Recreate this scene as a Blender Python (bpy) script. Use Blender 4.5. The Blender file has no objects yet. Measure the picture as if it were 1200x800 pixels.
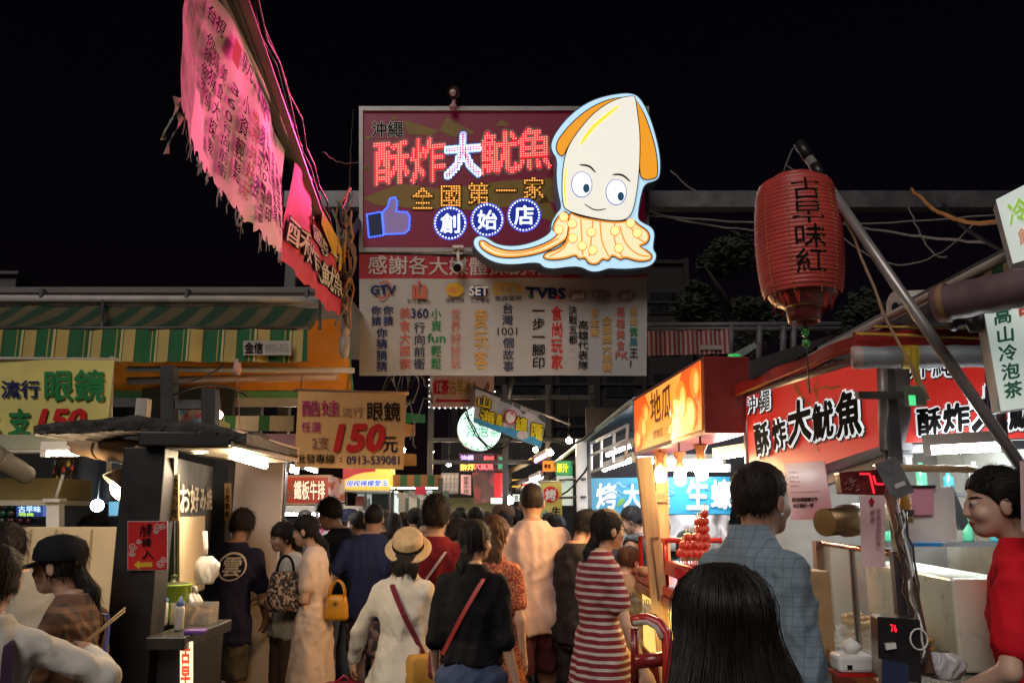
import bpy, math, random
import numpy as np
from mathutils import Vector, Matrix

# ------------------------------------------------------------------ camera
SC = bpy.context.scene
COL = SC.collection
FPX, TH, CAMZ = 970.0, math.atan(200 / 970.0), 1.62
cam = bpy.data.cameras.new('camera')
cam.sensor_width = 36.0
cam.lens = FPX / 1200.0 * 36.0
cam.clip_start, cam.clip_end = 0.05, 600
camo = bpy.data.objects.new('camera', cam)
COL.objects.link(camo)
camo.location = (0, 0, CAMZ)
camo.rotation_euler = (math.pi / 2 + TH, 0, 0)
SC.camera = camo
SC.view_settings.view_transform = 'Standard'
SC.view_settings.look = 'None'
SC.view_settings.exposure = 0.0
SC.view_settings.gamma = 1.0
SC.view_settings.use_curve_mapping = False
SC.cycles.use_denoising = True
SC.cycles.max_bounces = 5
SC.cycles.diffuse_bounces = 3
SC.cycles.glossy_bounces = 3
SC.cycles.transmission_bounces = 4
SC.cycles.transparent_max_bounces = 6
SC.cycles.sample_clamp_indirect = 3.0
SC.cycles.caustics_reflective = False
SC.cycles.caustics_refractive = False

# ------------------------------------------------------------------ night sky and a sun lamp added as fill from behind
W = bpy.data.worlds.new('World')
SC.world = W
W.use_nodes = True
nt = W.node_tree
bg = nt.nodes['Background']
sky = nt.nodes.new('ShaderNodeTexSky')
sky.sky_type = 'NISHITA'
sky.sun_disc = False
sky.sun_elevation = math.radians(40)
sky.sun_rotation = math.radians(200)
mx = nt.nodes.new('ShaderNodeMixRGB')
mx.blend_type = 'MULTIPLY'
mx.inputs[0].default_value = 1.0
mx.inputs[2].default_value = (1.0, 0.42, 0.55, 1)
nt.links.new(sky.outputs[0], mx.inputs[1])
nt.links.new(mx.outputs[0], bg.inputs[0])
bg.inputs[1].default_value = 0.0009
sl = bpy.data.lights.new('sun', 'SUN')
sl.energy = 1.35
sl.angle = math.radians(35)
sl.color = (1.0, 0.9, 0.82)
so = bpy.data.objects.new('sun', sl)
COL.objects.link(so)
so.rotation_euler = (math.radians(50), 0, math.radians(-20))


# ------------------------------------------------------------------ helpers
def P(px, py, Y):
 """world point at photo pixel (1200 x 800) and forward distance Y"""
 u, v = (px - 600) / FPX, (400 - py) / FPX
 dx, dy, dz = u, math.cos(TH) - v * math.sin(TH), math.sin(TH) + v * math.cos(TH)
 s = Y / dy
 return Vector((dx * s, Y, CAMZ + dz * s))


def rgb(h):
 """photo-like sRGB 0-255 triple to linear"""
 return tuple(((c / 255) / 12.92 if c / 255 <= 0.04045 else ((c / 255 + 0.055) / 1.055) ** 2.4) for c in h)


MATS = {}


def M(key, col=None, rough=0.6, metal=0.0, var=0.18, vs=6.0, bump=0.0, bs=40.0, coat=0.0, stretch=None, sheen=0.0,
      spec=0.5, alpha=None, trans=0.0):
 if key in MATS:
  return MATS[key]
 m = bpy.data.materials.new(key)
 m.use_nodes = True
 n, l = m.node_tree.nodes, m.node_tree.links
 b = n['Principled BSDF']
 b.inputs['Roughness'].default_value = rough
 b.inputs['Metallic'].default_value = metal
 b.inputs['Specular IOR Level'].default_value = spec
 if coat:
  b.inputs['Coat Weight'].default_value = coat
  b.inputs['Coat Roughness'].default_value = 0.15
 if sheen:
  b.inputs['Sheen Weight'].default_value = sheen
 if trans:
  b.inputs['Transmission Weight'].default_value = trans
 if alpha is not None:
  b.inputs['Alpha'].default_value = alpha
 tc = n.new('ShaderNodeTexCoord')
 mp = n.new('ShaderNodeMapping')
 l.new(tc.outputs['Object'], mp.inputs[0])
 if stretch:
  mp.inputs['Scale'].default_value = stretch
 no = n.new('ShaderNodeTexNoise')
 no.inputs['Scale'].default_value = vs
 no.inputs['Detail'].default_value = 5
 no.inputs['Roughness'].default_value = 0.6
 l.new(mp.outputs[0], no.inputs['Vector'])
 rp = n.new('ShaderNodeValToRGB')
 rp.color_ramp.elements[0].position, rp.color_ramp.elements[1].position = 0.28, 0.72
 rp.color_ramp.elements[0].color = tuple(c * (1 - var) for c in col) + (1,)
 rp.color_ramp.elements[1].color = tuple(min(1, c * (1 + var)) for c in col) + (1,)
 l.new(no.outputs[0], rp.inputs[0])
 l.new(rp.outputs[0], b.inputs['Base Color'])
 mr = n.new('ShaderNodeMapRange')
 mr.inputs['To Min'].default_value, mr.inputs['To Max'].default_value = max(0.02, rough - 0.12), min(1, rough + 0.12)
 l.new(no.outputs[0], mr.inputs[0])
 l.new(mr.outputs[0], b.inputs['Roughness'])
 if bump:
  n2 = n.new('ShaderNodeTexNoise')
  n2.inputs['Scale'].default_value = bs
  n2.inputs['Detail'].default_value = 4
  l.new(mp.outputs[0], n2.inputs['Vector'])
  bp = n.new('ShaderNodeBump')
  bp.inputs['Strength'].default_value = 0.6
  bp.inputs['Distance'].default_value = bump
  l.new(n2.outputs[0], bp.inputs['Height'])
  l.new(bp.outputs[0], b.inputs['Normal'])
 MATS[key] = m
 return m


def E(key, col, st=1.0, base=None, rough=0.35, lit=True):
 """a surface that gives off light (lamp, tube, lit sign, LED) or cloth given a glow"""
 if key in MATS:
  return MATS[key]
 m = bpy.data.materials.new(key)
 m.use_nodes = True
 b = m.node_tree.nodes['Principled BSDF']
 b.inputs['Base Color'].default_value = tuple(base or col) + (1,)
 b.inputs['Emission Color'].default_value = tuple(col) + (1,)
 b.inputs['Emission Strength'].default_value = st
 b.inputs['Roughness'].default_value = rough
 if not lit:
  m.cycles.emission_sampling = 'NONE'
 MATS[key] = m
 return m


def stripes(key, c1, c2, period, axis='X', duty=0.5, rough=0.8, ang=0.0, bump=0.0, extra=None):
 """two-colour stripes printed or woven along an object axis"""
 if key in MATS:
  return MATS[key]
 m = M(key, c1, rough=rough, bump=bump, bs=30)
 n, l = m.node_tree.nodes, m.node_tree.links
 b = n['Principled BSDF']
 tc = n.new('ShaderNodeTexCoord')
 mp = n.new('ShaderNodeMapping')
 mp.inputs['Rotation'].default_value = (0, ang, 0) if axis != 'U' else (0, 0, 0)
 l.new(tc.outputs['Object'], mp.inputs[0])
 sx = n.new('ShaderNodeSeparateXYZ')
 l.new(mp.outputs[0], sx.inputs[0])
 md = n.new('ShaderNodeMath')
 md.operation = 'DIVIDE'
 md.inputs[1].default_value = period
 l.new(sx.outputs[axis if axis != 'U' else 'X'], md.inputs[0])
 fr = n.new('ShaderNodeMath')
 fr.operation = 'FRACT'
 l.new(md.outputs[0], fr.inputs[0])
 r = n.new('ShaderNodeValToRGB')
 r.color_ramp.interpolation = 'CONSTANT'
 r.color_ramp.elements[0].color = tuple(c1) + (1,)
 r.color_ramp.elements[1].position = duty
 r.color_ramp.elements[1].color = tuple(c2) + (1,)
 for pos, c in (extra or []):
  e = r.color_ramp.elements.new(pos)
  e.color = tuple(c) + (1,)
 l.new(fr.outputs[0], r.inputs[0])
 mixn = n.new('ShaderNodeMixRGB')
 mixn.blend_type = 'MULTIPLY'
 mixn.inputs[0].default_value = 0.35
 no = [x for x in n if x.type == 'TEX_NOISE'][0]
 l.new(r.outputs[0], mixn.inputs[1])
 l.new(no.outputs[0], mixn.inputs[2])
 l.new(mixn.outputs[0], b.inputs['Base Color'])
 return m


def plaid(key, base, c2, p=0.05, w=0.12, rough=0.85, second=None):
 """woven check: thin lines of c2 on base along two axes"""
 if key in MATS:
  return MATS[key]
 m = M(key, base, rough=rough, bump=0.004, bs=18)
 n, l = m.node_tree.nodes, m.node_tree.links
 b = n['Principled BSDF']
 tc = n.new('ShaderNodeTexCoord')
 sx = n.new('ShaderNodeSeparateXYZ')
 l.new(tc.outputs['Object'], sx.inputs[0])
 prev = [x for x in n if x.type == 'VALTORGB'][0].outputs[0]
 for ax, cc in (('X', c2), ('Z', second or c2)):
  md = n.new('ShaderNodeMath'); md.operation = 'DIVIDE'; md.inputs[1].default_value = p
  l.new(sx.outputs[ax], md.inputs[0])
  fr = n.new('ShaderNodeMath'); fr.operation = 'FRACT'
  l.new(md.outputs[0], fr.inputs[0])
  lt = n.new('ShaderNodeMath'); lt.operation = 'LESS_THAN'; lt.inputs[1].default_value = w
  l.new(fr.outputs[0], lt.inputs[0])
  ml = n.new('ShaderNodeMath'); ml.operation = 'MULTIPLY'; ml.inputs[1].default_value = 0.7
  l.new(lt.outputs[0], ml.inputs[0])
  mi = n.new('ShaderNodeMixRGB')
  l.new(ml.outputs[0], mi.inputs[0]); l.new(prev, mi.inputs[1])
  mi.inputs[2].default_value = tuple(cc) + (1,)
  prev = mi.outputs[0]
 l.new(prev, b.inputs['Base Color'])
 return m


def patches(key, cols, scale=20.0, rough=0.8):
 """cloth printed with irregular patches of several colours"""
 if key in MATS:
  return MATS[key]
 m = M(key, cols[0], rough=rough, bump=0.003, bs=20)
 n, l = m.node_tree.nodes, m.node_tree.links
 b = n['Principled BSDF']
 tc = n.new('ShaderNodeTexCoord')
 vo = n.new('ShaderNodeTexVoronoi'); vo.inputs['Scale'].default_value = scale
 l.new(tc.outputs['Object'], vo.inputs['Vector'])
 r = n.new('ShaderNodeValToRGB'); r.color_ramp.interpolation = 'CONSTANT'
 sx = n.new('ShaderNodeSeparateXYZ')
 l.new(vo.outputs['Color'], sx.inputs[0]); l.new(sx.outputs[0], r.inputs[0])
 els = r.color_ramp.elements
 els[0].color = tuple(cols[0]) + (1,)
 els[1].position = 1.0 / len(cols); els[1].color = tuple(cols[1]) + (1,)
 for i, c in enumerate(cols[2:], 2):
  e = els.new(i / len(cols)); e.color = tuple(c) + (1,)
 l.new(r.outputs[0], b.inputs['Base Color'])
 return m


class MB:
 """collects shapes; build() links them as ONE mesh object"""

 def __init__(s):
  s.v, s.f, s.mi, s.sm, s.mats = [], [], [], [], []

 def mat(s, m):
  if m not in s.mats:
   s.mats.append(m)
  return s.mats.index(m)

 def add(s, vs, fs, m, smooth=False):
  o = len(s.v)
  s.v.extend([tuple(x) for x in vs])
  k = s.mat(m)
  for f in fs:
   s.f.append([i + o for i in f]); s.mi.append(k); s.sm.append(smooth)
  return s

 def box(s, lo, hi, m, X=None):
  (a, b, c), (d, e, f) = lo, hi
  v = [Vector(p) for p in ((a, b, c), (d, b, c), (d, e, c), (a, e, c), (a, b, f), (d, b, f), (d, e, f), (a, e, f))]
  if X is not None:
   v = [X @ p for p in v]
  return s.add(v, [(3, 2, 1, 0), (4, 5, 6, 7), (0, 1, 5, 4), (1, 2, 6, 5), (2, 3, 7, 6), (3, 0, 4, 7)], m)

 def cyl(s, p0, p1, r0, m, r1=None, n=12, caps=True, smooth=True):
  return s.tube([p0, p1], [r0, r0 if r1 is None else r1], m, n, caps, smooth)

 def tube(s, path, r, m, n=8, caps=True, smooth=True):
  path = [Vector(p) for p in path]
  N = len(path)
  if not hasattr(r, '__len__'):
   r = [r] * N
  vs, fs = [], []
  t0 = (path[1] - path[0]).normalized()
  a = t0.orthogonal().normalized()
  for i, p in enumerate(path):
   t = (path[min(i + 1, N - 1)] - path[max(i - 1, 0)])
   t = t.normalized() if t.length > 1e-9 else t0
   a = (a - t * a.dot(t)).normalized()
   b = t.cross(a)
   for k in range(n):
    w = 2 * math.pi * k / n
    vs.append(p + (a * math.cos(w) + b * math.sin(w)) * r[i])
  for i in range(N - 1):
   for k in range(n):
    k2 = (k + 1) % n
    fs.append((i * n + k, i * n + k2, (i + 1) * n + k2, (i + 1) * n + k))
  s.add(vs, fs, m, smooth)
  if caps:
   o = len(s.v) - N * n
   kk = s.mat(m)
   s.f.append([o + k for k in range(n)][::-1]); s.mi.append(kk); s.sm.append(False)
   s.f.append([o + (N - 1) * n + k for k in range(n)]); s.mi.append(kk); s.sm.append(False)
  return s

 def lathe(s, prof, c, m, n=20, axis=None, smooth=True):
  """prof: list of (r, z) along axis from c"""
  c = Vector(c)
  ax = Vector(axis or (0, 0, 1)).normalized()
  a = ax.orthogonal().normalized(); b = ax.cross(a)
  vs, fs = [], []
  for r, z in prof:
   for k in range(n):
    w = 2 * math.pi * k / n
    vs.append(c + ax * z + (a * math.cos(w) + b * math.sin(w)) * max(r, 1e-4))
  for i in range(len(prof) - 1):
   for k in range(n):
    k2 = (k + 1) % n
    fs.append((i * n + k, i * n + k2, (i + 1) * n + k2, (i + 1) * n + k))
  return s.add(vs, fs, m, smooth)

 def sph(s, c, r, m, n=10, k=7, sc=(1, 1, 1)):
  c = Vector(c)
  vs, fs = [], []
  for i in range(k + 1):
   t = math.pi * i / k
   for j in range(n):
    w = 2 * math.pi * j / n
    vs.append(c + Vector((r * sc[0] * math.sin(t) * math.cos(w), r * sc[1] * math.sin(t) * math.sin(w),
                                      r * sc[2] * math.cos(t))))
  for i in range(k):
   for j in range(n):
    j2 = (j + 1) % n
    fs.append((i * n + j, (i + 1) * n + j, (i + 1) * n + j2, i * n + j2))
  return s.add(vs, fs, m, True)

 def slab(s, F, poly, d0, d1, m, side=None):
  """polygon in a frame's local coordinates; front at d1, back at d0"""
  n = len(poly)
  ar = sum(poly[i][0] * poly[(i + 1) % n][1] - poly[(i + 1) % n][0] * poly[i][1] for i in range(n))
  if ar < 0:
   poly = poly[::-1]
  s.add([F.W(a, b, d1) for a, b in poly], [list(range(n))], m)
  if d0 is not None:
   s.add([F.W(a, b, d0) for a, b in poly], [list(range(n))[::-1]], side or m)
   vs = [F.W(a, b, d) for d in (d0, d1) for a, b in poly]
   s.add(vs, [(i, (i + 1) % n, n + (i + 1) % n, n + i) for i in range(n)], side or m)
  return s

 def rect(s, F, a0, b0, a1, b1, d0, d1, m, side=None):
  return s.slab(F, [(a0, b0), (a1, b0), (a1, b1), (a0, b1)], d0, d1, m, side)

 def build(s, name, parent=None, bevel=0.0, origin=None):
  v = np.array(s.v, dtype=np.float32)
  if parent is not None:
   o = np.array(wloc(parent), dtype=np.float32)
  elif origin is not None:
   o = np.array(origin, dtype=np.float32)
  else:
   o = np.array([(v[:, 0].min() + v[:, 0].max()) / 2, (v[:, 1].min() + v[:, 1].max()) / 2, v[:, 2].min()])
  me = bpy.data.meshes.new(name)
  me.from_pydata((v - o).tolist(), [], s.f)
  for m in s.mats:
   me.materials.append(m)
  me.polygons.foreach_set('material_index', s.mi)
  me.polygons.foreach_set('use_smooth', s.sm)
  me.update()
  ob = bpy.data.objects.new(name, me)
  COL.objects.link(ob)
  if parent is not None:
   ob.parent = parent
  else:
   ob.location = o.tolist()
  if bevel:
   bm = ob.modifiers.new('bevel', 'BEVEL')
   bm.width = bevel; bm.segments = 2; bm.limit_method = 'ANGLE'
  return ob


def wloc(o):
 p = Vector((0, 0, 0))
 while o is not None:
  p = p + o.location
  o = o.parent
 return p


def tag(o, label, cat, group=None):
 o['label'] = label; o['category'] = cat
 if group:
  o['group'] = group
 return o


def thing(name, label, cat, loc, group=None):
 o = bpy.data.objects.new(name, None)
 o.empty_display_size = 0.1
 COL.objects.link(o)
 o.location = Vector(loc)
 return tag(o, label, cat, group)


def setting(o, kind='structure'):
 o['kind'] = kind
 return o


def copy_tree(o, parent=None):
 c = o.copy()
 COL.objects.link(c)
 if parent is not None:
  c.parent = parent
 for ch in list(o.children):
  copy_tree(ch, c)
 return c


class Frame:
 """a plane in the place: origin, horizontal axis u, upward axis w, normal n towards the lane"""

 def __init__(s, px, py, Y, yaw=0.0, pitch=0.0, roll=0.0):
  s.C = P(px, py, Y)
  a = math.radians(yaw)
  s.u = Vector((math.cos(a), math.sin(a), 0)); s.n = Vector((math.sin(a), -math.cos(a), 0)); s.w = Vector((0, 0, 1))
  if pitch:
   R = Matrix.Rotation(math.radians(pitch), 3, s.u)
   s.n = R @ s.n; s.w = R @ s.w
  if roll:
   R = Matrix.Rotation(math.radians(roll), 3, s.n)
   s.u = R @ s.u; s.w = R @ s.w

 def L(s, px, py, d=0.0):
  o = Vector((0, 0, CAMZ))
  r = P(px, py, 1.0) - o
  t = (s.C + s.n * d - o).dot(s.n) / r.dot(s.n)
  q = o + r * t - s.C
  return (q.dot(s.u), q.dot(s.w))

 def LL(s, pts, d=0.0):
  return [s.L(a, b, d) for a, b in pts]

 def W(s, a, b, d=0.0):
  return s.C + s.u * a + s.w * b + s.n * d


# lettering -----------------------------------------------------------
_tc = bpy.data.curves.new('lettering_source', 'FONT')
_tc.resolution_u = 2
_to = bpy.data.objects.new('lettering_source', _tc)
COL.objects.link(_to)
_TX = {}


def glyphs(s, off=0.0):
 k = (s, off)
 if off > 0:
  if k not in _TX:
   v0, f0 = glyphs(s, 0.0)
   n = 8 if off > .03 else 4
   sh = [(off * math.cos(6.2832 * i / n + .4), off * math.sin(6.2832 * i / n + .4)) for i in range(n)] + [(0, 0)]
   _TX[k] = (np.concatenate([v0 + np.array([a, b, i], np.float32) for i, (a, b) in enumerate(sh)]), [[j + i * len(v0) for j in g] for i in range(n + 1) for g in f0])
  return _TX[k]
 if k not in _TX:
  _tc.body = s
  bpy.context.view_layer.update()
  dg = bpy.context.evaluated_depsgraph_get()
  me = bpy.data.meshes.new_from_object(_to.evaluated_get(dg))
  v = np.zeros(len(me.vertices) * 3, dtype=np.float32)
  me.vertices.foreach_get('co', v)
  v = v.reshape(-1, 3)
  f = [list(p.vertices) for p in me.polygons]
  bpy.data.meshes.remove(me)
  _TX[k] = (v, f)
 return _TX[k]


def quad_of(F, box, d=0.0):
 if len(box) == 4 and not hasattr(box[0], '__len__'):
  x0, y0, x1, y1 = box
  box = [(x0, y0), (x1, y0), (x1, y1), (x0, y1)]
 return [Vector(F.L(a, b, d)).to_2d() for a, b in box]


def text(mb, F, s, box, m, d=0.004, off=0.0, disp=None, em=False, led=None, ledm=None):
 """lay lettering into a pixel box (or 4 corners TL TR BR BL) on frame F"""
 q = quad_of(F, box)
 base, _ = glyphs(s, 0.0)
 if len(base) == 0:
  return
 v, f = glyphs(s, off)
 if em:
  x0, x1, y0, y1 = 0.0, max(0.93, base[:, 0].max()), -0.10, 0.86
 else:
  x0, x1 = base[:, 0].min(), base[:, 0].max()
  y0, y1 = base[:, 1].min(), base[:, 1].max()

 def mp(x, y, k=0):
  a, b = (x - x0) / (x1 - x0), (y1 - y) / (y1 - y0)
  p = q[0].lerp(q[1], a).lerp(q[3].lerp(q[2], a), b)
  return F.W(p.x, p.y, d + k * .00025 + (disp(p.x, p.y) if disp else 0.0))
 if m is not None:
  mb.add([mp(*p) for p in v], f, m)
 if led:
  tri = np.array([(g[0], g[i], g[i + 1]) for g in f for i in range(1, len(g) - 1)])
  w = (q[1] - q[0]).length; h = (q[3] - q[0]).length
  sx, sy = led[0] * (x1 - x0) / w, led[0] * (y1 - y0) / h
  gx, gy = np.meshgrid(np.arange(x0, x1, sx), np.arange(y0, y1, sy))
  pts = np.stack([gx.ravel(), gy.ravel()], 1)
  A, B, C = v[tri[:, 0], :2], v[tri[:, 1], :2], v[tri[:, 2], :2]
  ins = np.zeros(len(pts), bool)
  for a, b, c in zip(A, B, C):
   e = lambda p, r: (r[0] - p[0]) * (pts[:, 1] - p[1]) - (r[1] - p[1]) * (pts[:, 0] - p[0])
   e1, e2, e3 = e(a, b), e(b, c), e(c, a)
   ins |= ((e1 >= 0) & (e2 >= 0) & (e3 >= 0)) | ((e1 <= 0) & (e2 <= 0) & (e3 <= 0))
  for x, y in pts[ins]:
   dot(mb, F, mp(x, y), led[1], ledm)


def vtext(mb, F, s, box, m, **k):
 x0, y0, x1, y1 = box
 n = len(s); h = (y1 - y0) / n
 for i, c in enumerate(s):
  if c != ' ':
   text(mb, F, c, (x0, y0 + i * h + h * 0.04, x1, y0 + (i + 1) * h - h * 0.04), m, em=True, **k)


def dot(mb, F, p, r, m):
 """one small domed LED"""
 vs = [p + (F.u * math.cos(t) + F.w * math.sin(t)) * r for t in (0, 1.047, 2.094, 3.1416, 4.189, 5.236)]
 vs.append(p + F.n * r)
 mb.add(vs, [(i, (i + 1) % 6, 6) for i in range(6)], m)


def along(pts, step, closed=False):
 pts = [Vector(p).to_2d() if len(p) == 2 else Vector(p) for p in pts]
 if closed:
  pts = pts + [pts[0]]
 out, carry = [], 0.0
 for a, b in zip(pts, pts[1:]):
  L = (b - a).length
  t = carry
  while t < L:
   out.append(a.lerp(b, t / L)); t += step
  carry = t - L
 return out


def ell(cx, cy, rx, ry=None, n=24):
 ry = ry or rx
 return [(cx + rx * math.cos(2 * math.pi * i / n), cy + ry * math.sin(2 * math.pi * i / n)) for i in range(n)]


def smooth_poly(pts, it=2, closed=True):
 for _ in range(it):
  q = []
  n = len(pts)
  rng = range(n) if closed else range(n - 1)
  if not closed:
   q.append(pts[0])
  for i in rng:
   a, b = pts[i], pts[(i + 1) % n]
   q.append((a[0] * .75 + b[0] * .25, a[1] * .75 + b[1] * .25))
   q.append((a[0] * .25 + b[0] * .75, a[1] * .25 + b[1] * .75))
  if not closed:
   q.append(pts[-1])
  pts = q
 return pts


def stroke(pts, w, taper=False):
 """a 2-D ribbon polygon along a polyline"""
 pts = [Vector(p) for p in pts]
 L, R = [], []
 n = len(pts)
 for i, p in enumerate(pts):
  t = (pts[min(i + 1, n - 1)] - pts[max(i - 1, 0)]).normalized()
  o = Vector((-t.y, t.x)) * w * 0.5
  if taper:
   o *= 0.3 + 0.7 * math.sin(math.pi * (i + 0.5) / n)
  L.append(tuple(p + o)); R.append(tuple(p - o))
 return L + R[::-1]


def sag(a, b, s, n=12, wob=0.0, seed=0):
 rr = random.Random(seed)
 a, b = Vector(a), Vector(b)
 return [a.lerp(b, i / n) + Vector((rr.uniform(-wob, wob), rr.uniform(-wob, wob), -s * 4 * (i / n) * (1 - i / n) + rr.uniform(-wob, wob)))
   for i in range(n + 1)]


def lamp(kind, loc, energy, col, parent=None, size=0.1, rot=None, sy=None, name='lamp_light', aim=None, spread=None):
 l = bpy.data.lights.new(name, kind)
 l.energy = energy; l.color = col
 if kind == 'AREA':
  l.shape = 'RECTANGLE' if sy else 'SQUARE'
  l.size = size
  if sy:
   l.size_y = sy
 else:
  l.shadow_soft_size = size
 o = bpy.data.objects.new(name, l)
 COL.objects.link(o)
 loc = Vector(loc)
 o.location = loc - (wloc(parent) if parent else Vector((0, 0, 0)))
 if rot is not None:
  o.rotation_euler = rot
 if spread:
  l.spread = math.radians(spread)
 if aim is not None:
  o.rotation_euler = Vector(aim).to_track_quat('-Z', 'Y').to_euler()
 if parent:
  o.parent = parent
 return o

# ------------------------------------------------------------------ figures: distance fields turned into one skin
def snets(F, o, h):
 s = F < 0
 c = np.zeros(tuple(n - 1 for n in F.shape), np.int8)
 for a in (0, 1):
  for b in (0, 1):
   for d in (0, 1):
    c += s[a:F.shape[0] - 1 + a, b:F.shape[1] - 1 + b, d:F.shape[2] - 1 + d]
 act = (c > 0) & (c < 8)
 I, J, K = np.nonzero(act)
 if len(I) == 0:
  return np.zeros((0, 3)), np.zeros((0, 4), int)
 idx = -np.ones(act.shape, np.int64)
 idx[I, J, K] = np.arange(len(I))
 acc = np.zeros((len(I), 3)); cnt = np.zeros(len(I))
 cor = [(a, b, d) for a in (0, 1) for b in (0, 1) for d in (0, 1)]
 for p in cor:
  for ax in range(3):
   if p[ax] == 0:
    q = list(p); q[ax] = 1
    A = F[I + p[0], J + p[1], K + p[2]]; B = F[I + q[0], J + q[1], K + q[2]]
    ch = (A < 0) != (B < 0)
    t = np.where(ch, A / np.where(ch, A - B, 1), 0)
    pos = np.array(p, float)[None, :].repeat(len(I), 0)
    pos[:, ax] += t
    acc += pos * ch[:, None]; cnt += ch
 V = (np.stack([I, J, K], 1) + acc / cnt[:, None]) * h + np.array(o)
 faces = []
 n = F.shape
 for ax in range(3):
  sl0 = [slice(None)] * 3; sl1 = [slice(None)] * 3
  sl0[ax] = slice(0, n[ax] - 1); sl1[ax] = slice(1, n[ax])
  a, b = s[tuple(sl0)], s[tuple(sl1)]
  i, j, k = np.nonzero(a != b)
  e = np.stack([i, j, k], 1)
  x1, x2 = [(1, 2), (2, 0), (0, 1)][ax]
  ok = (e[:, x1] >= 1) & (e[:, x2] >= 1) & (e[:, x1] < n[x1] - 1) & (e[:, x2] < n[x2] - 1)
  e = e[ok]
  if len(e) == 0:
   continue
  d1 = np.zeros(3, int); d1[x1] = 1
  d2 = np.zeros(3, int); d2[x2] = 1
  q = [e - d1 - d2, e - d2, e, e - d1]
  ids = np.stack([idx[t[:, 0], t[:, 1], t[:, 2]] for t in q], 1)
  flip = ~a[e[:, 0], e[:, 1], e[:, 2]]
  ids[flip] = ids[flip][:, ::-1]
  faces.append(ids)
 return V, np.concatenate(faces)


def smin(a, b, k):
 h = np.clip(0.5 + 0.5 * (b - a) / k, 0, 1)
 return b * (1 - h) + a * h - k * h * (1 - h)


def cone(Q, a, b, ra, rb):
 a = np.array(a, np.float32); b = np.array(b, np.float32)
 d = b - a
 t = np.clip(((Q - a) @ d) / max(d @ d, 1e-9), 0, 1)
 return np.linalg.norm(Q - a - t[..., None] * d, axis=-1) - (ra + (rb - ra) * t)


def elli(Q, c, r):
 r = np.array(r, np.float32)
 q = (Q - np.array(c, np.float32)) / r
 k = np.linalg.norm(q, axis=-1)
 return (k - 1) * r.min() * 0.5 + (k - 1) * np.linalg.norm(q * r, axis=-1) / np.maximum(k, 1e-4) * 0.5


def field(lo, hi, h, fn):
 n = [int(math.ceil((hi[i] - lo[i]) / h)) + 2 for i in range(3)]
 g = np.stack(np.meshgrid(*[lo[i] - h / 2 + h * np.arange(n[i]) for i in range(3)], indexing='ij'), -1).astype(np.float32)
 return snets(fn(g), [lo[i] - h / 2 for i in range(3)], h)


def folds(Q, seed, amp, k=38):
 r = np.random.RandomState(seed)
 out = 0
 for i in range(4):
  d = r.normal(size=3) * np.array([1, 1, 0.45]); d = d / np.linalg.norm(d) * k * r.uniform(0.5, 1.3)
  e = r.normal(size=3); e = e / np.linalg.norm(e) * k * 0.45
  s = np.sin(Q @ d.astype(np.float32) + 1.6 * np.sin(Q @ e.astype(np.float32) + r.uniform(0, 6)) + r.uniform(0, 6))
  out = out + (1 - 1.5 * np.abs(s))
 return out * amp * 0.5


def mkobj(name, V, F, mats, mi=None, parent=None, smooth=True):
 me = bpy.data.meshes.new(name)
 me.vertices.add(len(V)); me.vertices.foreach_set('co', np.asarray(V, np.float32).ravel())
 F = np.asarray(F)
 k = F.shape[1]
 me.loops.add(F.size); me.loops.foreach_set('vertex_index', F.ravel().astype(np.int32))
 me.polygons.add(len(F)); me.polygons.foreach_set('loop_start', np.arange(0, F.size, k, dtype=np.int32))
 for m in mats:
  me.materials.append(m)
 if mi is not None:
  me.polygons.foreach_set('material_index', np.asarray(mi, np.int32))
 me.polygons.foreach_set('use_smooth', np.ones(len(F), bool))
 me.update(calc_edges=True)
 me.validate()
 o = bpy.data.objects.new(name, me)
 COL.objects.link(o)
 if parent is not None:
  o.parent = parent
 return o


PROF = {  # height (x H): half width, half depth (x H)
 'm': [(.44, .070, .058), (.50, .094, .066), (.56, .088, .062), (.62, .085, .060), (.70, .096, .068), (.768, .098, .062), (.803, .084, .052), (.824, .060, .045), (.855, .036, .036)],
 'f': [(.44, .072, .058), (.50, .098, .068), (.56, .086, .060), (.62, .072, .052), (.70, .083, .064), (.768, .084, .055), (.803, .071, .046), (.824, .050, .040), (.855, .031, .032)],
}
ARM = {'down': ((.030, -.012, -.168), (.004, .030, -.143)),
       'bent': ((.028, -.030, -.162), (-.050, .125, .010)),
       'fold': ((.020, .010, -.165), (-.105, .095, .015)),
       'reach': ((.030, .080, -.140), (-.020, .140, .020)),
       'fwdlow': ((.025, .040, -.165), (-.010, .090, -.105)),
       'out': ((.080, -.010, -.150), (.060, .010, -.130)),
       'back': ((.035, -.060, -.160), (.020, -.040, -.138)),
       'phone': ((.022, .030, -.165), (-.060, .085, .095)),
       'hip': ((.060, -.050, -.150), (-.070, .100, -.060))}


def Rz(a):
 c, s = math.cos(a), math.sin(a)
 return np.array([[c, -s, 0], [s, c, 0], [0, 0, 1]], np.float32)


def Rx(a):
 c, s = math.cos(a), math.sin(a)
 return np.array([[1, 0, 0], [0, c, -s], [0, s, c]], np.float32)


def Ry(a):
 c, s = math.cos(a), math.sin(a)
 return np.array([[c, 0, s], [0, 1, 0], [-s, 0, c]], np.float32)


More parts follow.
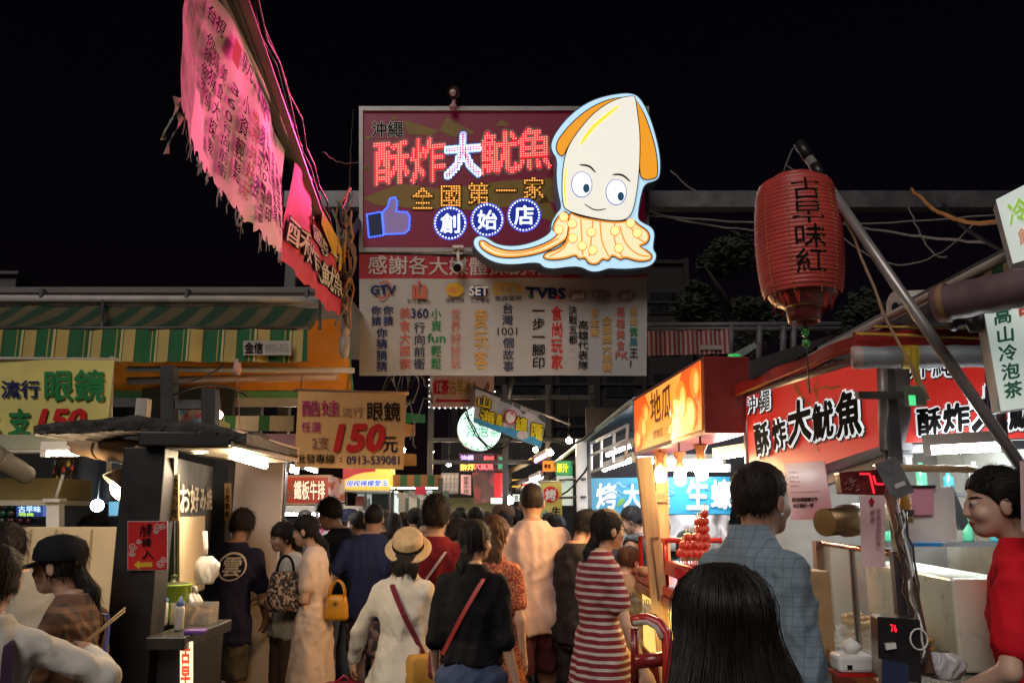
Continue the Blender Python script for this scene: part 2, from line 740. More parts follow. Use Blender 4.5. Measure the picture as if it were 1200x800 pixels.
SKIN = lambda: M('skin', (0.42, 0.235, 0.155), rough=0.5, var=0.10, vs=14, bump=0.0008, bs=160)
SKIN2 = lambda: M('skin_pale', (0.52, 0.32, 0.23), rough=0.5, var=0.08, vs=14, bump=0.0008, bs=160)
HAIR = lambda: M('hair_black', (0.009, 0.007, 0.007), rough=0.6, var=0.5, vs=30, bump=0.006, bs=70, stretch=(3, 3, 0.35), spec=0.22)
HAIRB = lambda: M('hair_brown', (0.055, 0.022, 0.010), rough=0.6, spec=.25, var=0.4, vs=30, bump=0.004, bs=55, stretch=(3, 3, 0.35))
HAIRG = lambda: M('hair_dark_brown', (0.018, 0.012, 0.010), rough=0.6, spec=.22, var=0.5, vs=30, bump=0.004, bs=55, stretch=(3, 3, 0.35))
PEOPLE = []


def cloth(key, col, rough=0.85, var=0.10):
 return M('cloth_' + key, col, rough=rough, var=var, vs=5, bump=0.012, bs=12, spec=0.15)


def head_field(Q, hs, female, dtl):
 q = Q / hs
 d = elli(q, (0, -.014, .036), (.073, .093, .084))
 d = smin(d, elli(q, (0, .024, -.030), (.059 if not female else .056, .066, .076)), .03)
 d = smin(d, elli(q, (0, .062 - .004 * female, -.086 + .004 * female), (.024, .022, .020)), .03)
 d = smin(d, elli(q, (0, -.02, -.02), (.060, .07, .06)), .03)
 d = smin(d, cone(q, (0, -.028, -.05), (0, -.045, -.20), .052 if not female else .044, .058 if not female else .048), .025)
 # sockets, brow, nose, lips, ears
 for sx in (-1, 1):
  d = np.maximum(d, -(elli(q, (sx * .031, .098, .006), (.018, .014, .011)) + .001))
  d = smin(d, elli(q, (sx * .031, .076, .006), (.013, .013, .012)), .004)
  d = smin(d, elli(q, (sx * .077, -.008, -.010), (.009, .019, .031)), .008)
  d = smin(d, elli(q, (sx * .036, .062, -.030), (.022, .02, .02)), .02)
 d = smin(d, cone(q, (0, .085, .014), (0, .098, -.023), .0065, .0105), .012)
 d = smin(d, elli(q, (0, .092 - .003 * female, -.028), (.016 - .002 * female, .011, .0085)), .008)
 d = smin(d, elli(q, (0, .085, -.053), (.021, .009, .0055)), .004)
 d = smin(d, elli(q, (0, .084, -.0625), (.018, .009, .006)), .004)
 return d * hs


def hair_cut(q, kind):
 """lower edge of the hair mass as a height over the front-back axis"""
 y = q[..., 1]
 xs = [-.12, -.07, -.02, .012, .03, .055, .085, .12]
 z = {'short': [-.055, -.050, -.020, .000, .030, .052, .068, .075],
         'long': [-.14, -.14, -.10, -.05, .000, .030, .058, .070],
         'fringe': [-.10, -.10, -.07, -.03, .000, .018, .026, .030],
         'crop': [-.040, -.035, -.005, .015, .045, .064, .080, .085],
         'bun': [-.110, -.100, -.060, -.006, .022, .044, .066, .078],
         'grey': [-.045, -.040, -.010, .012, .045, .070, .086, .09]}[kind]
 return np.interp(y, xs, z).astype(np.float32)


def blades(V, F, n, hs, seed, kind):
 """loose locks standing slightly off the hair mass"""
 r = np.random.RandomState(seed)
 C = V[F].mean(1)
 N = np.cross(V[F[:, 1]] - V[F[:, 0]], V[F[:, 3]] - V[F[:, 0]])
 N /= np.linalg.norm(N, axis=1)[:, None] + 1e-12
 i = r.randint(0, len(F), n)
 c, nn = C[i], N[i]
 rad = c - np.array([0, -.045, .10]) * hs
 rad[:, 2] = 0
 d = np.where(c[:, 2:] > .06 * hs, rad / (np.linalg.norm(rad, axis=1)[:, None] + 1e-6) + np.array([0, .1, -.5]), np.array([0, -.12, -1.0]))
 if kind == 'bun':
  d = np.array([0, -1.0, .05]) + 0 * d
 d = d + r.normal(size=(n, 3)) * (.28 if kind in ('short', 'spiky') else .13)
 d -= nn * (d * nn).sum(1)[:, None]
 d /= np.linalg.norm(d, axis=1)[:, None] + 1e-9
 L = r.uniform(.018, .040, n)[:, None] * hs * {'spiky': 1.2, 'crop': .5, 'grey': .8}.get(kind, 1.5)
 lift = r.uniform(.03, .28, n)[:, None] * {'spiky': 2.0, 'short': 1.4, 'bun': .25}.get(kind, .7)
 w = np.cross(nn, d) * r.uniform(.0012, .0034, n)[:, None] * hs
 a = c - nn * .002 * hs
 e = a + d * L + nn * L * lift
 P4 = np.stack([a - w, a + w, e + w * .25, e - w * .25], 1).reshape(-1, 3)
 return np.concatenate([V, P4]), np.concatenate([F, len(V) + np.arange(4 * n).reshape(-1, 4)])


def hand_mesh(wr, dr, pn, size, curl, h, side):
 """five-fingered hand; wr wrist, dr forearm direction, pn palm normal"""
 y = np.array(dr, float); y /= np.linalg.norm(y)
 z = np.array(pn, float); z -= y * (z @ y); z /= np.linalg.norm(z)
 x = np.cross(y, z) * side
 fs = []
 lens = (.036, .042, .040, .032)
 for i, bx in enumerate((-.029, -.010, .010, .028)):
  p = np.array([bx, .083 - abs(bx + .005) * .25, 0.0]); a = curl * 0.5
  L = lens[i]
  for sgm, r in ((L, .0092), (L * .68, .0084), (L * .55, .0074)):
   a2 = a
   q = p + np.array([bx * .06, math.cos(a2), math.sin(a2)]) * sgm
   fs.append((p, q, r, r * .93)); p = q; a += curl
 p0, p1, p2, p3 = np.array([-.022, .018, .006]), np.array([-.048, .048, .014]), np.array([-.056, .080, .022 + .02 * curl]), np.array([-.05, .103, .03 + .03 * curl])
 fs += [(p0, p1, .014, .012), (p1, p2, .0115, .0098), (p2, p3, .0098, .008)]

 def fn(Q):
  d = elli(Q, (0, .046, 0), (.040, .052, .0165))
  d = smin(d, cone(Q, (0, -.03, 0), (0, .03, 0), .025, .026), .02)
  for i, (a, b, ra, rb) in enumerate(fs):
   d = smin(d, cone(Q, a, b, ra, rb), .006 if i % 3 else .010)
  return d
 V, F = field((-.085, -.05, -.06), (.06, .20, .13), h / size, fn)
 if side < 0:
  F = F[:, ::-1]
 return (V[:, :1] * x + V[:, 1:2] * y + V[:, 2:3] * z) * size + np.array(wr), F


def person(label, x, y, heading, H=1.65, sex='m', lean=0.0, head=(0, 0, 0), arms=('down', 'down'), legs=(0.0, 0.0), curl=(0.5, 0.5),
           top=None, bottom=None, hair=('short', None), skin=None, dist=None, z0=0.0, group=None, build=1.0, sit=False, shoes=True,
           feet=None, nohands=False, seed=None, hips=1.0):
 """top: dict(mat, sleeve 0..2, hem, fit, skirt); bottom: dict(mat, hem); lengths as share of H.  Faces local +Y."""
 seed = len(PEOPLE) * 7 + 3 if seed is None else seed
 dist = dist or math.hypot(x, y)
 h = min(max(.0085, .0024 * dist), .026)
 hh = min(max(.0042, .0013 * dist), .014)
 fem = sex == 'f'
 skin = skin or (SKIN2() if fem else SKIN())
 prof = np.array(PROF[sex], np.float32)
 pz, pa, pb = prof[:, 0] * H, prof[:, 1] * H * build, prof[:, 2] * H * build
 pa = pa * np.where(pz < .58 * H, hips, 1)
 tl = math.tan(math.radians(lean))
 zh = .50 * H

 def bend(z):
  return np.where(z > zh, (z - zh) * tl * np.clip((z - zh) / (.12 * H), 0, 1) ** .5, 0)
 drop = .5 * H * 0.35 * (1 - math.cos(math.radians(lean)))

 def torso(Q, g=0.0, zlo=None, zhi=None, hemA=0.0, hemB=0.0, zhem=None):
  z = Q[..., 2]
  a = np.interp(z, pz, pa) + g
  b = np.interp(z, pz, pb) + g
  if zhem is not None:
   t = np.clip((.60 * H - z) / (.60 * H - zhem), 0, 1)
   a = np.where(z < .60 * H, np.maximum(np.interp(z, [.44 * H, .5 * H, .6 * H], [pa[1] * .98, pa[1], pa[2] * .96]) + g, 0) + hemA * t ** 1.3, a)
   b = np.where(z < .60 * H, np.maximum(np.interp(z, [.44 * H, .5 * H, .6 * H], [pb[1], pb[1], pb[2] * .96]) + g, 0) + hemB * t ** 1.3, b)
  yy = Q[..., 1] - bend(z)
  k = np.sqrt((Q[..., 0] / a) ** 2 + (yy / b) ** 2)
  d = (k - 1) * np.minimum(a, b) * .92
  lo = pz[0] if zlo is None else zlo
  hi = pz[-1] if zhi is None else zhi
  return np.maximum(d, np.maximum(lo - z, z - hi))

 shw = (.100 if not fem else .086) * H * build
 S, El, Wr = [], [], []
 for i, sd in enumerate((-1, 1)):
  ar = ARM[arms[i]] if isinstance(arms[i], str) else arms[i]
  shz = .784 * H
  s = np.array([sd * shw, float(bend(np.array(shz))), shz])
  e = s + np.array([sd * ar[0][0], ar[0][1], ar[0][2]]) * H
  w = e + np.array([sd * ar[1][0], ar[1][1], ar[1][2]]) * H
  S.append(s); El.append(e); Wr.append(w)
 hip, kn, an = [], [], []
 for i, sd in enumerate((-1, 1)):
  hp = np.array([sd * .052 * H, 0, .495 * H])
  if sit:
   k_ = hp + np.array([sd * .02 * H, .235 * H, .0]); a_ = k_ + np.array([0, .02 * H, -.235 * H])
  else:
   st = legs[i] * H
   k_ = np.array([sd * .055 * H, st * .55 + .012 * H, .275 * H]); a_ = np.array([sd * .056 * H, st - (.01 * H if st < 0 else 0), .045 * H + max(0, -st) * .25])
  hip.append(hp); kn.append(k_); an.append(a_)
 ua, fa, wa = (.028, .024, .017) if not fem else (.0225, .0195, .0145)
 ua, fa, wa = ua * H * build ** .5, fa * H * build ** .5, wa * H
 th, kr, cr, ar_ = (.052, .034, .032, .021) if not fem else (.053, .032, .030, .0195)
 th, kr, cr, ar_ = th * H * build, kr * H * build ** .5, cr * H * build ** .5, ar_ * H

 def armf(Q, g, upto=2.0):
  d = None
  for s, e, w in zip(S, El, Wr):
   if upto >= 1:
    a = cone(Q, s, e, ua + g, fa + g)
    e2 = e + (w - e) * (min(upto, 2) - 1)
    if upto > 1:
     a = smin(a, cone(Q, e, e2, fa * 1.02 + g, (fa + (wa - fa) * (upto - 1)) + g), .012)
   else:
    a = cone(Q, s, s + (e - s) * upto, ua + g, ua + (fa - ua) * upto + g * 1.25)
   d = a if d is None else np.minimum(d, a)
  return d

 def legf(Q, g, zmin=None, g2=None):
  d = None
  for hp, k_, a_ in zip(hip, kn, an):
   a = cone(Q, hp, k_, th + g, kr + (g2 if g2 is not None else g))
   mid = k_ + (a_ - k_) * .35 + np.array([0, -.008 * H, 0])
   a = smin(a, smin(cone(Q, k_, mid, kr * .95 + (g2 or g), cr + (g2 or g)), cone(Q, mid, a_, cr + (g2 or g), ar_ + (g2 or g)), .01), .015)
   d = a if d is None else smin(d, a, .008)
  if zmin is not None:
   d = np.maximum(d, zmin - Q[..., 2])
  return d

 allp = np.array(S + El + Wr + hip + kn + an)
 lo = allp.min(0) - .14; hi = allp.max(0) + .14
 lo[2] = an[0][2] * 0 + (min(an[0][2], an[1][2]) - .05); hi[2] = .86 * H
 # body -----------------------------------------------------------------
 bm_ = max(h * 1.15, .011)

 def bodyf(Q):
  d = smin(torso(Q, -.006), armf(Q, -.002), .035)
  return smin(d, legf(Q, -.003), .03)
 V, F = field(lo, hi, bm_, bodyf)
 VV, FF, MI = [V], [F], [np.zeros(len(F), int)]
 off = len(V)
 # head -----------------------------------------------------------------
 hs = H / 1.70 * (1.0 if not fem else .97) * (1.08 if H < 1.3 else 1)
 nb = np.array([0, float(bend(np.array(.83 * H))) + .012 * H, .83 * H])
 HR = Rz(math.radians(head[0])) @ Rx(math.radians(head[1] - lean * 0.25)) @ Ry(math.radians(head[2]))
 hc = nb + np.array([0, .018 * H + .10 * hs * math.sin(math.radians(lean)) * .5, .0]) + HR @ np.array([0, .02 * hs, .142 * hs])
 Vh, Fh = field((-.11 * hs, -.14 * hs, -.20 * hs), (.11 * hs, .14 * hs, .14 * hs), hh, lambda Q: head_field(Q, hs, fem, 1))
 cf = Vh[Fh].mean(1) / hs
 mi = np.zeros(len(Fh), int)
 ax = np.abs(cf[:, 0])
 fr = cf[:, 1] > .05
 mi[fr & ((((ax - .031) / .0155) ** 2 + ((cf[:, 2] - .006) / .0065) ** 2) < 1)] = 3
 mi[fr & ((((ax - .031) / .0075) ** 2 + ((cf[:, 2] - .006) / .0085) ** 2) < 1)] = 1
 mi[fr & ((((ax - .033) / .020) ** 2 + ((cf[:, 2] - .027 + (ax - .033) ** 2 * 9) / .0048) ** 2) < 1)] = 1
 mi[fr & (((cf[:, 0] / .023) ** 2 + ((cf[:, 2] + .0575) / .0085) ** 2) < 1)] = 2
 VV.append(Vh @ HR.T + hc); FF.append(Fh + off); MI.append(mi); off += len(Vh)
 # hands ----------------------------------------------------------------
 hands = []
 for i, sd in enumerate((-1, 1)):
  dr = Wr[i] - El[i]
  dr = dr / np.linalg.norm(dr)
  pn = np.array([-sd * 1.0, .25, 0.1]) if abs(dr[2]) > .6 else np.array([-sd * .4, 0, -1.0])
  if not nohands:
   Vd, Fd = hand_mesh(Wr[i], dr, pn, H / 1.72 * (.94 if fem else 1.0), curl[i], max(.0052, .0016 * dist), sd)
   VV.append(Vd); FF.append(Fd + off); MI.append(np.zeros(len(Fd), int)); off += len(Vd)
  hands.append(Wr[i] + dr * .085 * H / 1.7)
 hm = hair[1] or HAIR()
 lip = M('lips', (0.36, 0.10, 0.085), rough=.45, var=.1)
 body = mkobj('person', np.concatenate(VV), np.concatenate(FF), [skin, M('eye_dark', (.012, .008, .006), rough=.3) if hair[0] != 'none' else hm, lip,
                 M('eye_white', (.30, .27, .25), rough=.3)], np.concatenate(MI))
 body.location = (x, y, z0); body.rotation_euler = (0, 0, math.radians(heading))
 tag(body, label, 'person', group)
 # hair -----------------------------------------------------------------
 kind = hair[0]
 base = {'short': 'short', 'spiky': 'short', 'crop': 'crop', 'grey': 'grey', 'ponytail': 'long', 'lowtail': 'long', 'long': 'long', 'bun': 'bun', 'bob': 'fringe',
   'bowl': 'fringe'}.get(kind)
 if base:
  thick = {'crop': .007, 'grey': .012, 'bun': .009, 'ponytail': .010, 'lowtail': .010, 'spiky': .020, 'short': .015}.get(kind, .016)

  def hairf(Q):
   q = Q / hs
   n = folds(q * np.array([1, 1, .35], np.float32), seed, .0026 if kind != 'crop' else .0010, 120)
   d = elli(q, (0, -.016, .036), (.073 + thick, .093 + thick, .084 + thick)) - n
   d = smin(d, elli(q, (0, -.02, -.015), (.064 + thick, .074 + thick * .6, .058)) - n, .02)
   cut = hair_cut(q, base) + .0025 * np.sin(q[..., 0] * 170) + .002 * np.sin(q[..., 0] * 70 + 1)
   d = np.maximum(d, (cut - q[..., 2]) * .8)
   if kind == 'spiky':
    d = d - np.clip(q[..., 2] - .06, 0, .1) * .10 * (1 + np.sin(q[..., 0] * 190) * np.sin(q[..., 1] * 170))
   if kind in ('long', 'bob'):
    L = {'long': -.34, 'bob': -.13}[kind]
    if len(hair) > 2:
     L = hair[2]
    zz = q[..., 2]
    t = np.clip((.03 - zz) / (.03 - L), 0, 1)
    a = (.084 + .018 * np.sin(t * 2.2) - .012 * t) * (1 if len(hair) < 4 else 1 + (hair[3] - 1) * np.clip(t * 3, 0, 1)); b = .072 - .030 * np.clip(t * 2, 0, 1) + .0 * t
    cy = -.030 - .085 * np.clip(t * 1.9, 0, 1) 
    fd = (np.sqrt((q[..., 0] / a) ** 2 + ((q[..., 1] - cy) / b) ** 2) - 1) * .045 - n * 1.6
    fd = np.maximum(fd, np.maximum(L + .02 * np.sin(q[..., 0] * 60) - zz, zz - .04))
    fd = np.maximum(fd, (q[..., 1] - .030) * .9)
    d = smin(d, fd, .02)
   if kind == 'ponytail':
    d = smin(d, cone(q, (0, -.105, .02), (0, -.135, -.03), .024, .030) - n, .015)
    d = smin(d, cone(q, (0, -.135, -.03), (0.01, -.125, -.20), .032, .014) - n, .015)
   if kind == 'lowtail':
    d = smin(d, cone(q, (0, -.085, -.05), (0, -.135, -.13), .034, .032) - n, .015)
    d = smin(d, cone(q, (0, -.135, -.13), (.012, -.150, -.33 if len(hair) < 3 else hair[2]), .033, .012) - n, .015)
   if kind == 'bun':
    d = smin(d, elli(q, (0, -.118, .035), (.040, .034, .040)) - n, .012)
   return d * hs
  zl = {'long': -.40, 'bob': -.2, 'ponytail': -.24, 'lowtail': -.40}.get(kind, -.12)
  if kind == 'long' and len(hair) > 2:
   zl = hair[2] - .05
  Vq, Fq = field((-.14 * hs, -.20 * hs, zl * hs), (.14 * hs, .14 * hs, .16 * hs), max(hh, .0048), hairf)
  if 2 < dist < 8.5:
   Vq, Fq = blades(Vq, Fq, int((5200 if kind not in ('crop', 'grey') else 3600) / max(dist, 1.6)), hs, seed, kind)
  ho = mkobj('hair', Vq @ HR.T + hc, Fq, [hm], parent=body)
 # clothes --------------------------------------------------------------
 if top:
  g = top.get('fit', .012); sl = top.get('sleeve', .55); hem = top.get('hem', .46) * H; sk = top.get('skirt', None)
  hemA, hemB = (sk or (0, 0))
  amp = top.get('folds', .0065) * 1.35
  nk = top.get('neck', .846) * H
  pmix = legf if sit else None

  def topf(Q):
   w = folds(Q, seed + 1, amp, 30) + folds(Q, seed + 5, amp * .4, 75)
   t = torso(Q, g, hem, nk, hemA * H, hemB * H, hem if (sk or hem < .5 * H) else None)
   if not sk and hem < .53 * H and not sit:
    t = smin(t, np.maximum(legf(Q, g + .012), Q[..., 2] - .54 * H), .03)
    t = np.maximum(t, hem - Q[..., 2])
   if sl > 0:
    a = armf(Q, g, sl)
    t = smin(t, a, .04)
    t = np.maximum(t, hem - Q[..., 2])
   t = np.maximum(t, Q[..., 2] - nk)
   if top.get('vneck'):
    t = np.maximum(t, -(cone(Q, (0, bend(np.array(.83 * H)) + .06, .845 * H), (0, bend(np.array(.78 * H)) + .10, .77 * H), .045, .02)))
   else:
    yn = float(bend(np.array(.82 * H)))
    t = np.maximum(t, -(elli(Q, (0, yn + .03, .850 * H), (.052, .06, .035))))
   return t - w * np.clip((nk - Q[..., 2]) / .08, 0.1, 1)
  tl_, th_ = lo.copy(), hi.copy()
  tl_[2] = min(hem, El[0][2] - .1, El[1][2] - .1) - .03 if sl > .3 else hem - .03
  if sl > 1:
   tl_[2] = min(tl_[2], Wr[0][2] - .05, Wr[1][2] - .05)
  tl_[:2] -= .06; th_[:2] += .06
  if sk:
   tl_[0] = min(tl_[0], -.25 * H); th_[0] = max(th_[0], .25 * H); tl_[1] = min(tl_[1], -.22 * H); th_[1] = max(th_[1], .22 * H)
  Vt, Ft = field(tl_, th_, h, topf)
  tm = top['mat']
  to = mkobj(top.get('name', 'shirt'), Vt, Ft, [tm], parent=body)
 if bottom:
  hemz = bottom.get('hem', .06) * H; g = bottom.get('fit', .012)
  nm = bottom.get('name', 'trousers')

  def botf(Q):
   w = folds(Q, seed + 2, .007, 38)
   if bottom.get('skirt'):
    d = torso(Q, g, hemz, .61 * H, bottom['skirt'][0] * H, bottom['skirt'][1] * H, hemz)
   else:
    d = legf(Q, g, hemz, bottom.get('flare', g * 1.1))
    d = smin(d, torso(Q, g * .15, .44 * H, .57 * H), .02)
    d = np.maximum(d, hemz - Q[..., 2])
   return d - w
  bl, bh = lo.copy(), hi.copy()
  bl[2] = hemz - .03 if not sit else 0.02; bh[2] = .62 * H
  xs = [p[0] for p in kn + an]; ys = [p[1] for p in kn + an]
  bl[0], bh[0] = min(min(xs) - .13, -.24), max(max(xs) + .13, .24); bl[1], bh[1] = min(min(ys) - .14, -.22), max(max(ys) + .14, .22)
  Vb, Fb = field(bl, bh, h * 1.1, botf)
  mkobj(nm, Vb, Fb, [bottom['mat']], parent=body)
 if shoes:
  sm = M('shoe_dark', (.03, .027, .025), rough=.5) if shoes is True else shoes
  for i, sd in enumerate((-1, 1)):
   a_ = an[i]

   def shf(Q, a_=a_):
    d = cone(Q * np.array([1, 1, 1.3], np.float32), (a_[0], a_[1] - .015, (a_[2] - .022) * 1.3), (a_[0] + sd * .012, a_[1] + .135, (a_[2] - .03) * 1.3), .040, .036)
    d = smin(d, cone(Q, a_, a_ + np.array([0, 0, -.02]), .036, .036), .02)
    return np.maximum(d, (a_[2] - .045 * H) + .002 - Q[..., 2] + 0 * d)
   Vs, Fs = field((a_[0] - .08, a_[1] - .09, a_[2] - .09), (a_[0] + .08, a_[1] + .21, a_[2] + .06), max(h, .012), shf)
   mkobj('shoe', Vs, Fs, [sm], parent=body)
 T = Matrix.Translation((x, y, z0)) @ Matrix.Rotation(math.radians(heading), 4, 'Z')
 info = dict(o=body, T=T, hc=hc, HR=HR, hs=hs, S=S, El=El, Wr=Wr, hands=hands, H=H, bend=bend, pa=pa, pb=pb, pz=pz, torso=torso,
    w=lambda p: T @ Vector([float(c) for c in p]), hd=lambda p: Vector((HR @ (np.array(p) * hs) + hc).tolist()))
 PEOPLE.append(info)
 return info


def local_mb(mb, name, p):
 """link a mesh given in a person's own coordinates as that person's child"""
 o = mb.build(name, origin=(0, 0, 0))
 o.location = (0, 0, 0)
 o.parent = p['o']
 return o


def strap_local(p, pts, m, w=.03, name='strap', mb=None):
 """flat band running over the torso surface through local points"""
 b = mb or MB()
 pts = [Vector(q) for q in pts]
 vs, fs = [], []
 for i, q in enumerate(pts):
  t = (pts[min(i + 1, len(pts) - 1)] - pts[max(i - 1, 0)]).normalized()
  n = Vector((0, q.y, 0)) if abs(q.y) > .02 else Vector((0, 0, 1))
  s = t.cross(n).normalized() * w / 2
  o = n.normalized() * .004
  vs += [q - s, q + s, q + s + o, q - s + o]
 for i in range(len(pts) - 1):
  for k in range(4):
   fs.append((i * 4 + k, i * 4 + (k + 1) % 4, i * 4 + 4 + (k + 1) % 4, i * 4 + 4 + k))
 b.add(vs, fs, m)
 return b


def on_torso(p, x, z, back=True, g=.022):
 """point on the clothed torso surface at local x, height z"""
 a = float(np.interp(z, p['pz'], p['pa'])) + g; b_ = float(np.interp(z, p['pz'], p['pb'])) + g
 yy = b_ * math.sqrt(max(0.0, 1 - (x / a) ** 2))
 return Vector((x, float(p['bend'](np.array(z))) + (-yy if back else yy), z))

# ------------------------------------------------------------------ materials of the place
ASPH = M('asphalt', (.045, .043, .042), rough=.75, var=.35, vs=2.0, bump=.004, bs=120)
STEEL = M('galvanised_steel', (.12, .12, .13), rough=.45, metal=.7, var=.25, vs=8)
DSTEEL = M('dark_steel', (.07, .07, .075), rough=.5, metal=.4, var=.3, vs=8)
PIPE = M('painted_pipe', (.42, .40, .37), rough=.5, var=.25, vs=5)
STAIN = M('stainless', (.45, .45, .44), rough=.28, metal=.9, var=.15, vs=6, stretch=(1, 1, 12))
BLACKW = M('black_paint', (.014, .014, .016), rough=.45, var=.4, vs=6, bump=.002, bs=30)
DARKW = M('dark_interior', (.020, .019, .019), rough=.8, var=.4, vs=3)
WOOD = M('bare_timber', (.50, .34, .17), rough=.65, var=.25, vs=5, stretch=(6, 6, .6), bump=.001, bs=30)
BROWNW = M('brown_wood', (.16, .09, .05), rough=.6, var=.3, vs=6)
WHITEP = M('white_paint', (.72, .72, .70), rough=.5, var=.10, vs=4)
CREAM = M('cream_panel', (.62, .50, .33), rough=.5, var=.10, vs=3)
BEIGE = M('beige_partition', (.74, .62, .55), rough=.55, var=.06, vs=2)
ORANGE = M('orange_tarpaulin', (.78, .30, .03), rough=.55, var=.18, vs=4, bump=.012, bs=5)
REDP = M('red_paint', (.45, .018, .016), rough=.35, var=.2, vs=6, coat=.3)
REDT = M('red_tarpaulin', (.38, .02, .02), rough=.5, var=.25, vs=5, bump=.010, bs=8)
TARP = M('dark_tarpaulin', (.035, .030, .027), rough=.55, var=.5, vs=7, bump=.03, bs=9)
WIRE = M('cable_grey', (.16, .155, .15), rough=.6)
WIREB = M('cable_black', (.012, .012, .012), rough=.5)
WIREO = M('cable_orange', (.45, .19, .05), rough=.6)
BLACKI = M('ink_black', (.012, .011, .012), rough=.9, spec=.08)
WHITEI = M('ink_white', (.75, .74, .72), rough=.9, spec=.08)
REDI = M('ink_red', (.55, .03, .03), rough=.9, spec=.08)
BLUEI = M('ink_navy', (.020, .028, .11), rough=.9, spec=.08)
GREENI = M('ink_green', (.03, .20, .07), rough=.9, spec=.08)
YELI = M('ink_yellow', (.62, .38, .04), rough=.9, spec=.08)
PINKI = M('ink_salmon', (.50, .13, .10), rough=.9, spec=.08)
TUBE = E('tube_glow', (.93, .97, 1.0), 110)
TUBEW = E('tube_glow_warm', (1.0, .78, .5), 46)
BULB = E('bulb_glow', (1.0, .66, .32), 190)
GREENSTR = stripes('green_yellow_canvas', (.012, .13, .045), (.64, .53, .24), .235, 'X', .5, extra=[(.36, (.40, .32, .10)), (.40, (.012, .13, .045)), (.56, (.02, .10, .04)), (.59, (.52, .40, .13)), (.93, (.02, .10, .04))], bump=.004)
GREENSTRD = stripes('green_yellow_canvas_shaded', (.010, .045, .02), (.10, .080, .035), .235, 'X', .5, bump=.004)  # darker copy of the valance canvas, shade put into its stripes
PAPERW = M('white_banner_cloth', (.40, .395, .39), rough=.7, var=.06, vs=3, bump=.004, bs=4)


def fbox(mb, F, box, d0, d1, m, side=None):
 return mb.slab(F, [tuple(q) for q in quad_of(F, box)], d0, d1, m, side)


# ------------------------------------------------------------------ ground
b = MB()
b.add([(-150, -60, 0), (150, -60, 0), (150, 240, 0), (-150, 240, 0)], [(0, 1, 2, 3)], ASPH)
setting(b.build('ground'))


def tube_light(label, p0, p1, m=None, r=.014, group='fluorescent tubes lighting the stalls', up=(0, 0, 1)):
 p0, p1 = Vector(p0), Vector(p1)
 t = thing('fluorescent_lamp', label, 'lamp', (p0 + p1) / 2, group)
 u = Vector(up); d = (p1 - p0).normalized()
 s = d.cross(u).normalized()
 X = Matrix((( d.x, s.x, u.x, 0), (d.y, s.y, u.y, 0), (d.z, s.z, u.z, 0), (0, 0, 0, 1)))
 X.translation = (p0 + p1) / 2
 L = (p1 - p0).length / 2
 b = MB(); b.box((-L - .03, -.022, r + .006), (L + .03, .022, r + .05), WHITEP, X)
 b.box((-L - .03, -.016, -r - .004), (-L, .016, r + .006), WHITEP, X); b.box((L, -.016, -r - .004), (L + .03, .016, r + .006), WHITEP, X)
 b.build('housing', t)
 b = MB(); b.cyl(p0, p1, r, m or TUBE, n=8); b.build('tube', t)
 return t


# ------------------------------------------------------------------ far building and tree
t = thing('apartment_building', 'dark concrete apartment block towering behind the lane with rows of unlit windows', 'building', (3.0, 34, 0))
BLD = M('night_dark_concrete', (.011, .009, .009), rough=.9, var=.25, vs=.6)  # near-black colour stands in for night darkness on the wall
b = MB(); b.box((-2.5, 34, 0), (7.4, 46, 12.2), BLD)
for k in range(7):
 b.box((-2.5, 33.86, 1.5 + 1.75 * k), (7.4, 34, 1.62 + 1.75 * k), BLD)
for k in range(6):
 b.box((-2.4 + 1.94 * k, 33.75, 0), (-2.2 + 1.94 * k, 34, 12.2), BLD)
b.build('wall', t)
WG = M('dark_glass', (.012, .013, .016), rough=.12, var=.2)
w0 = None
for r in range(5):
 for c in range(5):
  xc, zc = -1.35 + 1.94 * c, 3.3 + 1.75 * r
  b = MB(); b.box((xc - .62, 33.93, zc - .5), (xc + .62, 33.985, zc + .5), BLD)
  o = b.build('window', t)
  b = MB(); b.box((xc - .56, 33.915, zc - .44), (xc - .02, 33.935, zc + .44), WG if (r, c) != (3, 1) else E('lit_window', (.9, .55, .3), .12)); b.box((xc + .02, 33.915, zc - .44), (xc + .56, 33.935, zc + .44), WG)
  q = b.build('pane', o)


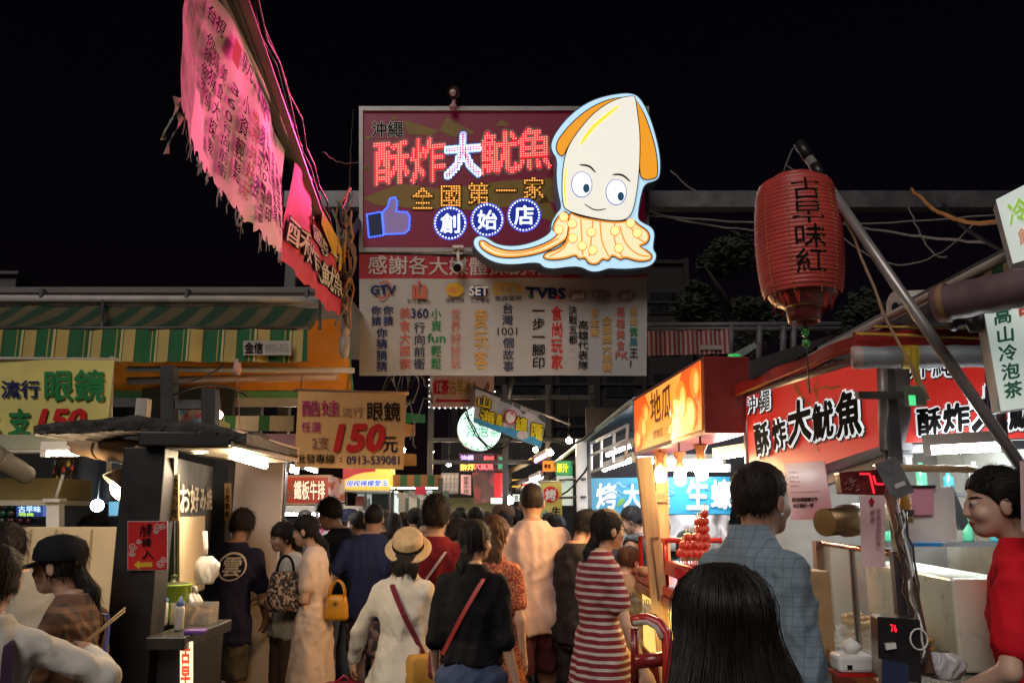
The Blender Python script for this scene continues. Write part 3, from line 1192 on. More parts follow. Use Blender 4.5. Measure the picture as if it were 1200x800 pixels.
def tree(label, px, Y, ztop, zbot, rad, n, seed, group='trees behind the stalls'):
 rr = random.Random(seed)
 x = P(px, 400, Y).x
 t = thing('broadleaf_tree', label, 'tree', (x, Y, 0), group)
 BK = M('bark', (.02, .016, .013), rough=.9, bump=.02, bs=12)
 LF = M('foliage_dark', (.016, .019, .011), rough=.8, var=.6, vs=3)
 b = MB(); b.tube([(x, Y, 0), (x + .1, Y, 1.5), (x - .1, Y + .1, zbot + .6), (x, Y, ztop - 1)], [.28, .22, .17, .05], BK, 10)
 for k in range(9):
  a = rr.uniform(0, 6.28); z = rr.uniform(zbot, ztop - 1.2)
  b.tube([(x, Y, z), (x + math.cos(a) * rad * .4, Y + math.sin(a) * rad * .4, z + .5), (x + math.cos(a) * rad * .85, Y + math.sin(a) * rad * .8, z + .9)], [.09, .06, .02], BK, 6)
 b.build('trunk', t)
 b = MB()
 cl = []
 for k in range(26):
  a = rr.uniform(0, 6.28); q = rr.random(); z = zbot + (ztop - zbot) * q
  rz = rad * (math.sin(math.pi * (.16 + .76 * q))) * rr.uniform(.45, 1.0)
  cl.append((Vector((x + math.cos(a) * rz, Y + math.sin(a) * rz, z)), rr.uniform(.3, .62) * rad * .6))
 for k in range(n):
  c, s = rr.choice(cl)
  d = Vector((rr.gauss(0, 1), rr.gauss(0, 1), rr.gauss(0, .8))).normalized() * s * rr.random() ** .4
  p = c + d
  u = Vector((rr.gauss(0, 1), rr.gauss(0, 1), rr.gauss(0, .6))).normalized(); v = u.orthogonal().normalized()
  l = rr.uniform(.05, .11)
  b.add([p - u * l, p + v * l * .45, p + u * l, p - v * l * .45], [(0, 1, 2, 3)], LF)
 b.build('crown', t)


tree('dark leafy tree rising behind the hanging red lantern', 862, 17, 7.1, 3.6, 1.3, 9000, 3)
tree('lower dark tree seen under the cables right of the lantern', 1010, 19, 6.6, 3.4, 1.4, 5000, 4)

# ------------------------------------------------------------------ the steel gantry over the lane
t = thing('steel_gantry', 'grey steel gantry beam crossing above the lane behind the big lit sign', 'gantry', (P(346, 600, 7.95).x, 7.95, 0))
zb = P(900, 236, 7.95).z
xl, xr = P(346, 236, 7.95).x, P(1290, 236, 7.95).x
b = MB(); b.box((xl - .1, 7.88, zb - .09), (xr, 8.02, zb + .09), STEEL); b.build('beam', t, .006)
b = MB(); b.box((xl - .05, 7.9, 0), (xl + .06, 8.0, zb - .09), DSTEEL); b.build('post', t, .004)
b = MB(); b.box((xr - .14, 7.9, 0), (xr - .03, 8.0, zb - .09), DSTEEL); b.build('post', t, .004)
for px in (470, 720):
 x = P(px, 200, 7.9).x
 b = MB(); b.box((x - .03, 7.80, P(px, 290, 7.8).z), (x + .03, 7.875, P(px, 140, 7.8).z), DSTEEL); b.build('hanger', t, .003)

# ------------------------------------------------------------------ big lit signboard
FM = Frame(590, 212, 7.5, yaw=4)
MS = thing('signboard', 'wide dark red shop signboard with glowing red and blue LED lettering over the lane', 'signboard', FM.W(0, 0, -.1))
SR = E('sign_red_vinyl', rgb((140, 14, 56)), .14, base=(.16, .008, .034), rough=.4, lit=False)
b = MB(); fbox(b, FM, (424, 130, 757, 292), -.22, 0, SR, M('sign_side', (.20, .19, .20), rough=.5)); b.build('panel', MS)
b = MB()
for bx in ((421, 126, 760, 131), (421, 291, 760, 296), (421, 131, 425.5, 291), (755.5, 131, 760, 291)):
 fbox(b, FM, bx, -.23, .025, M('sign_frame', (.33, .31, .31), rough=.4, metal=.4))
b.build('frame', MS, .004)
OLV = M('sign_olive', (.24, .16, .02), rough=.5)
b = MB()
Zs = lambda x, y: (420 + x / 8.0, 120 + y / 8.0)
for pl in ([(425, 165), (760, 270), (690, 310), (480, 305), (440, 240)], [(760, 270), (825, 140), (1100, 290), (900, 330)], [(315, 140), (385, 155), (315, 168)], [(55, 315), (115, 318), (95, 365)], [(40, 625), (110, 595), (105, 648)]):
 b.slab(FM, FM.LL([Zs(*p) for p in pl]), None, .003, OLV)
for pl in ([(425, 232), (452, 222), (470, 215), (520, 222), (590, 212), (660, 208), (660, 236), (560, 246), (480, 244), (440, 240)], [(580, 148), (588, 140), (597, 148)], [(425, 196), (433, 194), (432, 200)], [(618, 250), (640, 228), (655, 262)]):
 b.slab(FM, FM.LL(pl), None, .003, OLV)
b.build('triangles', MS)
GLR = E('letter_red_lit', rgb((230, 14, 36)), 1.05, base=(.4, .02, .03), lit=False)
GLG = M('letter_halo', (.30, .17, .18), rough=.5)
LRED = E('led_red', rgb((255, 120, 110)), 2.8, lit=False)
LWHT = E('led_white', (.85, .93, 1.0), 2.6, lit=False)
LBLU = E('led_blue', (.05, .13, 1.0), 2.2, lit=False)
LORG = E('led_orange', (1.0, .42, .12), 2.0, lit=False)
b = MB(); bl = MB()
text(b, FM, '沖繩', (436, 143, 472, 161), WHITEI, d=.004, off=.055); text(b, FM, '沖繩', (436, 143, 472, 161), BLACKI, d=.008, off=.012)
chars = [('酥', (439, 166, 479, 216)), ('炸', (482, 162, 521, 214)), ('大', (522, 157, 563, 208)), ('魷', (563, 154, 606, 204)), ('魚', (605, 150, 646, 199))]
for c, bx in chars:
 x0, y0, x1, y1 = bx
 q = [(x0, y0 + 2), (x1, y0 - 1), (x1, y1 - 2), (x0, y1 + 1)]
 if c == '大':
  text(b, FM, c, q, M('letter_violet', (.16, .06, .22)), d=.004, off=.11)
  text(b, FM, c, q, E('letter_pale_lit', rgb((150, 190, 240)), .8, lit=False), d=.008, off=.06)
  text(b, FM, c, q, E('letter_core', rgb((70, 60, 170)), .8, lit=False), d=.012, off=-.005)
 else:
  text(b, FM, c, q, GLG, d=.004, off=.075)
  text(b, FM, c, q, GLR, d=.008, off=.026)
 text(bl, FM, c, q, None, d=.014, off=.02 if c != '大' else .0, led=(.023, .0072), ledm=LRED)
 if c == '大':
  text(bl, FM, c, q, None, d=.011, off=.06, led=(.026, .0085), ledm=LWHT)
for i, c in enumerate('全國第一家'):
 x0 = 482 + i * 32.5
 text(b, FM, c, (x0, 219 - i * 2.8, x0 + 26, 247 - i * 3.2), BLACKI, d=.005, off=.05, em=True)
 text(b, FM, c, (x0, 219 - i * 2.8, x0 + 26, 247 - i * 3.2), YELI, d=.008, off=.012, em=True)
 text(bl, FM, c, (x0, 219 - i * 2.8, x0 + 26, 247 - i * 3.2), None, d=.011, off=.015, em=True, led=(.024, .0065), ledm=LORG)
BLD_ = E('sign_blue_disc', rgb((20, 40, 150)), .55, lit=False)
for c, cx, cy in (('創', 527.5, 262), ('始', 571, 258), ('店', 614, 252.5)):
 b.slab(FM, FM.LL(ell(cx, cy, 17.5)), None, .005, BLD_)
 text(b, FM, c, (cx - 11, cy - 11, cx + 11, cy + 11), E('letter_white_lit', (.80, .90, 1.0), 1.0, lit=False), d=.009, off=.028)
 for p in along(FM.LL(ell(cx, cy, 17.6)), .030, True):
  dot(bl, FM, FM.W(p.x, p.y, .012), .0072, LWHT)
 for p in along(FM.LL(ell(cx, cy, 18.9)), .022, True):  # outer blue dots added as the halo round the white LEDs
  dot(bl, FM, FM.W(p.x, p.y, .010), .0080, LBLU)
TZ = lambda x, y: (400 + x / 2.162, 90 + y / 2.162)
cuff = [(65, 350), (102, 343), (108, 402), (70, 408)]
hand_ = [(104, 345), (118, 330), (122, 310), (136, 306), (142, 318), (140, 342), (168, 344), (174, 356), (172, 388), (160, 398), (108, 400)]
b.slab(FM, FM.LL([TZ(*p) for p in cuff]), None, .005, M('cuff_navy', (.02, .03, .10)))
b.slab(FM, FM.LL([TZ(*p) for p in hand_]), None, .005, E('thumb_lilac', rgb((130, 110, 160)), .4, lit=False))
for pl in (cuff, hand_):
 for p in along(FM.LL([TZ(*q) for q in pl]), .024, True):
  dot(bl, FM, FM.W(p.x, p.y, .010), .0105, LBLU)
b.build('lettering', MS)
bl.build('led_dots', MS)
# the light those LEDs give off
c = FM.W(-.55, .1, .10)
lamp('AREA', c, 210, (1.0, .06, .26), MS, 1.7, aim=(-.34, -1, .02), sy=.7, name='led_glow', spread=66)

# ------------------------------------------------------------------ squid-shaped light box
QF = Frame(660, 215, 7.18, yaw=4)
Q2 = lambda p: (540 + p[0] / 3.479, 100 + p[1] / 3.479)
SQ = thing('light_box', 'glowing squid-shaped light box with orange fins mounted on the right of the LED signboard', 'light box', QF.W(0, 0, -.1))
outer = [(700, 32), (735, 58), (770, 130), (795, 210), (812, 290), (812, 368), (795, 390), (750, 400), (735, 440), (724, 500), (720, 545), (742, 562), (775, 577), (790, 602), (785, 640), (782, 668), (798, 690), (790, 720), (762, 740), (715, 744), (690, 747), (640, 747), (602, 744), (570, 757), (530, 760), (490, 738), (440, 738), (380, 747), (338, 742), (318, 718), (200, 732), (120, 717), (60, 668), (50, 632), (75, 611), (112, 626), (150, 652), (230, 658), (320, 633), (372, 597), (368, 563), (393, 520), (413, 500), (398, 440), (390, 370), (395, 302), (370, 267), (370, 230), (395, 183), (450, 118), (530, 63), (620, 38)]


def grow(pts, r):
 n = len(pts); out = []
 ar = sum(pts[i][0] * pts[(i + 1) % n][1] - pts[(i + 1) % n][0] * pts[i][1] for i in range(n))
 sg = 1 if ar > 0 else -1
 for i in range(n):
  a, p, c = Vector(pts[i - 1]), Vector(pts[i]), Vector(pts[(i + 1) % n])
  t = ((p - a).normalized() + (c - p).normalized())
  t = t.normalized() if t.length > 1e-6 else (c - p).normalized()
  out.append((p.x + sg * t.y * r, p.y - sg * t.x * r))
 return out


def sq(pts, it=2, closed=True):
 return QF.LL([Q2(p) for p in smooth_poly(pts, it, closed)])


EDGE = E('box_edge_lit', rgb((176, 214, 240)), .92, lit=True)
OFIN = E('box_orange_lit', rgb((226, 150, 40)), .88, lit=False)
BODY = E('box_ivory_lit', rgb((224, 222, 210)), .9, lit=True)
TENT = E('box_cream_lit', rgb((240, 214, 170)), .98, lit=True)
LINE = M('box_black_line', (.012, .012, .016), rough=.5)
OLN = E('box_orange_line', rgb((235, 150, 60)), .8, lit=False)
b = MB(); b.slab(QF, sq(outer), -.20, 0, EDGE, M('box_rim', (.10, .13, .20), rough=.4)); b.slab(QF, sq(grow(outer, 6)), -.20, -.012, M('box_rim', (.1, .13, .2)), M('box_rim', (.1, .13, .2))); b.build('case', SQ)
lf = [(690, 50), (610, 60), (530, 95), (460, 150), (400, 220), (388, 255), (395, 280), (415, 295), (430, 260), (470, 195), (540, 120), (620, 72)]
rf = [(703, 52), (740, 110), (770, 190), (795, 280), (800, 368), (788, 384), (735, 388), (728, 340), (726, 200), (715, 100)]
mant = [(700, 48), (708, 60), (715, 110), (727, 200), (725, 330), (715, 430), (700, 510), (680, 545), (640, 557), (560, 548), (480, 530), (430, 512), (415, 490), (412, 400), (420, 310), (440, 250), (480, 190), (540, 120), (620, 66)]
arm = [(430, 515), (455, 560), (448, 610), (400, 652), (320, 687), (220, 704), (140, 699), (85, 667), (73, 640), (90, 632), (130, 660), (200, 680), (290, 668), (370, 635), (402, 600), (372, 592), (385, 552), (410, 525)]
tent = [(440, 515), (470, 535), (560, 552), (640, 560), (700, 550), (722, 572), (760, 595), (769, 625), (752, 650), (722, 655), (762, 680), (779, 697), (770, 716), (720, 720), (668, 702), (650, 714), (615, 692), (602, 718), (575, 707), (560, 732), (520, 730), (505, 702), (480, 712), (468, 692), (430, 707), (370, 714), (334, 706), (345, 685), (400, 668), (438, 630)]
b = MB()
for pl, m, dd, lw in ((arm, TENT, .006, 5), (tent, TENT, .012, 5), (lf, OFIN, .018, 4.5), (rf, OFIN, .018, 4.5), (mant, BODY, .026, 4)):
 b.slab(QF, sq(grow(pl, lw)), None, dd, LINE)
 b.slab(QF, sq(pl), None, dd + .003, OLN if m is TENT else m)
 if m is TENT:
  b.slab(QF, sq(grow(pl, -7)), None, dd + .005, m)
b.build('face', SQ)
b = MB()
for pl, w in (([(488, 548), (492, 620), (496, 695)], 6), ([(537, 556), (532, 620), (522, 700)], 6), ([(566, 558), (572, 640), (602, 700)], 6), ([(626, 562), (622, 640), (660, 706)], 6), ([(646, 575), (668, 650), (720, 695), (765, 700)], 6), ([(682, 560), (710, 620), (752, 645)], 6), ([(440, 625), (420, 670), (360, 700)], 6), ([(95, 650), (150, 685), (240, 690), (330, 665), (400, 625)], 5)):
 b.slab(QF, QF.LL([Q2(p) for p in stroke(smooth_poly(pl, 2, False), w)]), None, .018, OLN)
b.slab(QF, QF.LL([Q2(p) for p in stroke(smooth_poly([(485, 248), (535, 175), (640, 92)], 3, False), 15, True)]), None, .032, E('box_yellow_lit', rgb((235, 225, 70)), .85, lit=False))
b.slab(QF, QF.LL([Q2(p) for p in stroke(smooth_poly([(428, 340), (420, 420), (428, 500)], 3, False), 8, True)]), None, .032, E('box_yellow_lit'  , (1, 1, 0)))
b.slab(QF, QF.LL([Q2(p) for p in stroke(smooth_poly([(482, 330), (522, 333), (547, 361)], 3, False), 8, True)]), None, .032, LINE)
b.slab(QF, QF.LL([Q2(p) for p in stroke(smooth_poly([(616, 370), (655, 368), (688, 398)], 3, False), 8, True)]), None, .032, LINE)
b.slab(QF, QF.LL([Q2(p) for p in stroke(smooth_poly([(502, 489), (545, 517), (591, 508)], 3, False), 5, True)]), None, .032, LINE)
for cx, cy, px_, py_ in ((491, 410, 509, 426), (631, 441, 649, 459)):
 b.slab(QF, QF.LL([Q2(p) for p in ell(cx, cy, 43, 53, 30)]), None, .031, E('box_blue_line', rgb((60, 90, 180)), .6, lit=False))
 b.slab(QF, QF.LL([Q2(p) for p in ell(cx, cy, 40, 50, 30)]), None, .034, E('box_white_lit', rgb((240, 245, 250)), .97, lit=False))
 b.slab(QF, QF.LL([Q2(p) for p in ell(px_, py_, 13, 18, 20)]), None, .037, E('box_pupil', rgb((40, 80, 110)), .5, lit=False))
b.build('drawing', SQ)
for cx, cy in ((418, 540), (398, 592), (452, 568), (455, 627), (493, 658), (530, 602), (536, 675), (626, 597), (642, 667), (690, 566), (717, 606)):
 b = MB()
 b.slab(QF, QF.LL([Q2(p) for p in ell(cx, cy, 20)]), None, .022, E('sucker_ring', rgb((240, 120, 40)), .9, lit=False))
 b.slab(QF, QF.LL([Q2(p) for p in ell(cx, cy, 16)]), None, .026, E('sucker_lit', rgb((250, 225, 170)), 1.0, lit=False))
 for r_, n_ in ((15, 9), (8, 5), (0.5, 1)):
  for k in range(n_):
   a_, b_ = QF.L(*Q2((cx + r_ * math.cos(k * 6.283 / n_), cy + r_ * math.sin(k * 6.283 / n_))))
   dot(b, QF, QF.W(a_, b_, .028), .008, LORG)
 b.build('led_cluster', SQ)
b = MB()
for px in (690, 730):
 p = QF.W(*QF.L(px, 220), -.20)
 b.box((p.x - .025, p.y - .02, p.z - .03), (p.x + .025, p.y + .16, p.z + .03), DSTEEL)
b.build('bracket', SQ)
lamp('AREA', QF.W(.1, .1, .15), 7, (.95, .95, 1.0), SQ, .8, aim=(0, -1, -.3), name='box_glow')

# ------------------------------------------------------------------ thank-you banner below the sign
BF = Frame(590, 368, 7.5, yaw=4)


def wave(a, b_):
 return .010 * math.sin(a * 5 + b_ * 2) + .004 * math.sin(a * 11 - b_ * 6) + .03 * max(0, -b_ - .35) ** 2


def cloth_grid(mb, F, tl, tr, br, bl_, m, nx, nz, disp, thick=.002, d=0.0, m2=None, split=None, rag=0, seed=1):
 rr = random.Random(seed)
 q = [Vector(F.L(*p)) for p in (tl, tr, br, bl_)]
 vs = []
 for j in range(nz + 1):
  for i in range(nx + 1):
   p = q[0].lerp(q[1], i / nx).lerp(q[3].lerp(q[2], i / nx), j / nz)
   if rag and j == nz:
    p = p + Vector((0, rr.uniform(-rag, rag)))
   vs.append(F.W(p.x, p.y, d + disp(p.x, p.y)))
 f1, f2 = [], []
 for j in range(nz):
  for i in range(nx):
   f = (j * (nx + 1) + i, (j + 1) * (nx + 1) + i, (j + 1) * (nx + 1) + i + 1, j * (nx + 1) + i + 1)
   (f2 if (split and j < split) else f1).append(f)
 o = len(mb.v)
 mb.add(vs, f1, m, True)
 if f2:
  mb.f.extend([[i + o for i in f] for f in f2]); k = mb.mat(m2); mb.mi.extend([k] * len(f2)); mb.sm.extend([True] * len(f2))


BN = thing('banner', 'grey white cloth banner with a red header and printed columns below the LED signboard', 'banner', BF.W(0, -.5, 0))
b = MB(); cloth_grid(b, BF, (421, 327), (758, 325), (758, 440), (421, 440), PAPERW, 40, 16, wave); b.build('cloth', BN)
b = MB(); cloth_grid(b, BF, (421, 298), (758, 303), (758, 325), (421, 327), M('banner_red', (.34, .02, .035), rough=.7, var=.12), 40, 5, wave); b.build('header', BN)
b = MB()
K = dict(disp=wave, d=.010)
text(b, BF, '感謝各大媒體採訪報導', [(432, 300), (664, 303), (664, 323), (432, 322)], M('banner_pale', (.52, .46, .45)), off=.012, **K)
ST = 5.16
Bz = lambda x, y: (420 + x / ST, 290 + y / ST)
b.slab(BF, BF.LL([Bz(*p) for p in stroke(smooth_poly([(130, 225), (175, 205), (200, 240), (175, 300), (135, 318), (120, 300)], 2, False), 11)]), None, .030, PINKI)
text(b, BF, 'GTV', (435, 335.5, 464, 346), BLUEI, off=.035, disp=wave, d=.02)
for x in (326, 350, 382):
 b.slab(BF, BF.LL([Bz(*p) for p in ((x, 232), (x + (18 if x < 380 else 30), 232), (x + (18 if x < 380 else 30), 310), (x, 310))]), None, .028, PINKI)
b.slab(BF, BF.LL([Bz(*p) for p in ((326, 290), (412, 290), (412, 312), (326, 312))]), None, .027, PINKI)
b.slab(BF, BF.LL([Bz(*p) for p in ell(368, 218, 12)]), None, .028, PINKI)
text(b, BF, '非凡電視台', (477, 351, 505, 356.5), BLACKI, **K)
b.slab(BF, BF.LL([Bz(*p) for p in ell(582, 258, 54, 42)]), None, .026, YELI)
b.slab(BF, BF.LL([Bz(*p) for p in ell(572, 262, 26, 20)]), None, .030, M('logo_orange', (.55, .2, .05)))
text(b, BF, '湖南卫視', (522, 349, 544, 355), BLACKI, **K)
b.slab(BF, BF.LL([Bz(*p) for p in ell(728, 268, 54, 36)]), None, .024, BLUEI)
text(b, BF, 'SET', (550, 336.5, 572, 346.5), WHITEI, off=.03, disp=wave, d=.03)
text(b, BF, '三立電視', (551, 349.5, 574, 355), BLUEI, **K)
text(b, BF, 'ETTV', (579, 333, 612, 345), YELI, off=.03, **K)
text(b, BF, '東森電視', (580, 347, 611, 353), BLACKI, **K)
text(b, BF, 'TVBS', (617, 338, 662, 350), BLUEI, off=.05, **K)
b.slab(BF, BF.LL(ell(621, 348, 2.2)), None, .030, GREENI); b.slab(BF, BF.LL(ell(653, 349, 2.2)), None, .030, REDI)
for s_, cx in (('2013', 676.5), ('2014', 704), ('2015', 733)):
 b.slab(BF, BF.LL(ell(cx, 347, 10.5, 6)), None, .024, M('logo_taupe', (.20, .17, .15)))
 text(b, BF, s_, [(cx - 7, 345), (cx + 7, 343), (cx + 7, 349), (cx - 7, 351)], WHITEI, disp=wave, d=.03, off=.02)
OR2 = M('banner_orange', (.58, .33, .08)); PK = M('banner_coral', (.52, .17, .13))
cols = [('你猜', 435, 358, 447, 383, BLUEI), ('你猜', 449, 358, 461, 383, BLUEI), ('你猜猜猜', 441, 384, 454, 436, BLUEI), ('美食大探索', 468, 360, 481, 434, PINKI), ('行向前衝', 485, 377, 498, 434, M('ink_slate', (.05, .06, .11), rough=.9, spec=.08)),
  ('小資', 505, 361, 517, 389, GREENI), ('輕鬆', 505, 404, 517, 434, GREENI), ('世界好好玩', 528, 361, 540, 433, PK), ('愛玩客', 555, 361, 572, 434, OR2), ('台灣', 588, 355, 601, 382, M('ink_slate')), ('個故事', 589, 395, 602, 436, M('ink_slate')),
  ('一步一腳印', 623, 357, 638, 433, BLACKI), ('食尚玩家', 645, 358, 659, 434, REDI), ('決戰五都', 666, 358, 676, 404, BLACKI), ('高雄代表隊', 677, 375, 689, 434, BLACKI), ('食金幫', 691, 360, 702, 395, OR2), ('金饌獎大競賽', 705, 370, 717, 436, OR2),
  ('高雄美食', 722, 359, 732, 411, PINKI), ('誰是', 737, 359, 747, 382, OR2), ('賓', 737, 383, 747, 394, GREENI), ('果', 737, 395, 747, 406, M('ink_teal', (.02, .16, .22), rough=.9, spec=.08)), ('王?', 737, 407, 747, 432, BLACKI)]
for s_, x0, y0, x1, y1, m in cols:
 vtext(b, BF, s_, (x0, y0, x1, y1), m, off=.014, **K)
text(b, BF, '360', (482, 362, 502, 373), BLUEI, off=.02, **K)
text(b, BF, 'fun', (501, 391, 522, 402), GREENI, off=.012, **K)
text(b, BF, '1001', (583, 384, 606, 393), BLACKI, **K)
text(b, BF, 'PK', (721, 412, 736, 420), PINKI, off=.01, **K)
b.build('lettering', BN)
b = MB(); b.tube([BF.W(*BF.L(421, 297), -.01), BF.W(*BF.L(758, 302), -.01)], .012, DSTEEL); b.build('rod', BN)

# security camera and spot lamp fixed on the sign
p = FM.W(*FM.L(537, 296), .05)
t = thing('security_camera', 'small white security camera hanging from the lower edge of the LED signboard', 'camera', p)
b = MB(); b.cyl(p + Vector((0, 0, .03)), p + Vector((0, 0, -.10)), .016, WHITEP); b.box((p.x - .05, p.y - .05, p.z + .02), (p.x + .05, p.y + .05, p.z + .04), WHITEP); b.build('mount', t)
b = MB(); b.tube([p + Vector((.02, .08, -.11)), p + Vector((0, -.12, -.20))], [.045, .045], WHITEP, 14); b.tube([p + Vector((0.001, -.115, -.198)), p + Vector((0, -.128, -.2035))], .038, BLACKI, 14); b.build('body', t)
p = FM.W(*FM.L(531, 130), .08)
t = thing('spot_lamp', 'round clip-on spot lamp standing on the top edge of the LED signboard', 'lamp', p)
b = MB(); b.cyl(p, p + Vector((.01, 0, .07)), .02, M('lamp_pink', (.45, .28, .30))); b.cyl(p + Vector((.01, 0, .07)), p + Vector((.0, 0, .12)), .012, STEEL); b.sph(p + Vector((0, 0, -.0)), .04, M('lamp_pink'), 12, 8, (1, 1, .8)); b.build('stem', t)
b = MB(); q = p + Vector((0, 0, .145)); b.lathe([(0, -.06), (.04, -.05), (.055, 0), (.058, .05)], q, M('lamp_pink'), axis=(.1, -.9, -.35)); b.sph(q + Vector((0, -.045, -.02)), .035, M('lamp_lens', (.6, .5, .5), rough=.1)); b.build('head', t)
p = FM.W(*FM.L(519, 129), -.05)
b = MB(); b.box((p.x - .08, p.y - .03, p.z - .01), (p.x + .06, p.y + .03, p.z + .05), M('lamp_taupe', (.3, .27, .26)), None)
tag(b.build('junction_box', bevel=.005), 'small taupe junction box beside the spot lamp on the signboard top', 'junction box')

# ------------------------------------------------------------------ upper left: beam with two hanging banners
def frame_ab(ax, ay, aY, bx, by, bY):
 """vertical frame through two photo points at their depths"""
 A, B = P(ax, ay, aY), P(bx, by, bY)
 F = Frame(ax, ay, aY, yaw=math.degrees(math.atan2(B.y - A.y, B.x - A.x)))
 return F


FB = frame_ab(257, 0, 3.1, 400, 300, 6.4)
A0, B0 = P(238, -95, 2.75), P(391, 316, 6.45)
BEAM = thing('awning_beam', 'rusty grey steel awning beam slanting overhead above the ragged banners', 'beam', (B0.x, B0.y, 0))
b = MB()
d = (B0 - A0).normalized(); s_ = Vector((1, 0, 0)); s_ = (s_ - d * s_.dot(d)).normalized(); u_ = s_.cross(d) * -1
X = Matrix((( d.x, s_.x, u_.x, 0), (d.y, s_.y, u_.y, 0), (d.z, s_.z, u_.z, 0), (0, 0, 0, 1))); X.translation = (A0 + B0) / 2
L = (B0 - A0).length / 2
b.box((-L, -.022, -.03), (L, .024, .035), M('rusty_grey', (.06, .05, .05), rough=.65, var=.35, vs=9), X); b.build('beam', BEAM, .006)
b = MB(); b.box((-L, .026, .0), (L, .07, .012), M('awning_sheet', (.20, .10, .13), rough=.5, var=.3), X); b.build('awning_sheet', BEAM)
b = MB(); b.tube([B0 + Vector((0, 0, .0)), Vector((B0.x, 7.87, zb - .04))], .03, DSTEEL, 8); b.build('arm', BEAM)
b = MB(); b.tube([FB.W(*FB.L(240, -38), .012), FB.W(*FB.L(336, 163), .012)], .012, PIPE); b.build('rail', BEAM)
b = MB(); rr = random.Random(5)
for k in range(3):
 b.tube([A0.lerp(B0, i / 14) + Vector((.05 + .018 * k + rr.uniform(-.015, .015), 0, .07 + rr.uniform(-.03, .03))) for i in range(15)], .007, WIREB, 5)
b.build('cable', BEAM)


def hung(name, F, top, bot, m, nx, nz, disp, label, grp=None, holes=(), rag=.03, seed=1, m_edge=None, edge=0):
 """cloth between a top and a bottom pixel polyline, ragged along the bottom"""
 rr = random.Random(seed)

 def poly(pts):
  q = F.LL(pts)
  Ls = [0]
  for a, c in zip(q, q[1:]):
   Ls.append(Ls[-1] + math.hypot(c[0] - a[0], c[1] - a[1]))
  return q, Ls

 def ev(pl, t):
  q, Ls = pl
  x = t * Ls[-1]
  return Vector((np.interp(x, Ls, [p[0] for p in q]), np.interp(x, Ls, [p[1] for p in q])))
 T, B = poly(top), poly(bot)
 t = thing(name, label, 'banner', F.W(*ev(T, .5)), grp)
 b = MB(); vs = []
 for j in range(nz + 1):
  for i in range(nx + 1):
   p = ev(T, i / nx).lerp(ev(B, i / nx), j / nz)
   if j == nz:
    p = p + Vector((rr.uniform(-.5, .5), rr.uniform(-1, 1))) * rag
   vs.append(F.W(p.x, p.y, disp(p.x, p.y)))
 fs, fe = [], []
 for j in range(nz):
  for i in range(nx):
   if any((i - a) ** 2 + (j - c) ** 2 < r * r for a, c, r in holes):
    continue
   (fe if i < edge else fs).append((j * (nx + 1) + i, (j + 1) * (nx + 1) + i, (j + 1) * (nx + 1) + i + 1, j * (nx + 1) + i + 1))
 b.add(vs, fs + fe, m, True)
 if fe:
  k = b.mat(m_edge)
  for i in range(len(b.f) - len(fe), len(b.f)):
   b.mi[i] = k
 o = b.build('cloth', t)
 return t, ev, T, B


def wv1(a, c):
 return .020 * math.sin(a * 4.2 + c * 3) + .008 * math.sin(a * 9 - c * 7) + .003 * math.sin(a * 17 + c * 13) + .06 * max(0, -c - .25)


RAGW = M('ragged_banner_cloth', (.62, .56, .56), rough=.75, var=.14, vs=4, bump=.006, bs=9)
RB, ev, T_, B_ = hung('hanging_banner', FB, [(236, -40), (262, 12), (300, 92), (337, 176)], [(196, 118), (205, 160), (235, 196), (262, 232), (288, 268), (323, 300)], RAGW, 60, 26, wv1,
                      'pale ragged cloth banner with black writing hung from the overhead beam', 'banners under the overhead beam', rag=.03, seed=4,
                      m_edge=M('grimy_cloth', (.34, .32, .29), rough=.85, var=.4, vs=9, bump=.02, bs=14), edge=6)
b = MB()


def tb(s, t0, t1, v0, v1, m, off=0.018, vert=False):
 """lettering on the ragged banner: t along the beam 0..1, v down the cloth 0..1"""
 if vert:
  n = len(s)
  for i, c in enumerate(s):
   tb(c, t0, t1, v0 + (v1 - v0) * i / n, v0 + (v1 - v0) * (i + .9) / n, m, off)
  return
 c4 = [ev(T_, t).lerp(ev(B_, t), v) for t, v in ((t0, v0), (t1, v0), (t1, v1), (t0, v1))]
 base, _ = glyphs(s, 0); v, f = glyphs(s, off)
 x0, x1, y0, y1 = base[:, 0].min(), base[:, 0].max(), -.1, .86
 out = []
 for x, y, kk in v:
  a, c = (x - x0) / (x1 - x0), (y1 - y) / (y1 - y0)
  p = c4[0].lerp(c4[1], a).lerp(c4[3].lerp(c4[2], a), c)
  out.append(FB.W(p.x, p.y, wv1(p.x, p.y) + .014 + kk * .0003))
 b.add(out, f, m)


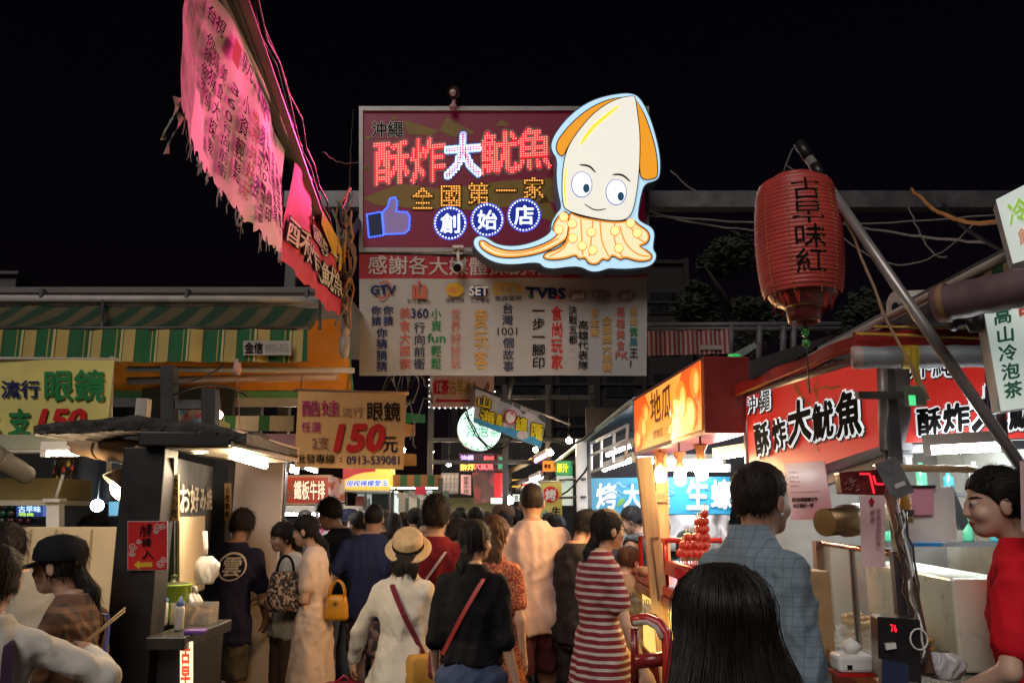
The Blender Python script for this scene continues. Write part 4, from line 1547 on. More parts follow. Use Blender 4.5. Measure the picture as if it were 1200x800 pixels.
PUR = M('ink_purple', (.14, .04, .28), rough=.9, spec=.08)
tb('台視', .10, .20, .09, .20, BLACKI); tb('非凡', .34, .46, .05, .16, M('ink_slate', (.05, .06, .11), rough=.9, spec=.08))
tb('TVBS', .50, .68, .05, .18, PUR, .04); tb('2013', .78, .88, .04, .14, PUR)
q = [ev(T_, t).lerp(ev(B_, t), v) for t, v in ((.25, .10), (.31, .10), (.31, .26), (.25, .26))]
b.slab(FB, [tuple(p) for p in q], None, wv1(*q[0]) + .02, PINKI)
for s, t0, v0, v1, m in (('你猜你猜', .12, .26, .66, BLACKI), ('猜猜猜', .17, .30, .7, BLACKI), ('美食大探索', .24, .30, .92, BLACKI), ('360行向前衝', .33, .30, .95, M('ink_slate')), ('小資輕鬆', .42, .26, .9, BLACKI), ('世界好好玩', .50, .28, .92, PINKI),
                         ('愛玩客', .57, .3, .85, PUR), ('台灣1001個故事', .645, .26, .95, BLACKI), ('一步一腳印', .72, .26, .9, BLACKI), ('食尚玩家', .79, .24, .85, PUR), ('決戰五都', .86, .25, .85, BLACKI), ('高雄代表隊', .925, .3, .9, BLACKI)):
 tb(s, t0, t0 + .05, v0, v1, m, .015, True)
b.build('lettering', RB)
b = MB(); rr = random.Random(8)
for k in range(30):
 t = rr.random(); p = ev(B_, t); w0 = FB.W(p.x, p.y, wv1(p.x, p.y))
 n = rr.randint(2, 4); l = rr.uniform(.03, .10)
 pts = [w0 + Vector((rr.uniform(-.006, .006), rr.uniform(-.006, .006), -l * i / n)) for i in range(n + 1)]
 b.tube(pts, rr.uniform(.0015, .004), M('grimy_cloth'), 4)
for (a, c) in ((.0, 1.0), (.03, 1.0)):
 p = ev(B_, a); w0 = FB.W(p.x, p.y, .03)
 vs = []
 for i in range(5):
  for j in range(3):
   vs.append(w0 + FB.u * ((j - 1) * .035 * (1 - .12 * i)) + Vector((.02 * math.sin(i + j), -.012 * i, -.045 * i + .01 * j)))
 b.add(vs, [(i * 3 + j, i * 3 + 3 + j, i * 3 + 4 + j, i * 3 + 1 + j) for i in range(4) for j in range(2)], M('grimy_cloth'), True)
b.build('frayed_strips', RB)['kind'] = 'stuff'


def wv2(a, c):
 return .02 * math.sin(a * 5 + c * 4) + .012 * math.sin(a * 13 - c * 8)


R2, ev2, T2, B2 = hung('hanging_banner', FB, [(342, 190), (370, 238), (400, 292)], [(331, 300), (352, 328), (375, 352), (397, 371)], M('red_banner_cloth', (.52, .035, .06), rough=.7, var=.2, vs=5, bump=.008, bs=8), 30, 16, wv2,
                       'red cloth banner with pale outlined characters hung at the far end of the overhead beam', 'banners under the overhead beam', rag=.02, seed=6)
b = MB()
ev, T_, B_ = ev2, T2, B2
wv1_, wv1 = wv1, wv2
q = [ev(T_, t).lerp(ev(B_, t), v) for t, v in ((.45, .03), (.98, .03), (.98, .20), (.9, .42), (.45, .2))]
b.slab(FB, [tuple(p) for p in q], None, .03, YELI)
for s, t0, t1, v0, v1 in (('酥', .05, .26, .52, .78), ('炸', .26, .46, .52, .80), ('大', .46, .62, .50, .78), ('魷', .62, .78, .48, .78), ('魚', .78, .94, .46, .78), ('全', .25, .38, .24, .42), ('國', .40, .53, .24, .42), ('第', .55, .68, .24, .42), ('一家', .7, .9, .22, .42)):
 tb(s, t0, t1, v0, v1, BLACKI, .06); 
 for i in range(len(b.v) - len(glyphs(s, .06)[0]), len(b.v)):
  pass
 c4 = None
 tb(s, t0, t1, v0, v1, M('banner_ivory', (.60, .52, .42)), .012)
 k = len(glyphs(s, .012)[0])
 for i in range(len(b.v) - k, len(b.v)):
  b.v[i] = tuple(Vector(b.v[i]) + FB.n * .004)
b.build('lettering', R2)
wv1 = wv1_

# cable tangle by the far end of the beam
t = thing('cable_bundle', 'loose tangle of brown and grey cables hanging at the end of the overhead beam', 'cables', P(405, 420, 6.5))
rr = random.Random(12)
for k in range(12):
 b = MB()
 x0 = 400 + rr.uniform(-10, 12); y0 = 225 + rr.uniform(-5, 25)
 pts = [P(x0 + rr.uniform(-12, 12) * math.sin(i * .8 + k) * .9, y0 + i * rr.uniform(13, 18), 6.35 + rr.uniform(-.12, .12)) for i in range(9)]
 b.tube([Vector(p) for p in pts], rr.choice((.006, .009, .012)), rr.choice((WIRE, WIREO, WIREB, M('cable_brown', (.20, .11, .06)))), 5)
 b.build('cable', t)
b = MB(); c = P(402, 300, 6.3)
for k in range(5):
 b.tube([c + Vector((.10 * math.cos(i * .42), .03 * math.sin(i + k), .16 * math.sin(i * .42) - .02 * k)) for i in range(16)], .008, M('cable_brown'), 5)
b.build('coil', t)
# small cylinder lamp hanging there
p = P(404, 392, 6.4)
t = thing('socket_lamp', 'unlit cylindrical lamp socket hanging under the end of the overhead beam', 'lamp', p)
b = MB(); b.lathe([(0, .16), (.035, .16), (.04, .02), (.03, 0), (.03, -.02), (.045, -.03), (.04, -.15), (.02, -.19), (0, -.19)], p, M('socket_grey', (.30, .26, .24), rough=.4), 14); b.build('socket', t)
b = MB(); b.tube([p + Vector((0, 0, .16)), P(404, 345, 6.45)], .006, WIREB, 5); b.build('cord', t)

# ------------------------------------------------------------------ left stall row: roof, awning, signs
FR = Frame(180, 352, 6.4)
AW = thing('stall_awning', 'wide green and yellow striped canvas awning with a valance across the left stall', 'awning', FR.W(0, 0, 0))
yt, yb = FR.W(0, 0).z, None
pA, pB = P(-120, 357, 6.5), P(376, 360, 6.5)
qA, qB = P(-120, 386, 5.7), P(360, 386, 5.7)
b = MB()
vs = []
N = 48
for i in range(N + 1):
 t = i / N
 for j in range(7):
  v = j / 6
  p = pA.lerp(pB, t).lerp(qA.lerp(qB, t), v)
  vs.append(p + Vector((0, 0, -.05 * math.sin(math.pi * v) + .012 * math.sin(i * .9))))
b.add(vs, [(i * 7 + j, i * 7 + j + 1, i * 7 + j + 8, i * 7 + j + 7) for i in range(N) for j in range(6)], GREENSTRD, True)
b.build('canopy', AW)
FV = Frame(120, 405, 5.68)
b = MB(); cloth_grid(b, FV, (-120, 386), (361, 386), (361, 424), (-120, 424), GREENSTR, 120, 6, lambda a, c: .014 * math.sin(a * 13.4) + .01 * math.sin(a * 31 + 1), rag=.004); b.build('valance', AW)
b = MB(); b.tube([qA + Vector((0, 0, .01)), qB + Vector((0, 0, .01))], .013, DSTEEL); b.build('front_rail', AW)
for px in (375, 120, -100):
 b = MB(); b.tube([P(px, 352, 6.46), P(px, 385, 5.7)], .012, DSTEEL); b.build('strut', AW)
RF = thing('stall_roof', 'pale metal roof edge with a round white gutter pipe above the striped awning', 'roof', P(100, 345, 6.6))
b = MB(); b.tube([P(-140, 350, 6.48), P(378, 352, 6.48)], .035, PIPE, 12); b.build('gutter', RF)
zr = P(100, 343, 6.5).z
b = MB(); b.box((-5.4, 6.5, zr), (-1.38, 9.5, zr + .05), M('roof_sheet', (.12, .11, .11), rough=.6)); b.build('sheet', RF, .004)
b = MB()
for px in (50, 220, 360):
 p = P(px, 352, 6.48); b.box((p.x - .012, p.y - .04, p.z + .02), (p.x + .012, p.y + .02, p.z + .09), DSTEEL)
b.build('clip', RF)
# roof corner in the top-left
p = P(5, 330, 8)
b = MB(); b.box((p.x - 1.2, p.y, p.z - .15), (p.x + .12, p.y + .5, p.z + .06), M('dark_roof', (.05, .045, .05)))
b.box((p.x - 1.2, p.y - .05, p.z + .06), (p.x + .16, p.y + .5, p.z + .10), M('dark_roof'))
tag(b.build('roof_block', bevel=.01), 'dark roof block above the white gutter at the left edge', 'roof')
# little plate on the valance
F = Frame(313, 408, 5.64)
t = thing('name_plate', 'small grey name plate clipped to the striped valance', 'plate', F.W(0, 0))
b = MB(); fbox(b, F, (285, 399, 341, 416), -.01, 0, M('plate_grey', (.35, .33, .30))); b.build('plate', t)
b = MB(); text(b, F, '金信', (287, 401, 308, 414), BLACKI, off=0.027); text(b, F, '0933-555', (311, 403, 338, 412), M('plate_ink', (.22, .21, .20))); b.build('lettering', t)
# socket lamps under the valance
for i, (px, py, lab) in enumerate(((278, 429, 'small pink lamp socket dangling below the right part of the striped valance'),)):
 p = P(px, py, 5.7)
 t = thing('lamp_socket', lab, 'lamp', p)
 b = MB(); b.lathe([(0, .05), (.022, .05), (.026, .0), (.03, -.03), (.022, -.06), (0, -.06)], p, M('socket_pink', (.45, .27, .24)), 12); b.build('socket', t)
 b = MB(); b.tube([p + Vector((0, 0, .05)), p + Vector((.005, 0, .16))], .004, WIREB, 5); b.build('cord', t)
 b = MB(); b.tube(sag(p + Vector((0, 0, -.06)), P(282, 512, 5.3), 0, 6, .004), .003, M('cord_pink', (.35, .15, .14)), 5); b.build('pull_cord', t)

# orange tarpaulin
t = thing('orange_awning', 'orange tarpaulin awning hanging behind the striped valance and curving down to the lane', 'awning', P(300, 440, 6.9))
F = Frame(270, 430, 6.9)
b = MB(); cloth_grid(b, F, (120, 398), (408, 372), (412, 457), (120, 458), ORANGE, 40, 10, lambda a, c: .03 * math.sin(a * 4) + .02 * math.sin(c * 14 + a)); b.build('tarpaulin', t)
b = MB(); b.tube([F.W(*F.L(406, 376), -.01), F.W(*F.L(413, 458), -.01)], .008, M('tarp_hem_green', (.05, .25, .08))); b.build('hem', t)
b = MB(); b.tube([P(150, 432, 6.6), P(415, 434, 6.6)], .022, PIPE); b.build('pole', t)
b = MB(); b.tube([P(150, 446, 6.65), P(395, 441, 6.65)], .03, M('pole_pink', (.40, .27, .22), rough=.4)); b.build('roller', t)
F = Frame(300, 468, 6.95)
b = MB(); fbox(b, F, (120, 458, 352, 466), -.05, 0, M('green_trim', (.10, .30, .13))); fbox(b, F, (120, 466, 352, 476), -.05, -.004, PIPE); fbox(b, F, (100, 476, 262, 640), -.09, -.05, DARKW); b.build('rear_screen', t)

# yellow spectacles banner at the far left
F = Frame(60, 468, 5.35, yaw=-2)
t = thing('cloth_sign', 'pale yellow cloth sign with green and red hand-painted prices at the left edge', 'sign', F.W(0, -.2), 'cloth signs for spectacles')
dz = lambda a, c: .007 * math.sin(a * 6 + c * 3)
b = MB(); cloth_grid(b, F, (-140, 420), (134, 422), (126, 509), (-140, 512), M('yellow_cloth', (.66, .58, .18), rough=.7, var=.10), 30, 10, dz); b.build('cloth', t)
b = MB()
text(b, F, '流行', (2, 446, 47, 466), BLUEI, off=0.027, disp=dz, d=.012); text(b, F, '眼鏡', (54, 434, 124, 470), GREENI, off=0.027, disp=dz, d=.012)
text(b, F, '酷娃', (-120, 440, -10, 470), M('ink_magenta', (.4, .04, .15), rough=.9, spec=.08), off=0.027, disp=dz, d=.012)
text(b, F, '支', (11, 480, 36, 510), GREENI, off=0.045, disp=dz, d=.012); text(b, F, '2', (-22, 482, 0, 508), GREENI, off=0.045, disp=dz, d=.012)
text(b, F, '150', [(52, 480), (104, 480), (98, 503), (45, 503)], REDI, off=0.050, disp=dz, d=.012)
b.build('lettering', t)
b = MB(); b.tube([P(-140, 419, 5.36), P(138, 421, 5.36)], .012, PIPE); b.tube([P(131, 418, 5.38), P(127, 560, 5.38)], .016, PIPE); b.build('frame', t)

# orange price sign beside the lane
F = Frame(411, 506, 5.0, yaw=2, roll=-1)
t = thing('cloth_sign', 'orange cloth sign with a big red price and a phone line hung beside the lane', 'sign', F.W(0, -.2), 'cloth signs for spectacles')
dz = lambda a, c: .008 * math.sin(a * 9 + c * 5) + .004 * math.sin(a * 23)
OC = M('peach_cloth', (.66, .36, .13), rough=.7, var=.08)
b = MB(); cloth_grid(b, F, (349, 458), (476, 462), (473, 550), (345, 547), OC, 26, 16, dz); b.build('cloth', t)
b = MB(); K = dict(disp=dz, d=.009)
text(b, F, '酷娃', (354, 469, 398, 487), M('ink_magenta', (.40, .05, .14), rough=.9, spec=.08), off=0.009, **K); text(b, F, '流行', (401, 477, 426, 489), M('ink_brown', (.30, .14, .10), rough=.9, spec=.08), **K)
text(b, F, '眼鏡', (431, 471, 469, 493), BLACKI, off=0.011, **K); text(b, F, '任選', (353, 494, 376, 506), M('ink_magenta'), off=0.011, **K); text(b, F, '2支', (366, 511, 385, 526), M('ink_brown'), off=0.011, **K)
text(b, F, '150', [(399, 498), (453, 498), (447, 528), (392, 528)], REDI, off=0.050, **K); text(b, F, '元', (449, 512, 466, 530), BLACKI, off=0.011, **K)
text(b, F, '批發專線', (348, 532, 392, 543), BLACKI, off=0.011, **K); text(b, F, ':', (398, 536, 400, 541), BLACKI, off=0.011, **K); text(b, F, '0913-539081', (406, 534, 468, 544), M('ink_slate'), off=0.016, **K)
b.build('lettering', t)
b = MB(); b.tube([P(345, 457, 5.01), P(479, 461, 5.03)], .010, M('rod_rust', (.2, .10, .06))); b.build('rod', t)
b = MB()
for px in (352, 470):
 b.tube([P(px, 458, 5.0), P(px + 2, 440, 5.3)], .003, WIREB, 4)
b.build('cord', t)

# ------------------------------------------------------------------ dark timber grill stall
GS = thing('grill_stall', 'black timber food stall with a lit canopy, a low counter and a pale rear partition', 'stall', (-1.5, 4.2, 0))
ZC = 1.885
b = MB(); b.box((-1.615, 3.46, 0), (-1.44, 3.60, ZC), BLACKW); b.build('post', GS, .006)
b = MB(); b.box((-1.53, 3.40, ZC + .002), (-1.155, 4.45, ZC + .06), M('black_fascia', (.022, .022, .024), rough=.4)); b.build('canopy', GS, .006)
b = MB(); b.box((-1.42, 3.43, ZC - .006), (-1.17, 4.44, ZC + .0), M('soffit', (.60, .52, .42), rough=.4)); b.build('soffit', GS)
b = MB(); b.box((-1.154, 3.41, ZC - .004), (-1.135, 4.45, ZC + .07), M('canopy_side', (.45, .37, .32), rough=.4)); b.build('side_panel', GS)
DL = E('downlight_glow', (1.0, .80, .50), 14)
for (x, y) in ((-1.36, 3.62), (-1.27, 3.82), (-1.34, 4.02), (-1.25, 4.2)):
 b = MB(); b.lathe([(.040, -.004), (.034, -.010), (.030, -.004)], (x, y, ZC - .006), WHITEP, 16); b.lathe([(.030, -.0075), (0, -.0075)], (x, y, ZC - .006), DL, 16); b.build('downlight', GS)
FW = frame_ab(205, 580, 3.66, 250, 580, 6.3)
b = MB(); FWb = lambda bx, d0, d1, m: fbox(b, FW, bx, d0, d1, m)
b.slab(FW, FW.LL([(204, 536), (250, 547), (250, 745), (204, 790)]), -.05, 0, M('charcoal_board', (.016, .016, .017), rough=.5)); b.build('name_board', GS)
b = MB(); text(b, FW, 'お好み焼', [(207, 566), (246, 572), (246, 596), (207, 602)], M('letters_ivory', (.52, .47, .40)), d=.014, off=0.027)
b.build('lettering', GS)
b = MB(); b.slab(FW, FW.LL([(206, 606), (237, 604), (237, 690), (206, 700)]), .004, .016, CREAM); b.build('cream_board', GS, .002)
BX = M('menu_strip', (.50, .30, .10), rough=.5)
for (x0, x1, y0, y1, Yd, s) in ((200.5, 209, 556, 610, 3.60, '飲料小吃'), (263, 270.5, 566, 610, 6.3, '小吃飲料')):
 F = Frame((x0 + x1) / 2, (y0 + y1) / 2, Yd - .02)
 t2 = MB(); fbox(t2, F, (x0, y0, x1, y1), -.012, 0, BX)
 o = t2.build('menu_strip', GS)
 t2 = MB(); vtext(t2, F, s, (x0 + 1.2, y0 + 3, x1 - 1.2, y1 - 3), BLACKI, d=.003, off=0.027); t2.build('lettering', o)
b = MB(); b.box((P(248, 600, 6.35).x, 6.35, 0), (P(265, 600, 6.35).x, 6.5, 2.02), BLACKW); b.build('post', GS, .006)
pl, pr = P(262, 560, 6.7).x, P(331, 560, 6.7).x
b = MB(); b.box((pl, 6.69, 0), (pr, 6.745, P(300, 527, 6.7).z), BEIGE); b.build('partition', GS, .004)
b = MB(); b.tube([P(275, 535, 3.48), P(311, 546, 4.40)], .014, TUBEW, 8); b.build('canopy_tube', GS)
b = MB(); b.tube([P(276, 531, 3.5), P(312, 543, 4.42)], .008, TUBEW, 6); b.build('canopy_tube', GS)
lamp('AREA', (-1.29, 3.95, ZC - .03), 10, (1.0, .80, .55), GS, .2, rot=(0, 0, 0), sy=.8, name='canopy_light')
# counter
b = MB(); b.box((-1.44, 3.42, 1.09), (-1.285, 3.98, 1.14), M('counter_black', (.03, .028, .027), rough=.3)); b.build('counter', GS, .005)
b = MB(); b.box((-1.42, 3.50, .02), (-1.31, 3.95, 1.089), BLACKW); b.build('counter_base', GS, .005)
F = Frame(217, 778, 3.47)
o = MB(); fbox(o, F, (211, 752, 224, 830), -.02, 0, E('sign_cream_lit', (1.0, .80, .50), 1.3, lit=False)); o = o.build('lit_sign', GS)
t2 = MB(); vtext(t2, F, '古早味', (212, 754, 223, 826), E('sign_red_lit', (.7, .10, .04), .9, lit=False), d=.003, off=0.045); t2.build('lettering', o)
# roof tarpaulin on the stall
t = thing('stall_eave', 'dark ragged eave of layered tiles and folded tarpaulin over the black grill stall', 'eave', P(170, 510, 3.6))
rr = random.Random(3)
F = Frame(170, 505, 3.42)
for k in range(4):
 b = MB(); top = [(44 + 6 * k, 499 - k), (80, 494 - 2 * k), (130, 490 - 2 * k), (172, 487 - 2 * k), (215, 494 - 2 * k), (262, 500 - k), (290 - 3 * k, 509)]
 top = [(x + rr.uniform(-3, 3), y + rr.uniform(-1.2, 1.2)) for x, y in smooth_poly(top, 2, False)]
 b.slab(F, F.LL(top + [(x, y + 9 + rr.uniform(-1.5, 2.5)) for x, y in top[::-1]]), -.30 - .22 * k, -.22 * k + .02, TARP)
 b.build('layer', t)
b = MB()
for i in range(26):
 x = 52 + 9 * i + rr.uniform(-2, 2); y = np.interp(x, [50, 130, 172, 262, 292], [505, 500, 499, 511, 519])
 p = F.W(*F.L(x, y), .02); q = p + Vector((rr.uniform(-.02, .02), .5, .05))
 b.tube([p, p.lerp(q, .5) + Vector((0, 0, rr.uniform(-.01, .015))), q], [.014 + rr.uniform(0, .010), .02, .012], TARP, 7)
b.build('tile_ends', t)['kind'] = 'stuff'
b = MB()
for k in range(3):
 b.tube([P(268 + 12 * k, 520 + 4 * k, 4.0 + .15 * k), P(290 + 11 * k, 535 + 2 * k, 4.2 + .15 * k), P(318 + 8 * k, 541, 4.5)], [.02, .025, .01], M('tarp_brown', (.14, .09, .06), rough=.6, var=.4), 7)
b.build('fold', t)
# red arrow notice
F = Frame(174, 638, 3.44, yaw=0, roll=1)
t = thing('notice', 'red paper notice with a yellow arrow taped on the black post', 'notice', F.W(0, 0))
b = MB(); fbox(b, F, (150, 611, 195, 667), -.003, 0, REDI); fbox(b, F, (149, 610, 196, 668), -.006, -.003, M('laminate', (.45, .42, .44), rough=.2)); b.build('sheet', t)
b = MB(); b.slab(F, F.LL([(157, 661), (164, 656), (164, 659), (179, 658), (179, 664), (164, 664), (164, 667)]), None, .003, YELI)
text(b, F, '內用', [(166, 614), (178, 613), (176, 628), (164, 629)], BLACKI, off=0.018); text(b, F, '請', (167, 630, 177, 640), BLACKI, off=0.018); text(b, F, '入', (167, 643, 180, 654), BLACKI, off=0.018)
for cx, cy, r in ((185, 617, 5), (191, 616, 4), (156, 640, 5), (155, 648, 4), (188, 660, 5), (183, 622, 3), (163, 634, 3), (192, 655, 4)):
 pts = [(cx + r * (1 - i / 16) * math.cos(i * .8), cy + r * (1 - i / 16) * math.sin(i * .8)) for i in range(14)]
 b.slab(F, F.LL(stroke(pts, 1.0)), None, .003, M('swirl_pale', (.62, .50, .48)))
b.build('lettering', t)

# things on the counter
ZK = 1.141


def on(px, Y, z=ZK):
 return Vector((P(px, 600, Y).x, Y, z))


p = on(209, 3.90)
t = thing('cooking_pot', 'bright green pot with a dark lid knob on the grill stall counter', 'pot', p)
GP = M('green_enamel', (.22, .38, .02), rough=.3)
b = MB(); b.lathe([(0, 0), (.07, 0), (.078, .02), (.080, .15), (.086, .155), (.086, .162), (.076, .162), (.074, .03), (0, .03)], p + Vector((0, 0, .0)), GP, 24); b.build('pot', t)
b = MB(); b.lathe([(.078, .16), (.05, .168), (.015, .172), (.012, .19), (.02, .2), (0, .205)], p, M('lid_dark', (.06, .07, .03), rough=.3), 20); b.build('lid', t)
for px, Y, lab in ((195, 3.62, 'leftmost white squeeze bottle with a blue cap on the grill counter'), (201, 3.74, 'middle one of three white squeeze bottles with blue caps on the grill counter'), (220, 3.6, 'white squeeze bottle with a blue cap standing apart beside the plastic tub')):
 p = on(px, Y)
 t = thing('squeeze_bottle', lab, 'bottle', p, 'squeeze bottles on the grill counter')
 b = MB(); b.lathe([(0, 0), (.017, 0), (.019, .01), (.019, .085), (.015, .10), (0, .10)], p, M('bottle_white', (.62, .58, .52), rough=.35), 14); b.build('bottle', t)
 b = MB(); b.lathe([(.016, .098), (.017, .112), (.009, .118), (.005, .135), (0, .136)], p, M('cap_blue', (.05, .12, .38), rough=.4), 12); b.build('cap', t)
p = on(237, 3.84)
t = thing('plastic_tub', 'clear plastic tub of crushed brown flakes on the grill counter', 'tub', p)
TUBM = M('clear_plastic', (.62, .60, .58), rough=.15, var=.05, alpha=.38)
b = MB()
for (x0, y0, x1, y1) in ((-.085, -.06, .085, -.056), (-.085, .056, .085, .06), (-.085, -.056, -.081, .056), (.081, -.056, .085, .056)):
 b.box((p.x + x0, p.y + y0, p.z), (p.x + x1, p.y + y1, p.z + .085), TUBM)
b.box((p.x - .09, p.y - .066, p.z + .085), (p.x + .09, p.y - .056, p.z + .092), TUBM)
b.build('tub', t)
b = MB(); rr = random.Random(2)
for k in range(260):
 q = p + Vector((rr.uniform(-.075, .075), rr.uniform(-.05, .05), rr.uniform(.005, .066)))
 s = rr.uniform(.006, .012); d = Vector((rr.gauss(0, 1), rr.gauss(0, 1), rr.gauss(0, 1))).normalized(); e = d.orthogonal().normalized()
 b.add([q + d * s, q + e * s, q - d * s, q - e * s], [(0, 1, 2, 3)], M('flakes', (.38, .24, .12), rough=.8, var=.3))
o = b.build('flakes', t); o['kind'] = 'stuff'


def bag(label, p, w, hgt, m, group=None, handle=True, seed=0, knot=False):
 rr = random.Random(seed)
 t = thing('plastic_bag', label, 'bag', p, group)
 b = MB(); n, k = 44, 16
 vs = []
 for j in range(k + 1):
  v = j / k
  r = (.55 + .5 * math.sin(math.pi * (.15 + .75 * (1 - v)))) * (1 if v < .75 else 1 - (v - .75) * 1.6)
  for i in range(n):
   a = 6.283 * i / n
   q = 1 + .10 * math.sin(a * 3 + v * 4 + seed) + (.05 + .16 * v) * math.sin(a * 9 + 2 * math.sin(v * 5 + seed) + seed) + .06 * math.sin(a * 15 - v * 9) + rr.uniform(-.03, .03)
   vs.append(p + Vector((w * r * q * math.cos(a), w * .6 * r * q * math.sin(a), hgt * v * .8)))
 fs = [(j * n + i, j * n + (i + 1) % n, j * n + n + (i + 1) % n, j * n + n + i) for j in range(k) for i in range(n)] + [list(range(n))[::-1]]
 b.add(vs, fs, m, True); b.build('bag_body', t)
 if handle:
  for s in (-1, 1):
   b = MB(); b.tube([p + Vector((s * w * .55, 0, hgt * .75)), p + Vector((s * w * .40, .0, hgt * .98)), p + Vector((s * w * .15, 0, hgt * 1.0)), p + Vector((s * w * .12, 0, hgt * .75))], w * .09, m, 6); b.build('handle', t)
 return t


PB = M('white_polythene', (.72, .68, .66), rough=.35, var=.08, bump=.006, bs=30, alpha=.92)
bag('white plastic carrier bag standing on the grill counter behind the clear tub', on(231, 3.92), .05, .15, PB, seed=2)
p = Vector((P(241, 640, 4.0).x, 4.0, P(241, 684, 4.0).z))
t = bag('bunch of white plastic bags hanging on a hook in the grill stall', P(240, 684, 4.05), .05, .16, PB, handle=False, seed=5)
b = MB(); b.tube([P(241, 650, 4.05), P(241, 640, 4.05), P(240, 622, 4.05)], .012, PB, 6); b.build('hook_loop', t)
b = MB(); p = on(240, 3.52); b.box((p.x - .04, p.y - .03, p.z), (p.x + .04, p.y + .03, p.z + .015), M('purple_pack', (.14, .05, .30)))
tag(b.build('snack_packet', bevel=.004), 'small purple packet lying at the front of the grill counter', 'packet')
p = on(196, 3.9); b = MB(); b.lathe([(0, 0), (.045, 0), (.05, .04), (.05, .09), (.046, .09), (.044, .01), (0, .01)], p + Vector((.02, 0, 0)), STAIN, 20)
tag(b.build('metal_tin'), 'round steel tin behind the squeeze bottles', 'tin')

# ------------------------------------------------------------------ left counter with the cream splashback
CT = thing('stall_counter', 'long food counter with a tall cream splashback behind the two women at left', 'counter', (-3.0, 4.5, 0))
b = MB(); x0, x1 = P(-60, 650, 4.75).x, P(166, 650, 4.75).x
b.box((x0, 4.75, .9), (x1, 4.79, P(60, 617, 4.75).z), CREAM); b.build('splashback', CT, .004)
b = MB()
for px in (32, 62, 104, 140):
 x = P(px, 650, 4.74).x; b.box((x - .006, 4.742, .93), (x + .006, 4.748, P(60, 618, 4.75).z - .01), M('cream_seam', (.40, .32, .20)))
b.build('seam_strip', CT)
b = MB(); b.box((x0, 3.9, .90), (x1, 4.74, .94), STAIN); b.build('worktop', CT, .004)
b = MB(); b.box((x0, 3.95, .02), (x1, 4.7, .899), M('counter_front', (.06, .055, .05), rough=.4)); b.build('front_panel', CT, .004)
for i, (px, Y, lab, c) in enumerate(((128, 4.0, 'tray of pale dough pieces on the counter beside the black post', (.6, .42, .25)), (142, 4.3, 'tray of pink meat at the rear of the left counter', (.55, .27, .18)))):
 p = on(px, Y, .941)
 t = thing('food_tray', lab, 'tray', p, 'food trays on the left counter')
 b = MB(); b.box((p.x - .12, p.y - .09, p.z), (p.x + .12, p.y + .09, p.z + .012), STAIN); b.box((p.x - .12, p.y - .09, p.z + .0125), (p.x - .113, p.y + .09, p.z + .04), STAIN); b.box((p.x + .113, p.y - .09, p.z + .0125), (p.x + .12, p.y + .09, p.z + .04), STAIN); b.build('tray', t)
 b = MB(); rr = random.Random(i)
 for k in range(14):
  b.sph(p + Vector((rr.uniform(-.09, .09), rr.uniform(-.06, .06), .035 + rr.uniform(0, .045))), .032, M('food%d' % i, c, rough=.5, var=.25, vs=20), 8, 5, (1.2, 1, .6))
 o = b.build('food', t); o['kind'] = 'stuff'
# boxy cabinet and white pillar at left
F = Frame(36, 576, 4.85)
t = thing('wall_cabinet', 'khaki box cabinet with a white lower rail at the left edge', 'cabinet', F.W(0, 0))
b = MB(); fbox(b, F, (-60, 560, 72, 585), -.35, 0, M('khaki', (.20, .15, .05), rough=.6)); b.build('box', t, .005)
b = MB(); fbox(b, F, (-60, 585.5, 70, 592), -.34, .01, M('khaki_white', (.50, .48, .38))); b.build('rail', t, .003)
b = MB(); b.tube([F.W(*F.L(68, 583), .02), F.W(*F.L(76, 556), .02)], .010, WHITEP); b.build('bracket', t)
F = Frame(62, 600, 4.84)
b = MB(); fbox(b, F, (52, 584, 72, 588), -.06, .02, WHITEP); fbox(b, F, (54, 588.2, 69, 622), -.06, 0, WHITEP)
tag(b.build('pillar', bevel=.004), 'short white pillar standing on the splashback under the khaki cabinet', 'pillar')
# roller with open end, two rolled blinds
for (x0, y0, Y0, x1, y1, Y1, r, m, lab) in ((92, 519, 4.1, 168, 533, 3.75, .058, M('blind_tan', (.55, .38, .24), rough=.4, var=.2), 'tan rolled blind lit by the clip lamp under the stall roof'), (-40, 512, 3.2, 30, 556, 4.0, .044, M('blind_grey', (.02, .018, .018), rough=.8, var=.3), 'grey rolled blind jutting in at the left edge')):
 a, c = P(x0, y0, Y0), P(x1, y1, Y1)
 t = thing('rolled_blind', lab, 'blind', (a + c) / 2, 'rolled blinds over the left stalls')
 b = MB(); n = 12; b.tube([a.lerp(c, i / n) for i in range(n + 1)], [r * (1 + .05 * math.sin(i * 2.1)) for i in range(n + 1)], m, 16); b.build('roll', t)
 e = a if x0 > 0 else c
 d = (c - a).normalized() * (-1 if x0 > 0 else 1)
 b = MB(); b.lathe([(r * .75, .001), (r * .7, .004), (0, .004)], e, BLACKI, 16, axis=d); b.build('open_end', t)
 b = MB(); q = a.lerp(c, .42); b.lathe([(r * 1.06, -.008), (r * 1.09, 0), (r * 1.06, .008)], q, M('blind_tie', (.05, .03, .02)), 16, axis=d); b.build('tie', t)
# ceiling fixture panel
F = Frame(60, 522, 4.6)
t = thing('stall_beam', 'pale green metal beam with a tube lamp under the yellow cloth sign', 'beam', F.W(0, 0))
b = MB(); fbox(b, F, (-60, 509, 110, 526), -.06, 0, M('pale_green_metal', (.30, .32, .24), rough=.5)); b.build('beam', t, .004)
b = MB(); fbox(b, F, (-60, 526.5, 118, 530), -.10, .01, PIPE); b.build('lower_rail', t, .002)
tube_light('warm white tube lamp under the pale green beam at left', P(56, 531.5, 4.3), P(116, 531.5, 4.3), TUBEW, .012)
